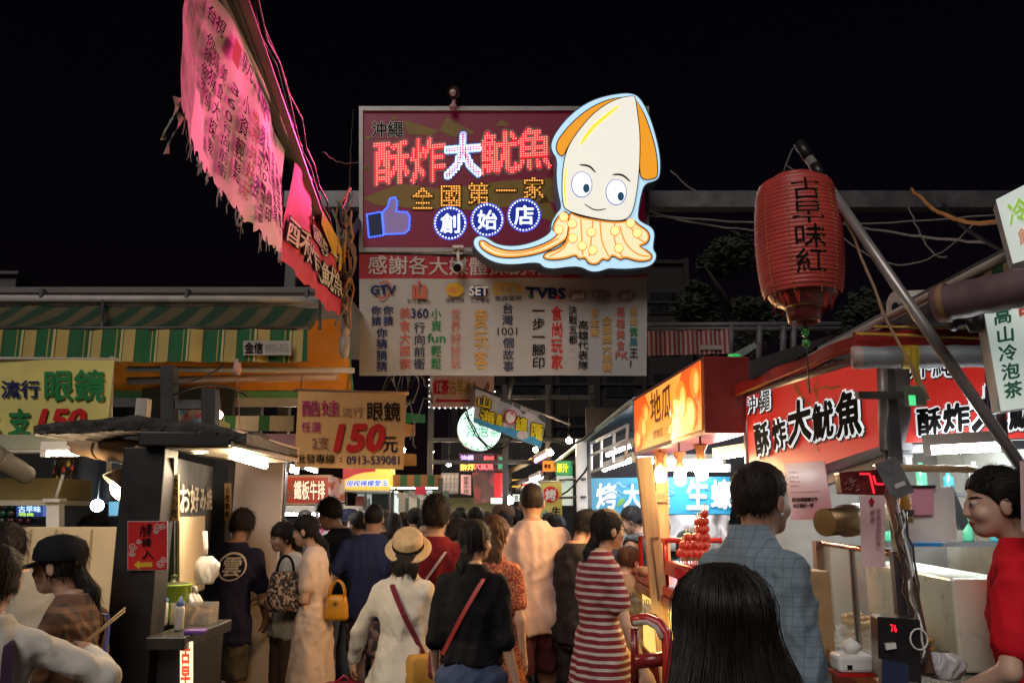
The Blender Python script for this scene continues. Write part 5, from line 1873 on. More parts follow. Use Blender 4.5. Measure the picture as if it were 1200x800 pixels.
# clip lamp (bright, oval reflector)
p = P(147, 570, 3.9)
t = thing('clip_lamp', 'bright clip-on reflector lamp glowing beside the black post', 'lamp', p)
ax = Vector((-.55, -.35, -.76)).normalized()
b = MB(); b.lathe([(.02, .10), (.04, .09), (.09, .03), (.11, -.025), (.108, -.028), (.086, .025), (.03, .065)], p, M('reflector', (.7, .6, .5), rough=.3, metal=.6), 22, axis=-ax); b.build('reflector', t)
b = MB(); b.sph(p + ax * .0, .065, E('clip_glow', (1.0, .74, .42), 38), 14, 9); b.build('bulb', t)
b = MB(); b.tube([p - ax * .07, p - ax * .12 + Vector((.01, 0, .01)), P(150, 552, 3.95), P(152, 538, 3.9)], .008, BROWNW, 6); b.build('arm', t)
lamp('POINT', p + ax * .12, 9, (1.0, .70, .40), t, .06, name='clip_lamp_light')
# grey post with cables left of the black post
t = thing('utility_post', 'pale metal post wrapped in thin cables left of the black timber post', 'post', (P(155, 600, 4.3).x, 4.3, 0))
x = P(157, 600, 4.3).x
b = MB(); b.box((x - .03, 4.27, 0), (x + .03, 4.33, 2.2), PIPE); b.build('post', t, .004)
for k in range(3):
 b = MB(); rr = random.Random(k); b.tube([Vector((x - .03 + .025 * k + rr.uniform(-.02, .02), 4.25, .9 + .11 * i)) for i in range(12)], .005, WIREB, 5); b.build('cable', t)

# ------------------------------------------------------------------ goods behind: spectacles racks, lit shop
t = thing('display_rack', 'lit rack of sunglasses glinting behind the khaki cabinet', 'rack', P(20, 630, 6.4))
b = MB(); x0, x1 = P(-40, 600, 6.5).x, P(54, 600, 6.5).x
for k in range(6):
 z = 1.52 + .055 * k; b.box((x0, 6.42, z), (x1, 6.46, z + .008), STEEL)
b.box((x0, 6.5, 1.4), (x1, 6.54, 2.1), DARKW); b.build('shelves', t)
t = thing('display_rack', 'rack hung with coloured trinkets under an orange lattice left of the dark curtain', 'rack', P(65, 570, 6.6))
b = MB(); x2, x3 = P(45, 600, 6.7).x, P(92, 600, 6.7).x
z0, z1 = P(60, 585, 6.7).z, P(60, 538, 6.7).z
for k in range(9):
 f = k / 8
 b.tube([(x2 + (x3 - x2) * f, 6.62, z0), (x2 + (x3 - x2) * max(0, f - .5), 6.62, z0 + (z1 - z0) * min(1, f * 1.2))], .004, BROWNW, 4); b.tube([(x2 + (x3 - x2) * f, 6.63, z0), (x2 + (x3 - x2) * min(1, f + .5), 6.63, z1)], .004, BROWNW, 4)
b.box((x2, 6.7, z0), (x3, 6.74, z1), M('rack_back', (.22, .12, .05))); b.build('lattice', t)
rr = random.Random(9)
gl = None
GLC = [M('lens%d' % i, c, rough=.12, var=.1) for i, c in enumerate(((.02, .05, .04), (.12, .05, .02), (.02, .03, .08), (.03, .12, .08), (.10, .02, .03)))]
protos = []
for i in range(5):
 b = MB()
 for s in (-1, 1):
  b.lathe([(.024, 0), (.022, .006), (0, .008)], (s * .030, 0, 0), GLC[i], 12, axis=(0, -1, 0)); b.lathe([(.023, -.002), (.028, 0), (.023, .005)], (s * .030, 0, 0), BLACKI, 12, axis=(0, -1, 0))
 b.tube([(-.01, 0, .006), (.01, 0, .006)], .003, BLACKI, 5)
 b.tube([(-.058, 0, .004), (-.06, .05, 0)], .003, BLACKI, 4); b.tube([(.058, 0, .004), (.06, .05, 0)], .003, BLACKI, 4)
 o = b.build('sunglasses', origin=(0, 0, 0)); protos.append(o)
 tag(o, 'pair of sunglasses propped in rows on the lit rack behind the khaki cabinet', 'sunglasses', 'sunglasses on the lit rack')
n = 0
for k in range(6):
 for c in range(7):
  o = protos[n] if n < 5 else protos[rr.randrange(5)].copy()
  if n >= 5:
   COL.objects.link(o)
  o.location = (x0 + .09 + (x1 - x0 - .12) * c / 7 + rr.uniform(-.01, .01), 6.41, 1.555 + .055 * k)
  n += 1
rr = random.Random(19)
cs = [M('trinket%d' % i, c, rough=.3) for i, c in enumerate(((.5, .06, .05), (.55, .35, .05), (.06, .25, .35), (.5, .45, .4), (.1, .3, .1)))]
for i in range(18):
 b = MB(); p = Vector((rr.uniform(x2 + .03, x3), 6.58, rr.uniform(z0 + .02, z1 - .03)))
 b.lathe([(0, .03), (.004, .03), (.018, 0), (.012, -.02), (0, -.024)], p, cs[i % 5], 8)
 tag(b.build('trinket'), 'small bright trinket dangling on the orange lattice rack', 'trinket', 'trinkets on the lattice rack')
F = Frame(34, 597, 6.0)
t = thing('lit_sign', 'small blue glowing sign over the rack of sunglasses', 'sign', F.W(0, 0))
b = MB(); fbox(b, F, (19, 591, 50, 605), -.05, 0, E('navy_lit', (.03, .06, .25), .6, lit=False)); b.build('panel', t)
b = MB(); text(b, F, '古早味', (22, 592.5, 48, 600), E('text_ice', (.6, .85, 1), 1.1, lit=False), d=.004, off=0.018); text(b, F, '現做', (22, 600.5, 40, 604.5), E('text_lime', (.6, .9, .1), .9, lit=False), d=.004, off=0.018); b.build('lettering', t)
# dark curtain screen and back shop
F = Frame(118, 575, 6.6)
b = MB(); cloth_grid(b, F, (88, 535), (150, 535), (150, 590), (88, 590), M('black_curtain', (.022, .022, .026), rough=.7), 24, 6, lambda a, c: .03 * math.sin(a * 28)); 
tag(b.build('curtain'), 'dark curtain hanging behind the man at the left counter', 'curtain')
F = Frame(136, 597, 6.5)
t = thing('wall_screen', 'small pale blue glowing screen behind the left counter', 'screen', F.W(0, 0))
b = MB(); fbox(b, F, (126, 586, 146, 606), -.04, -.002, BLACKI); fbox(b, F, (127.5, 587.5, 144.5, 604), -.03, 0, E('screen_blue', rgb((90, 140, 160)), .5, lit=False)); b.build('panel', t)
p = P(114, 592, 6.2)
t = thing('ball_lamp', 'bluish white ball lamp shining above the man behind the left counter', 'lamp', p)
b = MB(); b.sph(p, .045, E('ball_glow', (.7, .9, 1.0), 60), 14, 9); b.build('globe', t)
b = MB(); b.tube([p + Vector((0, 0, .04)), p + Vector((0, 0, .5))], .006, WIREB, 5); b.build('cord', t)
b = MB(); b.box((-6.5, 8.6, 0), (-2.62, 8.7, 2.9), DARKW)
tag(b.build('back_wall'), 'dark rear wall closing the stalls on the left side', 'wall')
b = MB(); x0, x1 = P(150, 600, 6.7).x, P(262, 600, 6.7).x; b.box((x0, 6.75, 0), (x1, 6.8, 2.62), DARKW); tag(b.build('screen_wall'), 'dark partition behind the black grill stall', 'wall')
# small posts and signs above the grill stall
F = Frame(195, 445, 4.9)
t = thing('steel_scaffold', 'dark steel scaffold of posts rising above the grill stall roof', 'frame', F.W(0, -.5))
b = MB(); fbox(b, F, (188, 428, 203, 510), -.08, 0, BLACKW); b.build('post', t, .004)
b = MB(); fbox(b, F, (236, 455, 252, 520), -.08, 0, BLACKW); b.build('post', t, .004)
b = MB(); fbox(b, F, (204, 468, 235, 478), -.06, -.01, DSTEEL); b.build('crossbar', t, .003)
b = MB(); b.tube(sag(P(203, 462, 4.85), P(290, 464, 5.4), -.06, 12, .006, 3), .009, WIREB, 5); b.tube(sag(P(203, 450, 4.85), P(262, 428, 5.4), .03, 10, .004, 4), .006, WIREB, 5); b.build('cable', t)
F = Frame(224, 490, 5.1, yaw=8)
t = thing('picture_sign', 'small colourful food picture sign wedged between the dark posts', 'sign', F.W(0, 0))
b = MB(); fbox(b, F, (209, 480, 237, 504), -.02, 0, patches('food_picture', [(.55, .10, .16), (.62, .50, .30), (.25, .45, .55), (.6, .3, .25), (.62, .55, .45)], 26)); b.build('panel', t)
F = Frame(258, 497, 5.2, yaw=10)
b = MB(); b.slab(F, F.LL([(250, 488), (269, 496), (269, 508), (250, 508)]), -.02, 0, M('sign_wedge_yellow', (.5, .42, .15)))
tag(b.build('sign_wedge'), 'yellow wedge of a sign right of the dark posts', 'sign')
p = P(256, 486, 6.2)
t = thing('bare_bulb', 'small warm bulb glowing above the grill stall roof', 'lamp', p)
b = MB(); b.sph(p, .032, E('small_bulb_glow', (1.0, .62, .30), 60), 12, 8); b.build('bulb', t)
b = MB(); b.cyl(p + Vector((0, 0, .03)), p + Vector((0, 0, .12)), .014, BLACKW); b.build('socket', t)
F = Frame(300, 490, 6.5)
b = MB(); cloth_grid(b, F, (262, 487), (345, 487), (345, 505), (262, 505), stripes('green_white_canvas', (.015, .12, .05), (.42, .40, .36), .27, 'X', .32), 20, 3, lambda a, c: .01 * math.sin(a * 20)); 
tag(b.build('valance'), 'short green and white striped valance above the pale partition', 'valance')
b = MB(); F = Frame(315, 517, 6.4); fbox(b, F, (268, 508, 348, 530), -.05, 0, M('mauve_panel', (.34, .20, .32))); tag(b.build('panel_board'), 'mauve board above the pale partition of the grill stall', 'board')

# ------------------------------------------------------------------ far end of the lane
# steak stall
F = Frame(358, 575, 9.0, yaw=-3)
t = thing('food_kiosk', 'kiosk with a red steak signboard and a bright display case far down the left side', 'kiosk', (F.C.x, 9.2, 0))
b = MB(); fbox(b, F, (326, 556, 387, 591), -.10, -.01, M('kiosk_frame', (.45, .30, .20))); b.build('sign_frame', t, .003)
b = MB(); fbox(b, F, (328, 559, 385, 588.5), -.008, 0, E('steak_red_lit', rgb((165, 50, 30)), .40, base=(.4, .05, .03), lit=False)); 
for cx, cy, r in ((334, 571, 5), (341, 578, 5), (335, 583, 4), (344, 567, 4)):
 b.slab(F, F.LL(ell(cx, cy, r)), None, .004, M('steak_photo', (.30, .09, .05), var=.5, vs=40))
o = b.build('sign_face', t)
b = MB(); text(b, F, '鐵板牛排', (345, 563, 381, 585), BLACKI, d=.006, off=.07); text(b, F, '鐵板牛排', (345, 563, 381, 585), E('steak_white', rgb((235, 215, 190)), .7, lit=False), d=.010, off=.025); b.build('lettering', o)
FS = Frame(387, 575, 8.9, yaw=62)
b = MB(); fbox(b, FS, [(387.5, 557), (404, 562), (404, 588), (387.5, 591)], -.03, 0, patches('steak_side', [(.6, .35, .35), (.7, .6, .5), (.45, .12, .06), (.6, .45, .5)], 12)); b.build('side_sign', t)
b = MB(); fbox(b, F, (326, 592, 403, 600), -.9, .0, WHITEP); fbox(b, F, (326, 648, 403, 660), -.9, 0, STAIN); fbox(b, F, (328, 601, 401, 647), -.9, -.85, E('case_back', (.55, .75, .85), .55)); b.build('display_case', t)
b = MB(); fbox(b, F, (330, 601, 352, 604), -.1, -.02, TUBE); fbox(b, F, (358, 601, 372, 604), -.1, -.02, TUBE); b.build('case_tube', t)
b = MB(); fbox(b, F, (326, 661, 403, 720), -.9, -.02, M('kiosk_base', (.30, .10, .08))); b.build('base', t)
b = MB()
for px in (327, 371, 402):
 fbox(b, F, (px - 1.2, 590, px + 1.2, 720), -.03, .012, PIPE)
b.build('corner_post', t)
for px, py in ((380, 612), (383, 626), (378, 640)):
 p = F.W(*F.L(px, py), .03); b = MB(); b.lathe([(0, -.004), (.075, -.004), (.08, 0), (0, .002)], p, M('menu_pink', (.6, .12, .25)), 16, axis=(0, -1, 0)); b.lathe([(0, .003), (.04, .003)], p, WHITEI, 12, axis=(0, -1, 0)); b.build('menu_disc', t)
for k, (x0, y0, x1, y1) in enumerate(((338, 551, 348, 553), (356, 548, 370, 552))):
 tube_light(('short cool tube lamp high behind the pale partition, nearer the partition', 'short cool tube lamp high behind the pale partition, nearer the orange price sign')[k], P(x0, y0, 8), P(x1, y1, 8.4), TUBE, .012)
# drinks stall
F = Frame(430, 560, 9.6)
t = thing('drinks_kiosk', 'drinks kiosk with a yellow and red arched sign over a glass counter', 'kiosk', (F.C.x, 9.8, 0))
b = MB(); fbox(b, F, (402, 548, 458, 573), -.35, -.004, E('drink_yellow', rgb((225, 195, 90)), .75, lit=True)); o = b.build('sign_box', t)
b = MB(); b.slab(F, F.LL([(402, 548), (402, 562), (408, 560), (416, 556), (426, 553.5), (440, 552), (440, 548)]), None, .002, E('drink_red', rgb((170, 30, 40)), .7, lit=False))
text(b, F, '現榨檸檬愛玉', [(407, 563), (455, 562), (455, 569), (405, 570)], E('drink_white', (.9, .9, 1), .8, lit=False), d=.005, off=.08); text(b, F, '現榨檸檬愛玉', [(407, 563), (455, 562), (455, 569), (405, 570)], E('drink_blue', rgb((30, 90, 190)), .8, lit=False), d=.009, off=.02); b.build('lettering', o)
b = MB(); fbox(b, F, (404, 574, 457, 576), -.8, 0, WHITEP); fbox(b, F, (404, 632, 457, 720), -.8, 0, WHITEP); fbox(b, F, (404, 577, 457, 631), -.8, -.78, E('kiosk_inside', (.55, .65, .62), .45)); b.build('counter', t)
b = MB(); fbox(b, F, (404, 577, 406, 631), -.05, 0, STEEL); fbox(b, F, (427, 577, 429, 631), -.05, 0, STEEL); fbox(b, F, (455, 577, 457, 631), -.05, 0, STEEL); b.build('mullion', t)
b = MB(); fbox(b, F, (429.5, 578, 454.5, 600), -.4, -.36, M('machine_dark', (.05, .07, .06))); fbox(b, F, (408, 580, 418, 598), -.5, -.46, M('poster_red', (.5, .15, .12))); fbox(b, F, (419, 583, 426, 610), -.5, -.45, WHITEP); b.build('machines', t)
# striped awning with hanging clothes
F = Frame(485, 564, 9.8)
t = thing('clothes_stall', 'clothes stall with a dark striped awning beyond the drinks kiosk', 'stall', (F.C.x, 10, 0))
b = MB(); cloth_grid(b, F, (458, 556), (517, 556), (517, 570), (458, 570), stripes('brown_green_canvas', (.02, .09, .04), (.25, .11, .05), .16, 'X', .5), 16, 3, lambda a, c: .02 * math.sin(a * 20)); b.build('valance', t)
b = MB(); fbox(b, F, (458, 572, 517, 640), -1.2, -1.15, M('stall_green', (.04, .07, .04))); b.build('rear_wall', t)
b = MB(); b.tube([F.W(*F.L(458, 573), -.1), F.W(*F.L(515, 573), -.1)], .01, DSTEEL); b.build('rail', t)
for px in (459, 516):
 b = MB(); q = F.W(*F.L(px, 560)); b.box((q.x - .03, q.y, 0), (q.x + .03, q.y + .06, q.z), DSTEEL); b.build('post', t)
tube_light('cool tube lamp under the brown and green striped awning', F.W(*F.L(462, 571.5), -.3), F.W(*F.L(512, 571.5), -.3), TUBE, .010)
SHP = [(-.5, .36), (-.30, .5), (-.12, .5), (0, .44), (.12, .5), (.30, .5), (.5, .36), (.42, .18), (.30, .24), (.30, -.5), (-.30, -.5), (-.30, .24), (-.42, .18)]
for px, w, m, lab, s in ((471, 13, (.42, .43, .45), 'light grey shirt hanging leftmost under the dark striped awning', .0), (484, 15, (.66, .67, .68), 'white shirt hanging in the middle under the dark striped awning', .1), (496, 12, (.62, .62, .64), 'pale shirt with a red top hung rightmost under the dark striped awning', .05)):
 q = F.W(*F.L(px, 588), -.05 - s); k = w / 970 * 9.8
 F2 = Frame(px, 588, 9.85 + s, yaw=12)
 b = MB(); b.slab(F2, [(a * k, c * k * 1.75) for a, c in SHP], -.03, 0, cloth('hang%d' % px, m))
 tag(b.build('hanging_shirt', bevel=.008), lab, 'shirt', 'shirts on the clothes stall')
q = Frame(492, 576, 9.7)
b = MB(); fbox(b, q, (486, 570, 499, 579), -.02, 0, M('cloth_crimson', (.5, .03, .08))); tag(b.build('crimson_blouse', bevel=.006), 'small crimson top clipped on the rail of the clothes stall', 'top')
# orange/green tarps behind price sign
F = Frame(465, 500, 8.6)
for bx, m, lab in (((470, 483, 498, 495), M('green_tarp', (.03, .22, .08), bump=.01), 'green tarpaulin flap right of the orange price sign'), ((474, 496, 487, 511), M('orange_flap', (.5, .2, .03)), 'upper orange flap right of the price sign'), ((466, 530, 488, 545), M('orange_flap'), 'lower orange flap under the price sign corner')):
 b = MB(); cloth_grid(b, F, (bx[0], bx[1]), (bx[2], bx[1] + 2), (bx[2], bx[3]), (bx[0], bx[3] + 1), m, 8, 4, lambda a, c: .03 * math.sin(a * 12 + c * 9)); tag(b.build('tarpaulin_flap'), lab, 'tarpaulin')
# dark scaffold posts
t = thing('scaffold', 'dark steel scaffold of posts and rails standing across the far lane', 'scaffold', (P(570, 600, 10).x, 10.2, 0))
b = MB(); x0, x1 = P(500, 600, 10.2).x, P(700, 600, 10.2).x
for py in (465, 515, 541):
 z = P(600, py, 10.2).z; b.box((x0, 10.2, z - .025), (x1, 10.25, z + .025), DSTEEL)
b.build('rail', t, .003)
for px in (502, 592, 644, 697):
 x = P(px, 600, 10.2).x; b = MB(); b.box((x - .035, 10.26, 0), (x + .035, 10.33, P(600, 450, 10.2).z), DSTEEL); b.build('post', t, .003)
# black tea sign
F = Frame(540, 461, 8.2, yaw=2)
t = thing('arrow_sign', 'pinkish white sign with a long red arrow and white bead lights along its edge', 'sign', F.W(0, 0))
b = MB(); fbox(b, F, (504, 440, 579, 477), -.06, 0, M('sign_pinkish', (.46, .32, .30), rough=.5)); b.build('panel', t)
b = MB(); text(b, F, '紅茶', (508, 445, 526, 462), M('ink_maroon', (.35, .02, .04), rough=.9, spec=.08), d=.004, off=.05); text(b, F, '古早冰', (527, 445, 552, 462), M('ink_olive', (.30, .22, .03), rough=.9, spec=.08), d=.004, off=.035)
b.slab(F, F.LL([(509, 470), (514, 466), (514, 468), (551, 468), (551, 471), (514, 471), (514, 472)]), None, .004, M('ink_maroon'))
b.slab(F, F.LL([(556, 446), (559, 455), (566, 456), (572, 446), (574, 452), (571, 462), (559, 462), (555, 454)]), None, .004, M('bowl_brown', (.2, .08, .04)))
b.build('lettering', t)
b = MB()
for p in along(F.LL([(503, 445), (503, 478), (580, 478), (580, 458)]), .055):
 dot(b, F, F.W(p.x, p.y, .01), .008, LWHT)
b.build('bead_light', t)['kind'] = 'stuff'
# round lamp sign
F = Frame(562, 503, 9.2, yaw=6)
t = thing('round_sign', 'round glowing white sign with green characters hung over the lane', 'sign', F.W(0, 0))
b = MB(); c0, r0 = F.L(562, 502), 25.5 / 970 * 9.3
b.slab(F, [(c0[0] + r0 * math.cos(i * 6.283 / 40), c0[1] + r0 * math.sin(i * 6.283 / 40)) for i in range(40)], -.16, 0, E('mint_lit', rgb((215, 245, 235)), 1.05), M('round_rim', (.25, .30, .29))); o = b.build('box', t)
b = MB(); GI = E('mint_ink', rgb((60, 170, 130)), .75, lit=False)
text(b, F, '冷泡', (547, 497, 572, 512), GI, d=.005, off=.01); text(b, F, '茶', (574, 500, 585, 512), GI, d=.005)
for px, py in ((546, 520), (553, 524), (560, 526), (568, 525), (576, 521), (545, 490), (552, 486)):
 b.slab(F, F.LL([(px - 1.8, py), (px, py - 1.6), (px + 1.8, py), (px, py + 1.4)]), None, .005, GI)
b.build('lettering', o)
b = MB(); b.tube([F.W(c0[0], c0[1] + r0, -.08), F.W(c0[0], c0[1] + r0 + .5, -.08)], .015, STEEL); b.build('hanger', t)
b = MB(); 
for k in range(2):
 b.tube(sag(P(546, 480 + 4 * k, 9.1), P(604, 508, 8.9), .28, 14, .01, k), .008, WIREB, 5)
tag(b.build('cable'), 'dark cable drooping in front of the round glowing sign', 'cable')
# tilted seafood banner
F = Frame(598, 492, 8.0, yaw=4)
t = thing('cloth_banner', 'tilted blue and white seafood banner with yellow characters over the lane', 'banner', F.W(0, -.2))
dz = lambda a, c: .015 * math.sin(a * 9 + c * 8)
b = MB(); cloth_grid(b, F, (557.7, 455.5), (641, 487), (633.5, 525), (554.7, 494.5), patches('sea_print', [(.42, .44, .50), (.50, .50, .54), (.38, .42, .50), (.55, .52, .55), (.10, .12, .16)], 9), 24, 10, dz)
b.build('cloth', t)
b = MB(); K = dict(disp=dz, d=.010)
b.slab(F, F.LL([(555, 489), (580, 498), (600, 502), (622, 512), (636, 510), (633.5, 524), (600, 512), (554.7, 494)]), None, .028, M('sea_blue', (.03, .26, .46), var=.3, vs=12))
b.slab(F, F.LL(ell(612, 510, 7, 5)), None, .031, M('clam', (.5, .42, .38), var=.3, vs=40))
for s, x0, y0, x1, y1 in (('山', 561, 463, 575, 476), ('海', 563, 479, 580, 497), ('產', 582, 484, 590, 497), ('總', 605, 488, 618, 505), ('匯', 623, 496, 636, 513)):
 q = [(x0, y0), (x1, y0 + 3), (x1 - 1, y1 + 3), (x0 - 1, y1)]
 text(b, F, s, q, BLACKI, off=.10, **K); text(b, F, s, q, M('ink_lemon', (.68, .55, .03), rough=.9, spec=.08), off=.035, disp=dz, d=.016)
b.slab(F, F.LL(ell(598, 489, 7, 8.5)), None, .030, REDI); b.slab(F, F.LL(ell(598, 489, 5.5, 7)), None, .033, WHITEI)
text(b, F, '青', (594.5, 483, 601.5, 495), REDI, d=.025, off=.03, disp=dz)
b.build('lettering', t)
b = MB(); b.tube([P(557, 454, 8.02), P(668, 497, 8.3)], .014, STEEL); b.build('pole', t)
b = MB(); b.tube([P(601, 442, 8.1), P(593, 468, 8.1)], .03, STEEL); b.build('stay', t)
# LED sign and red drapes at the end of the lane
F = Frame(558, 541, 11.2)
t = thing('led_sign', 'small LED sign with orange, red and violet lettering at the end of the lane', 'sign', F.W(0, 0))
b = MB(); fbox(b, F, (538, 531, 580, 552), -.1, 0, M('led_panel', (.06, .02, .05))); o = b.build('panel', t)
b = MB(); text(b, F, '沖繩', (540, 533, 555, 540), E('led_violet', (.5, .35, 1.0), 1.6, lit=False), d=.01, off=.03); text(b, F, '酥炸', (540, 542, 556, 551), E('led_amber', (1, .6, .08), 1.5, lit=False), d=.01, off=.03); text(b, F, '大魷魚', (556, 541, 578, 550), E('led_scarlet', (1, .12, .12), 1.6, lit=False), d=.01, off=.03); text(b, F, '創始店', (567, 534, 579, 540), E('led_scarlet', (1, .1, .1), 1), d=.01, off=.02)
b.build('lettering', o)
F = Frame(585, 541, 11.0)
b = MB(); fbox(b, F, (582, 532, 591, 552), -.05, 0, M('led_side', (.12, .02, .04))); t = thing('narrow_sign', 'narrow dark red upright sign right of the small LED sign', 'sign', F.W(0, 0)); b.build('panel', t)
b = MB(); vtext(b, F, '冷飲', (583.5, 534, 589, 550), E('mint_ink', (.1, .6, .4), .75), d=.004, off=.03); b.build('lettering', t)
F = Frame(560, 580, 11.6)
t = thing('lane_end_stall', 'stall hung with red drapes and paper price lists at the end of the lane', 'stall', (F.C.x, 11.8, 0))
b = MB(); cloth_grid(b, F, (553, 553), (580, 553), (578, 588), (556, 590), patches('drape_print', [(.10, .04, .04), (.14, .05, .05), (.08, .04, .04), (.22, .05, .06)], 8), 14, 6, lambda a, c: .04 * math.sin(a * 18)); b.build('drape', t)
b = MB(); cloth_grid(b, F, (579, 554), (593, 554), (592, 580), (579, 585), E('drape_red', rgb((200, 30, 45)), .35, base=(.5, .03, .04), lit=False), 8, 6, lambda a, c: .03 * math.sin(a * 24)); b.build('drape', t)  # glow in the cloth stands in for lamplight falling on the drape
b = MB(); cloth_grid(b, F, (540, 556), (552, 556), (552, 580), (540, 578), M('paper_pink', (.45, .25, .28)), 4, 4, lambda a, c: .01 * math.sin(a * 24)); vtext(b, F, '營業中請', (543, 558, 549, 578), BLACKI, d=.025); b.build('price_list', t)
b = MB(); cloth_grid(b, F, (517, 554), (538, 554), (537, 578), (517, 579), M('paper_grey', (.12, .11, .12)), 6, 4, lambda a, c: .01 * math.sin(a * 24)); 
for i in range(4):
 vtext(b, F, '價目小吃', (519 + 4.7 * i, 556, 522.5 + 4.7 * i, 576), M('chalk', (.34, .32, .32)), d=.02)
b.build('price_list', t)
b = MB(); fbox(b, F, (512, 582, 600, 640), -.9, -.6, M('end_counter', (.20, .18, .08))); fbox(b, F, (512, 552, 600, 582), -1.2, -1.15, DARKW); b.build('counter', t)
b = MB(); fbox(b, F, (575, 583, 602, 590), .0, .05, E('shelf_mint', rgb((170, 190, 180)), .6, lit=False)); b.build('shelf', t)
p = P(597, 586, 11)
t = thing('bare_bulb', 'dazzling white bulb at head height near the end of the lane', 'lamp', p)
b = MB(); b.sph(p, .05, E('white_bulb_glow', (1.0, .92, .8), 220), 14, 9); b.build('bulb', t)
b = MB(); b.cyl(p + Vector((0, 0, .045)), p + Vector((0, 0, .14)), .02, BLACKW); b.tube([p + Vector((0, 0, .13)), p + Vector((.05, 0, .9))], .006, WIREB, 5); b.build('socket', t)
b = MB(); b.box((-1.4, 16.5, 0), (6.5, 16.7, 3.0), DARKW); tag(b.build('end_wall'), 'dark wall closing the far end of the lane', 'wall')

# right side of the far lane
F = Frame(648, 592, 8.3)
t = thing('cloth_sign', 'yellow upright cloth sign with a red disc and a blue shellfish character column', 'sign', F.W(0, -.2))
dz = lambda a, c: .008 * math.sin(a * 9 + c * 5)
b = MB(); cloth_grid(b, F, (634, 565), (658, 565), (659, 618), (634, 618), M('lemon_cloth', (.60, .55, .14), rough=.6), 8, 10, dz); b.build('cloth', t)
b = MB(); b.slab(F, F.LL(ell(645, 579, 9.5)), None, .012, REDI); text(b, F, '烤', (639, 573, 651, 586), WHITEI, d=.018, off=.04, disp=dz); vtext(b, F, '生蠔', (646, 593, 657, 616), BLACKI, d=.012, off=.03, disp=dz); vtext(b, F, '大', (635, 597, 644, 611), M('ink_cyan', (.03, .3, .42), rough=.9, spec=.08), d=.012, off=.05, disp=dz); b.build('lettering', t)
b = MB(); b.tube([P(630, 564, 8.31), P(662, 564, 8.31)], .010, PIPE); b.build('rod', t)
for (bx, Y, face, lab, s, m) in (((636, 540, 648, 552), 9.4, E('orange_sign_lit', rgb((230, 120, 40)), .75, lit=False), 'small orange lit sign deep on the right side of the lane', '美食', BLACKI), ((651, 540, 668, 556), 8.7, E('green_sign_lit', rgb((60, 140, 90)), .7, lit=False), 'green and yellow lit sign left of the white post', '果汁', E('box_yellow_lit', (1, 1, 0)))):
 F = Frame((bx[0] + bx[2]) / 2, (bx[1] + bx[3]) / 2, Y, yaw=-30)
 t = thing('lit_sign', lab, 'sign', F.W(0, 0)); b = MB(); fbox(b, F, bx, -.06, 0, face); b.build('panel', t); b = MB(); text(b, F, s, (bx[0] + 2, bx[1] + 3, bx[2] - 2, bx[3] - 3), m, d=.005, off=.04); b.build('lettering', t)
F = Frame(660, 572, 8.9, yaw=-30)
b = MB(); fbox(b, F, (652, 557, 669, 592), -.05, 0, E('pale_lit_board', rgb((200, 215, 200)), .6)); tag(b.build('lit_board', bevel=.004), 'pale glowing board under the green sign left of the white post', 'board')
p = P(634, 536, 10)
tube_light('short pink neon tube over the far right stalls', P(628, 540, 9.8), P(641, 533, 9.4), E('pink_tube', (1, .25, .7), 10), .018)
for k, (x0, y0, Y0, x1, y1, Y1) in enumerate(((596, 553, 12, 640, 531, 9.5), (600, 566, 12, 640, 560, 9.6), (606, 574, 12, 632, 566, 10))):
 a, c = P(x0, y0, Y0), P(x1, y1, Y1)
 b = MB(); b.tube([a, c], .035, (M('bamboo', (.4, .28, .15)), STEEL, PIPE)[k], 8)
 tag(b.build('awning_pole'), ('bamboo awning pole slanting above the far right stalls', 'grey awning pole below the bamboo pole on the far right', 'short pale awning pole nearest the end of the lane')[k], 'pole')
tube_light('cool tube lamp on the far right stalls below the bamboo pole', P(622, 563, 10.4), P(634, 558, 9.6), TUBE, .012)
for k, (px, py, w, h_, Y, c, s, col) in enumerate(((603, 566, 12, 9, 13.0, (230, 180, 70), '冰品', 'amber'), (617, 572, 10, 12, 12.2, (220, 60, 60), '燒', 'scarlet'), (608, 583, 14, 8, 12.6, (210, 225, 220), '豆花', 'pale'), (627, 580, 8, 14, 11.0, (60, 150, 210), '魚', 'sky blue'), (592, 570, 10, 8, 13.5, (200, 80, 150), '糖', 'rose'), (500, 586, 14, 8, 10.4, (240, 215, 140), '果乾', 'cream'))):
 F = Frame(px, py, Y, yaw=-12)
 t = thing('lit_sign', col + ' glowing sign far down the lane among the distant stalls', 'sign', F.W(0, 0), 'glowing signs of the distant stalls')
 b = MB(); fbox(b, F, (px - w / 2, py - h_ / 2, px + w / 2, py + h_ / 2), -.08, 0, E('far_lit_' + col.replace(' ', '_'), rgb(c), .9)); b.build('panel', t)
 b = MB(); text(b, F, s, (px - w * .36, py - h_ * .36, px + w * .36, py + h_ * .36), BLACKI, d=.006, off=.03); b.build('lettering', t)
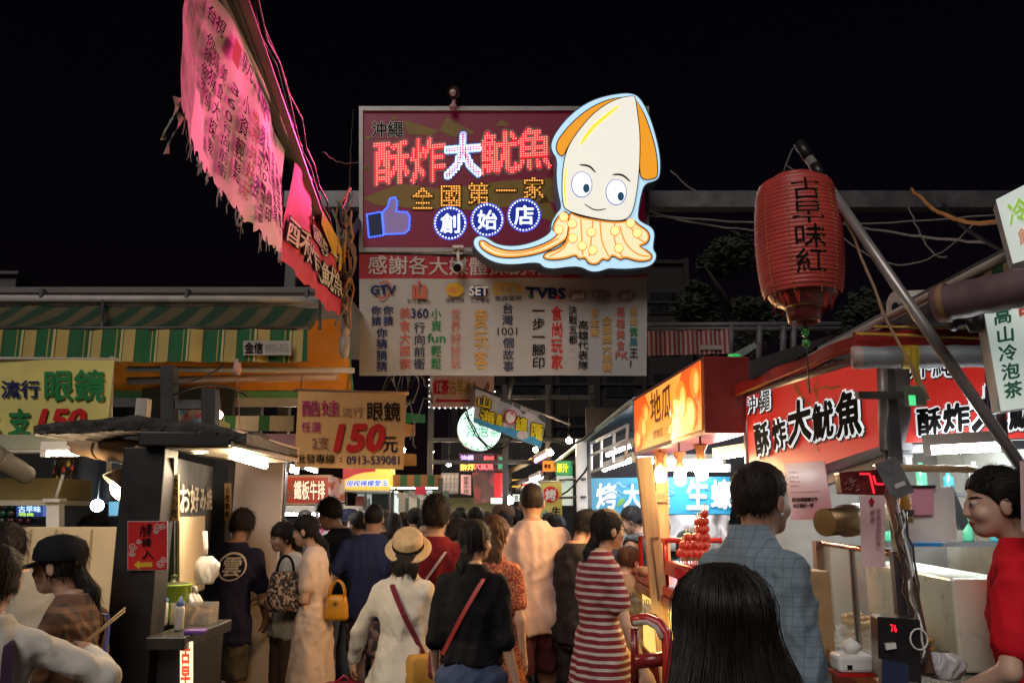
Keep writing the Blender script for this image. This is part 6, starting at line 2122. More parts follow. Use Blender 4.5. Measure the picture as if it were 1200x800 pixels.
# corrugated roof over the right row
a0, a1, c0_, c1 = P(652, 540, 9.4), P(742, 467, 6.35), P(700, 500, 9.4), P(800, 440, 6.2)
t = thing('tin_roof', 'dark tin roof with a pale green edge sloping over the right row of stalls', 'roof', (a1.x, 7.5, 0))
b = MB(); n = 40; vs = []
c0_ = a0 + Vector((1.6, 0, .5)); c1 = a1 + Vector((1.6, 0, .5))
for i in range(n + 1):
 for q in (a0.lerp(a1, i / n), c0_.lerp(c1, i / n)):
  vs.append(q + Vector((0, 0, .012 * (-1) ** i)))
b.add(vs, [(2 * i, 2 * i + 1, 2 * i + 3, 2 * i + 2) for i in range(n)], M('tin_dark', (.06, .06, .065), rough=.5, metal=.3)); b.build('sheet', t)
b = MB(); b.tube([a0 + Vector((-.02, 0, -.03)), a1 + Vector((-.02, 0, -.03))], .022, M('mint_pipe', (.30, .40, .34), rough=.4)); b.build('edge_pipe', t)
b = MB(); b.tube(sag(P(620, 575, 10), P(676, 540, 8.6), .05, 8), .018, DSTEEL); b.build('stay', t)
x, Y = P(682, 560, 7.9).x, 7.9
b = MB(); b.box((x - .05, Y, 0), (x + .05, Y + .1, P(682, 514, Y).z), WHITEP); b.box((x + .052, Y + .02, 0), (x + .09, Y + .1, P(682, 514, Y).z), STEEL)
tag(b.build('roof_post', bevel=.004), 'white painted post carrying the dark tin roof', 'post')
for k, py in enumerate((562, 583)):
 b = MB(); b.tube([P(656, py, 8.2), P(686, py - 1, 7.85)], .012, STEEL); tag(b.build('cross_rail'), ('upper steel rail fixed to the white post', 'lower steel rail fixed to the white post')[k], 'rail')
# open window frame with tubes
F = frame_ab(693, 530, 7.6, 737, 520, 6.6)
t = thing('window_frame', 'pale steel window frame propped open and lit by tubes beside the orange light box', 'window', F.W(0, 0))
b = MB()
for q in ([(693, 519), (736, 498)], [(693, 553), (733, 538)], [(693, 519), (693, 553)], [(736, 498), (733, 538)], [(705, 514), (704, 549)], [(720, 506), (718, 543)], [(693, 533), (735, 515)]):
 b.tube([F.W(*F.L(*q[0])), F.W(*F.L(*q[1]))], .013, WHITEP, 6)
b.build('frame', t)
tube_light('cool tube lamp along the lower edge of the propped window frame', F.W(*F.L(698, 550), -.08), F.W(*F.L(731, 539), -.08), TUBE, .013)
tube_light('cool tube lamp behind the middle of the propped window frame', F.W(*F.L(695, 533), -.14), F.W(*F.L(722, 522), -.14), TUBE, .010)
t = thing('dark_wall', 'dark board wall behind the propped window frame and oyster banner', 'wall', (1.2, 8.8, 0))
b = MB(); b.box((.78, 8.7, 0), (6.5, 8.78, 2.7), M('board_purple', (.045, .04, .048), rough=.7)); b.build('wall', t)
# oyster banner
F = Frame(770, 580, 8.0)
t = thing('cloth_banner', 'long bright blue banner with white grilled oyster characters behind the sweet potato cart', 'banner', F.W(0, -.2))
dz = lambda a, c: .012 * math.sin(a * 5 + c * 3)
b = MB(); cloth_grid(b, F, (690, 560), (856, 558), (856, 602), (690, 602), E('sea_banner', rgb((40, 140, 190)), .2, base=(.04, .30, .50), lit=False), 30, 8, dz); b.build('cloth', t)  # emission put into plain cloth, as if light fell on it
b = MB(); rr = random.Random(4)
for k in range(16):
 x, y = rr.uniform(694, 850), rr.uniform(563, 599); l = rr.uniform(10, 24)
 pts = [(x + l * i / 6, y + 2.2 * math.sin(i * 1.1 + k) + i * .3) for i in range(7)]
 b.slab(F, [(a, c) for a, c in F.LL(stroke(pts, rr.uniform(1, 2.5), True))], None, .018, M('sea_pale', (.25, .50, .58)) if k % 2 else M('sea_deep', (.02, .16, .36)))
WB = E('banner_white', rgb((235, 240, 240)), .45, base=(.75, .75, .74), lit=False)  # letters carry the same put-in glow as the cloth
for s, x0, y0, x1, y1 in (('烤', 698, 566, 722, 596), ('大', 730, 566, 751, 595), ('生', 803, 560, 829, 598), ('蠔', 832, 562, 856, 596), ('鮮', 766, 578, 784, 600)):
 text(b, F, s, (x0, y0, x1, y1), WB, d=.022, off=.03, disp=dz, em=True)
b.slab(F, F.LL(smooth_poly([(722, 592), (726, 584), (733, 583), (730, 590), (724, 593)], 2)), None, .024, M('leaf_green', (.15, .35, .05)))
b.build('lettering', t)
b = MB(); fbox(b, F, (690, 604, 856, 609), -.4, -.02, WHITEP); fbox(b, F, (690, 655, 856, 720), -.6, -.02, STAIN); tag(b.build('oyster_counter', bevel=.004), 'steel counter of the oyster stall under the blue banner', 'counter')
b = MB(); fbox(b, F, (728, 608, 760, 650), -.3, -.05, M('fridge_grey', (.35, .38, .38), rough=.3)); tag(b.build('fridge', bevel=.01), 'grey cool box under the left half of the blue banner', 'cool box')
b = MB(); rr = random.Random(6); vs = []; n = 16
for j in range(7):
 for i in range(n):
  px, py = 783 + i * 4.6, 603 + j * 7
  a, c = F.L(px, py); vs.append(F.W(a, c, .08 + rr.uniform(-.05, .05)))
b.add(vs, [(j * n + i, j * n + n + i, j * n + n + i + 1, j * n + i + 1) for j in range(6) for i in range(n - 1)], M('crumpled_sheet', (.55, .52, .54), rough=.5, var=.2), True); tag(b.build('plastic_sheet'), 'crumpled pale plastic sheet hanging below the right half of the blue banner', 'sheet')
tube_light('cool tube lamp over the oyster stall seen between the warm bulbs', P(752, 541, 7.4), P(846, 540, 7.4), TUBE, .012)
tube_light('second cool tube lamp just below the first over the oyster stall', P(778, 550, 7.7), P(852, 551, 7.7), TUBE, .010)
# red and white awning with pergola
F = Frame(805, 402, 9.2)
t = thing('stall_awning', 'small red and white striped awning above the orange light box', 'awning', F.W(0, 0))
b = MB(); cloth_grid(b, F, (757, 388), (854, 386), (854, 414), (757, 417), stripes('red_white_canvas', (.36, .05, .07), (.50, .40, .40), .052, 'X', .5), 40, 5, lambda a, c: .012 * math.sin(a * 30)); b.build('valance', t)
b = MB(); a, c = P(757, 388, 9.2), P(854, 386, 9.2); b.add([a, c, c + Vector((0, .8, .2)), a + Vector((0, .8, .2))], [(0, 1, 2, 3)], M('canopy_dull_red', (.12, .04, .04))); b.build('canopy', t)
b = MB(); fbox(b, F, (820, 405, 845, 410), .02, .03, M('plate_pale', (.4, .36, .34))); b.build('plate', t)
t = thing('pergola', 'dark grey steel pergola rails behind the red lantern', 'pergola', P(880, 390, 9.6))
b = MB()
for py in (381, 386):
 b.tube([P(756, py, 9.6), P(985, py - 1, 9.6)], .035, M('pergola_grey', (.10, .10, .11), rough=.5), 6)
b.build('rail', t)
for px in (857, 890, 918, 930):
 b = MB(); b.tube([P(px, 382, 9.6), P(px, 420, 9.6)], .04, M('pergola_grey'), 6); b.build('post', t)
b = MB(); F = Frame(866, 420, 9.0); b.slab(F, F.LL([(857, 415), (884, 401), (888, 406), (862, 423)]), -.05, 0, M('tarp_grey', (.22, .25, .25))); tag(b.build('tarpaulin_flap'), 'pale grey flap left of the red booth roof', 'tarpaulin')
p = P(861, 428, 6)
b = MB(); b.lathe([(0, .08), (.045, .08), (.05, 0), (.045, -.06), (0, -.06)], p, E('green_lamp', (.05, .55, .15), .35, lit=False), 12); tag(b.build('green_lamp'), 'small green lamp left of the red booth roof', 'lamp')
FB_ = E('far_bulb_glow', (1.0, .72, .42), 330)
for k, (px, Y, w) in enumerate(((345, 8.4, 'over the steak kiosk'), (470, 9.4, 'over the hanging shirts'), (504, 10.6, 'left of the paper price list'), (525, 11.2, 'just before the paper price list'), (612, 12.0, 'deepest on the right of the lane'), (628, 10.2, 'left of the orange lit sign'), (646, 9.0, 'by the green lit sign'), (668, 8.2, 'beside the white roof post'))):
 p = Vector((P(px, 600, Y).x, Y, 2.25 + .06 * (k % 3)))
 t = thing('hanging_bulb', 'small warm bulb hanging ' + w, 'lamp', p, 'small bulbs over the far stalls')
 b = MB(); b.sph(p, .03, FB_, 10, 7); b.build('bulb', t)
 b = MB(); b.cyl(p + Vector((0, 0, .025)), p + Vector((0, 0, .09)), .013, BLACKW, n=8); b.tube([p + Vector((0, 0, .09)), p + Vector((0, 0, .7))], .005, WIREB, 4); b.build('socket', t)

# ------------------------------------------------------------------ sweet potato cart with its light box
FP = frame_ab(742, 500, 6.3, 821, 463, 4.6)
LB = thing('light_box', 'orange light box with pictures of sweet potatoes hung over the cart on the right', 'light box', FP.W(.8, -.2, -.1))
face = [(743.5, 470), (820.5, 422.5), (822.5, 503), (745, 529)]
b = MB(); b.slab(FP, FP.LL([(741, 467), (824, 417), (825.5, 507), (742.5, 534)]), -.26, -.004, M('box_dark_red', (.17, .018, .014), rough=.4)); b.build('case', LB, .006)
b = MB(); b.slab(FP, FP.LL(face), None, 0, E('potato_orange_lit', rgb((252, 165, 62)), 1.0)); b.build('face', LB)
b = MB(); b.slab(FP, FP.LL([(799, 436), (820.5, 422.5), (822.5, 503), (801, 510), (792, 470)]), None, .003, E('potato_deep_lit', rgb((236, 88, 14)), .95, lit=False))
b.slab(FP, FP.LL([(743.5, 470), (756, 462), (762, 478), (757, 500), (752, 526), (745, 529)]), None, .003, E('potato_deep_lit', (1, .4, .1)))
for cx, cy, rx, ry in ((799, 470, 7, 24), (809, 485, 8, 20), (815, 448, 6, 18), (754, 500, 5, 14), (757, 485, 4, 12), (748, 515, 4, 10)):
 b.slab(FP, FP.LL(ell(cx, cy, rx, ry)), None, .005, E('potato_pic_lit', rgb((245, 140, 40)), .95, lit=False))
 b.slab(FP, FP.LL(ell(cx + rx * .3, cy, rx * .45, ry * .7)), None, .007, E('potato_hot_lit', rgb((255, 200, 100)), 1.0, lit=False))
BRL = E('potato_text', rgb((110, 50, 12)), .35, lit=False)
text(b, FP, '地', [(763, 460), (775, 455), (776, 492), (764, 497)], BRL, d=.008, off=.02); text(b, FP, '瓜', [(776, 455), (788, 449), (788, 488), (777, 493)], BRL, d=.008, off=.02)
text(b, FP, '烤地瓜', [(767, 504), (778, 500), (778, 511), (767, 514)], BRL, d=.008, off=.02)
for k in range(3):
 b.slab(FP, FP.LL(stroke([(780, 502 + 3.2 * k), (789, 498.5 + 3.2 * k)], .8)), None, .008, BRL)
b.build('lettering', LB)
lamp('AREA', FP.W(.85, -.1, .06), 34, (1.0, .55, .18), LB, .4, aim=(-1, -.35, -.1), sy=.35, name='box_glow')
# light from the face leaves towards the lane
for k, (px, py, Y, lab) in enumerate(((774, 554, 5.75, 'warm bulb under the orange light box, farthest of the three'), (797, 556, 5.2, 'warm bulb hanging lowest in the middle of the three under the orange light box'), (822, 549, 4.8, 'warm bulb under the orange light box, nearest of the three'))):
 p = P(px, py, Y)
 t = thing('hanging_bulb', lab, 'lamp', p, 'warm bulbs under the orange light box')
 b = MB(); b.lathe([(0, .045), (.022, .04), (.033, .02), (.036, -.005), (.034, -.05), (.024, -.062), (0, -.066)], p, BULB, 16); b.build('bulb', t)
 ztop = FP.W(0, FP.L(744, 532)[1]).z
 b = MB(); b.lathe([(0, .145), (.045, .14), (.04, .13), (.024, .10), (.024, .045), (0, .045)], p, M('socket_brown', (.30, .12, .05), rough=.4), 14); b.tube([p + Vector((0, 0, .14)), Vector((p.x, p.y, ztop + .02))], .006, WIREB, 5); b.build('socket', t)
# timber post
a, c = P(754, 536, 4.95), P(774, 715, 4.95)
t = thing('timber_post', 'bare pale timber post leaning at the corner of the sweet potato cart', 'post', (c.x, 4.95, c.z))
d = (a - c); b = MB(); L = d.length; w = d.normalized(); u = Vector((1, 0, 0)) - w * w.x; u.normalize(); v = w.cross(u)
X = Matrix(((u.x, v.x, w.x, 0), (u.y, v.y, w.y, 0), (u.z, v.z, w.z, 0), (0, 0, 0, 1))); X.translation = c
b.box((-.045, -.03, -.6), (.045, .03, L), WOOD, X); b.build('post', t, .003)
b = MB(); b.box((-.016, -.036, .06), (-.004, -.031, .40), BROWNW, X); b.box((-.016, -.036, .40), (.03, -.031, .41), BROWNW, X); b.build('handle', t)
a2 = P(775, 540, 6.15); b = MB(); b.box((a2.x - .05, 6.13, 0), (a2.x + .04, 6.19, a2.z + .05), WOOD); t2 = thing('timber_post', 'second timber post standing behind the leaning one under the light box', 'post', (a2.x, 6.15, 0)); b.build('post', t2, .003)
F = Frame(773, 590, 6.1); b = MB(); fbox(b, F, (767, 576, 781, 588), .0, .01, M('kraft', (.50, .30, .15))); text(b, F, '回收', (769, 579, 779, 585), BROWNW, d=.012); b.build('card', t2)

# cart
CART = thing('food_cart', 'red sweet potato cart with rails, a lit front panel and a lacquered top', 'cart', (1.05, 5.0, 0))
x0 = .86
b = MB(); b.box((x0, 3.95, 1.16), (1.24, 6.2, 1.21), REDP); b.build('top', CART, .006)
b = MB(); b.box((x0 - .012, 3.94, 1.10), (x0 + .03, 6.2, 1.158), M('dark_red', (.20, .012, .012), rough=.3, coat=.4)); b.box((x0 + .031, 3.94, 1.10), (1.24, 3.97, 1.158), M('dark_red', (.2, .012, .012))); b.build('edge', CART, .004)
b = MB(); b.box((x0 + .03, 4.35, .74), (x0 + .05, 5.9, 1.098), E('panel_lit', rgb((255, 222, 120)), .95)); b.build('lit_panel', CART)
b = MB(); b.box((x0 + .02, 3.98, .2), (1.22, 6.1, .735), M('cart_body', (.30, .03, .02), rough=.4)); b.box((x0 + .052, 3.99, .736), (1.22, 6.1, 1.098), M('cart_body', (.3, .03, .02))); b.build('body', CART, .004)
for z, ys in ((1.34, (4.1, 5.2)), (1.46, (4.95, 5.9))):
 b = MB(); b.tube([(x0 + .03, ys[0], 1.21), (x0 + .03, ys[0], z), (x0 + .03, ys[1], z), (x0 + .03, ys[1], 1.21)], .015, REDP, 8); b.tube([(x0 + .03, ys[0], z), (x0 + .36, ys[0], z)], .015, REDP, 8); b.build('rail', CART)
b = MB(); b.box((x0 + .1, 4.3, 1.212), (1.2, 5.0, 1.27), M('pink_board', (.50, .05, .08), rough=.35)); b.build('shelf', CART, .004)
for s in (4.3, 5.8):
 b = MB(); n = 22; b.tube([(x0 - .02, s + .30 * math.cos(i * 6.283 / n), .32 + .30 * math.sin(i * 6.283 / n)) for i in range(n + 1)], .018, BLACKW, 6); w = b.build('wheel', CART)
 b = MB()
 for k in range(8):
  b.tube([(x0 - .02, s, .32), (x0 - .02, s + .29 * math.cos(k * .785), .32 + .29 * math.sin(k * .785))], .005, STEEL, 4)
 b.build('spokes', w)
# red hoop handle and frame at its near end
b = MB(); b.tube([P(741, 727, 3.75), P(757, 724, 3.72), P(772, 730, 3.7), P(781, 742, 3.68), P(783, 770, 3.66), P(782, 850, 3.66)], .024, REDP, 10); b.tube([P(742, 730, 3.72), P(758, 728, 3.70), P(770, 735, 3.68), P(776, 748, 3.66)], .012, M('grip_pale', (.45, .38, .36)), 8); b.build('handle', CART)
b = MB(); b.tube([P(744, 775, 3.7), P(790, 770, 3.7)], .03, M('dark_red'), 8); b.tube([P(744, 735, 3.75), P(744, 800, 3.75)], .018, M('dark_red'), 8); b.build('frame', CART)
lamp('POINT', (x0 - .12, 4.9, 1.0), 1.5, (1.0, .72, .30), CART, .1, name='panel_light')
# candied tomato skewers
rr = random.Random(21)
TOM = M('candied_red', (.62, .05, .02), rough=.12, coat=.8, var=.2)
STK = M('bamboo_stick', (.55, .40, .20))
t0 = None; n = 0
for r_ in range(3):
 for c_ in range(5):
  px = 797 + c_ * 7 + r_ * 2.2 + rr.uniform(-1, 1); Yk = 4.9 - .12 * r_
  nb_ = (2, 3, 3, 5, 6)[c_] - (r_ == 0)
  base = P(px, 652, Yk)
  t = thing('candied_skewer', 'upright skewer of shiny red candied tomatoes standing on the sweet potato cart', 'skewer', base, 'candied tomato skewers on the cart')
  b = MB(); b.tube([base + Vector((0, 0, -.06)), base + Vector((0, 0, .045 * nb_ + .02))], .003, STK, 5); b.build('stick', t)
  for k in range(nb_):
   b = MB(); b.sph(base + Vector((rr.uniform(-.003, .003), 0, .02 + .042 * k)), .0215, TOM, 12, 8, (1, 1, 1.05)); b.build('tomato', t)
t = thing('skewer_tray', 'red tray that carries the candied tomato skewers on the cart', 'tray', P(812, 655, 4.8))
b = MB(); q = P(812, 655, 4.8); b.box((q.x - .14, q.y - .20, 1.272), (q.x + .16, q.y + .2, q.z - .02), REDP); b.build('tray', t, .005)
# bags and takeaway packets at the cart front
q = P(741, 728, 4.2)
bag('grey and white plastic bag hanging beside the lit panel of the cart', P(757, 728, 5.3), .045, .13, M('grey_polythene', (.40, .38, .37), rough=.35, var=.25, bump=.006, bs=30), 'bags on the cart', seed=3)
bag('smaller dark plastic bag behind the striped dress at the cart', P(741, 720, 5.2), .05, .13, M('dark_polythene', (.08, .07, .07), rough=.3), 'bags on the cart', seed=7)
p = P(762, 724, 4.22); b = MB(); b.sph(p, .034, M('roast_potato', (.40, .13, .05), rough=.6, var=.35, vs=30, bump=.004), 14, 10, (1.2, .9, .9)); tag(b.build('sweet_potato'), 'roasted sweet potato lying in front of the lit panel of the cart', 'sweet potato')
p = P(757, 665, 5.6); b = MB(); b.lathe([(0, 0), (.05, 0), (.065, .06), (.06, .06), (.045, .008), (0, .008)], Vector((p.x, p.y, 1.211)), M('bowl_brown2', (.25, .14, .08)), 18); tag(b.build('bowl'), 'brown bowl on the cart top near the seated man', 'bowl')

# ------------------------------------------------------------------ squid booth on the right
FS1 = frame_ab(873, 503, 4.6, 1034, 470, 3.4)
BT = thing('food_booth', 'red fried squid booth with two big signboards, steel posts and a lit interior', 'booth', (1.9, 3.6, 0))
SGR = E('booth_red_lit', rgb((200, 44, 36)), .62, base=(.40, .035, .028), lit=True)
s1 = [(872, 462), (1030.5, 414), (1034, 527), (877, 577)]
b = MB(); b.slab(FS1, FS1.LL(s1), -.14, 0, SGR, M('sign_side', (.2, .19, .2))); SG1 = b.build('signboard', BT)
b = MB(); q = FS1.LL(s1)
for i in range(4):
 a, c = Vector(q[i]), Vector(q[(i + 1) % 4])
 b.tube([FS1.W(a.x, a.y, -.01), FS1.W(c.x, c.y, -.01)], .022, M('sign_frame', (.33, .31, .31)), 8)
b.build('frame', SG1)
b = MB()
SKW = M('letter_shadow', (.03, .03, .04), spec=.2); LWS = E('sign_white_lit', (.75, .78, .80), .85, base=(.7, .7, .7), lit=False)
SQD = M('squid_sketch', (.62, .30, .10), rough=.5)
for pl, w in (([(926, 440), (932, 455), (941, 466), (950, 474)], 2.6), ([(948, 436), (945, 450), (955, 460), (966, 452), (975, 456), (985, 452)], 2.6), ([(960, 445), (955, 453), (960, 470), (952, 500), (958, 530)], 2.2), ([(940, 435), (934, 446), (940, 470)], 2)):
 b.slab(FS1, FS1.LL(stroke(smooth_poly(pl, 2, False), w)), None, .003, SQD)
text(b, FS1, '瑞豐夜市店', [(958, 430.5), (996, 417), (996, 426.5), (958, 437)], M('sign_text_white', (.74, .74, .74)), d=.006, off=.02)


def outl(F, s, q, m1, m2, d, o1=.075, o2=.02, **k):
 text(b, F, s, [(x + 1.2, y + 1.6) for x, y in q], SKW, d=d, off=o1, **k)
 text(b, F, s, q, LWS, d=d + .004, off=o1 * .9, **k); text(b, F, s, q, m2, d=d + .009, off=o2 * .7, **k)


outl(FS1, '沖', [(877, 466), (889, 463), (889, 482), (878, 485)], None, BLACKI, .006); outl(FS1, '繩', [(892, 460), (905, 456), (905, 479), (893, 483)], None, BLACKI, .006)
for s, q in (('酥', [(886, 499), (902, 494), (905, 528), (890, 534)]), ('炸', [(907, 494), (922, 489), (926, 522), (911, 527)]), ('大', [(926, 474), (952, 466), (954, 513), (928, 521)]), ('魷', [(955, 476), (979, 468), (980, 509), (957, 516)]), ('魚', [(983, 464), (1010, 454), (1013, 506), (985, 512)])):
 outl(FS1, s, q, None, BLACKI, .006, .11, .06)
b.build('lettering', SG1)
# second face
FS2 = Frame(1120, 475, 3.42, yaw=-7)
b = MB(); fbox(b, FS2, [(1051, 424), (1225, 412), (1225, 512), (1053, 519)], -.10, 0, SGR, M('sign_side', (.2, .19, .2))); SG2 = b.build('signboard', BT)
b = MB()
outl(FS2, '沖繩', [(1063, 412), (1118, 408), (1118, 441), (1063, 443)], None, BLACKI, .006)
for s, q in (('酥', [(1073, 480), (1100, 478), (1101, 507), (1075, 510)]), ('炸', [(1104, 475), (1133, 472), (1134, 504), (1105, 507)]), ('大', [(1136, 456), (1175, 452), (1178, 500), (1138, 505)]), ('魷', [(1180, 462), (1212, 460), (1212, 500), (1181, 503)])):
 outl(FS2, s, q, None, BLACKI, .006, .11, .06)
b.build('lettering', SG2)
# corner post and frame rails
b = MB(); p = P(1042, 470, 3.42); b.box((p.x - .028, 3.40, 0.1), (p.x + .028, 3.46, P(1042, 405, 3.42).z), STEEL); b.build('post', BT, .004)
p4 = FS1.W(*FS1.L(871, 470), -.06)
b = MB(); b.box((p4.x - .03, p4.y - .03, 0), (p4.x + .03, p4.y + .03, p4.z + .1), BROWNW); b.build('post', BT, .004)
b = MB(); b.slab(FS1, FS1.LL([(877, 579), (1035, 529), (1035, 546), (877, 594)]), -.05, -.01, STEEL); b.build('fascia', BT, .003)
b = MB(); fbox(b, FS2, [(1053, 521), (1225, 514), (1225, 524), (1053, 531)], -.08, -.02, STEEL); b.build('fascia', BT, .003)
b = MB(); b.box((p.x - .15, 3.36, P(1050, 468, 3.4).z), (p.x + .13, 3.395, P(1050, 460, 3.4).z), STEEL); b.build('bracket', BT)
b = MB(); q = P(1072, 461, 3.3); b.box((q.x - .035, q.y - .02, q.z - .05), (q.x + .035, q.y + .02, q.z + .03), M('green_box', (.25, .36, .30), rough=.4)); b.box((q.x - .037, q.y - .024, q.z - .05), (q.x - .01, q.y - .0205, q.z - .01), E('green_led', (.1, .9, .3), .9, lit=False)); tag(b.build('switch_box', bevel=.004), 'pale green switch box on the second red signboard', 'switch box')
# interior
b = MB(); b.box((2.55, 2.95, 0), (2.6, 6.0, 2.4), M('booth_back', (.55, .60, .56), rough=.3, metal=.2)); b.build('rear_wall', BT)
b = MB(); b.box((1.5, 5.0, 0), (2.55, 5.05, 2.2), M('booth_end', (.25, .24, .22), rough=.5)); b.build('end_wall', BT)
b = MB(); b.box((1.45, 4.0, 2.28), (3.4, 4.4, 2.32), DARKW); b.box((1.58, 2.9, 2.36), (3.4, 4.9, 2.40), DARKW); b.build('ceiling', BT)
b = MB(); b.box((1.9, 4.30, 1.7), (2.54, 4.5, 1.72), STEEL); b.box((1.9, 4.30, 1.45), (2.54, 4.5, 1.47), STEEL); b.build('shelf', BT)
rr = random.Random(31)
for i in range(9):
 p = Vector((1.94 + .07 * i, 4.40, 1.721 if i % 2 else 1.471)); hgt = rr.uniform(.10, .18)
 b = MB(); b.lathe([(0, 0), (.026, 0), (.028, .01), (.028, hgt * .7), (.012, hgt * .85), (.012, hgt), (0, hgt)], p, (M('jar_green', (.06, .28, .16), rough=.2), M('jar_white', (.6, .6, .58), rough=.3), M('jar_teal', (.05, .25, .28), rough=.2))[i % 3], 12); tag(b.build('bottle'), 'sauce bottle standing on the shelves inside the squid booth', 'bottle', 'bottles on the booth shelves')
# counter along the lane
cA, cB = Vector((1.30, 3.75, 0)), Vector((1.12, 2.3, 0))
CN = thing('booth_counter', 'stainless counter with a brass edge and a glass guard in front of the squid booth', 'counter', (1.5, 3.0, 0))
d = (cB - cA).normalized(); s_ = Vector((-d.y, d.x, 0))
X = Matrix(((d.x, -s_.x, 0, cA.x), (d.y, -s_.y, 0, cA.y), (0, 0, 1, 0), (0, 0, 0, 1)))
if (X.to_3x3() @ Vector((0, 1, 0))).x < 0:
 X = Matrix(((d.x, s_.x, 0, cA.x), (d.y, s_.y, 0, cA.y), (0, 0, 1, 0), (0, 0, 0, 1)))
L = (cB - cA).length
b = MB(); b.box((-.5, 0, 1.06), (L, .52, 1.09), STAIN, X); b.build('top', CN, .004)
b = MB(); b.box((-.5, -.022, 1.045), (L, -.001, 1.095), M('brass', (.50, .30, .12), rough=.3, metal=.8), X); b.build('edge', CN, .003)
b = MB(); b.box((-.5, .01, .1), (L, .5, .93), M('counter_steel', (.22, .20, .18), rough=.35, metal=.6), X); b.box((-.5, -.004, .935), (L, .5, 1.044), M('counter_trim', (.20, .02, .02), rough=.4), X); b.build('front', CN, .003)
# fryer hood back panel with glass guard
GUARD = M('guard_glass', (.55, .60, .52), rough=.08, var=.04, alpha=.30)
b = MB(); b.box((-.24, .12, 1.095), (.80, .126, 1.47), GUARD, X); b.build('glass_guard', CN)
b = MB(); b.tube([X @ Vector((-.30, .12, 1.48)), X @ Vector((.86, .12, 1.48))], .012, M('copper', (.55, .27, .15), rough=.25, metal=.9), 8); b.box((-.32, .09, 1.09), (-.24, .15, 1.49), BROWNW, X); b.box((.80, .10, 1.09), (.84, .14, 1.49), STEEL, X); b.box((.22, .115, 1.09), (.24, .135, 1.47), STEEL, X); b.build('guard_frame', CN)
b = MB(); b.box((-.24, .30, 1.092), (.78, .50, 1.40), M('fryer_back', (.66, .68, .56), rough=.3, metal=.1, var=.12), X); b.build('fryer', CN, .01)
b = MB(); q0, q1 = P(966, 612, 3.42), P(1035, 606, 3.62)
b.tube([q0, q0.lerp(q1, .3), q0.lerp(q1, .32), q0.lerp(q1, .6), q0.lerp(q1, .62), q1], [.055, .055, .066, .066, .060, .060], M('brass_duct', (.15, .10, .05), rough=.35, metal=.8, var=.4), 20); tag(b.build('brass_duct'), 'brass exhaust duct lying above the fryer in the squid booth', 'duct')
# lights in the booth
tube_light('cool tube lamp under the second red signboard behind the vendor', P(1092, 528, 3.34), P(1172, 524, 3.22), TUBE, .014)
tube_light('cool tube lamp under the long red signboard behind the pink notice', FS1.W(*FS1.L(938, 556), -.25), FS1.W(*FS1.L(1000, 541), -.25), TUBE, .012)
tube_light('cool tube lamp at the far end of the squid booth behind the checked shirt', P(842, 536, 5.3), P(882, 530, 5.1), TUBE, .012)
lamp('AREA', (1.95, 3.95, 2.2), 32, (.92, .97, 1.0), BT, .8, sy=.25, aim=(0, -.12, -1), name='booth_fill_light')  # area fill added without a fixture to brighten the booth interior
# hanging notices
F = Frame(948, 575, 3.75, yaw=-60, roll=-3)
F = frame_ab(921, 575, 3.98, 972, 575, 3.60)
PINKP = M('pink_paper', (.62, .22, .34), rough=.35, coat=.4, var=.06)
t = thing('notice', 'large pink laminated notice hanging under the long red signboard', 'notice', F.W(0, .1))
b = MB(); b.slab(F, F.LL([(919, 543), (966, 540), (976, 608), (927, 609)]), -.003, 0, PINKP); b.build('sheet', t)
b = MB()
for k, y in enumerate((552, 557.5, 563, 568)):
 text(b, F, '營業公告事項'[:3 + k % 3], [(925 + k * .7, y), (936 + k, y), (936 + k, y + 2.6), (925 + k * .7, y + 2.6)], M('ink_plum', (.22, .04, .10), rough=.9, spec=.08), d=.003)
text(b, F, '請勿拍照謝謝合作', [(929, 583), (959, 582), (959, 587), (929, 588)], BLACKI, d=.003, off=.03); text(b, F, '本店僅此一家', [(930, 590), (954, 589), (954, 594), (930, 595)], BLACKI, d=.003, off=.03)
b.slab(F, F.LL(stroke([(927, 577), (962, 575.5)], .6)), None, .003, M('ink_plum')); b.build('lettering', t)
# number display
F = Frame(1015, 563, 2.98, yaw=-6, roll=-5)
t = thing('number_display', 'dark LED queue display showing a red 74 wrapped in clear plastic', 'display', F.W(0, 0))
b = MB(); fbox(b, F, [(983, 553), (1040, 549), (1042, 581), (987, 578)], -.07, 0, M('display_red', (.12, .02, .02), rough=.15, var=.4, vs=30)); b.build('case', t, .006)
b = MB()
LR = E('digit_red', rgb((255, 40, 60)), 1.25, lit=False)
for pl in ([(1007, 555), (1019, 555)], [(1019, 556), (1024, 578)], [(1023, 557), (1026, 567)], [(1027, 567), (1037, 567)], [(1033, 555), (1037, 566)], [(1037, 568), (1040, 579)]):
 b.slab(F, F.LL(stroke(pl, 2.4)), None, .004, LR)
b.build('digits', t)
b = MB(); rr = random.Random(2)
for k in range(12):
 x, y = rr.uniform(988, 1003), rr.uniform(560, 576); b.slab(F, F.LL(stroke([(x, y), (x + 3 + rr.uniform(0, 3), y - 3)], .35)), None, .006, M('crease_pale', (.5, .4, .4)))
b.build('plastic_creases', t)
F = Frame(1046, 558, 2.95, yaw=-10, roll=22)
t = thing('calculator', 'grey device in shiny plastic clipped beside the queue display', 'device', F.W(0, 0))
c_ = F.L(1048, 560)
b = MB(); b.rect(F, c_[0] - .040, c_[1] - .068, c_[0] + .040, c_[1] + .068, -.03, 0, M('device_grey', (.14, .15, .16), rough=.12, coat=1, var=.3, vs=30)); b.build('body', t, .006)
b = MB(); b.rect(F, c_[0] - .012, c_[1] - .035, c_[0] + .025, c_[1] - .02, 0, .003, M('device_label', (.5, .5, .5))); b.build('label_strip', t)
F = Frame(1024, 620, 2.94, yaw=-6)
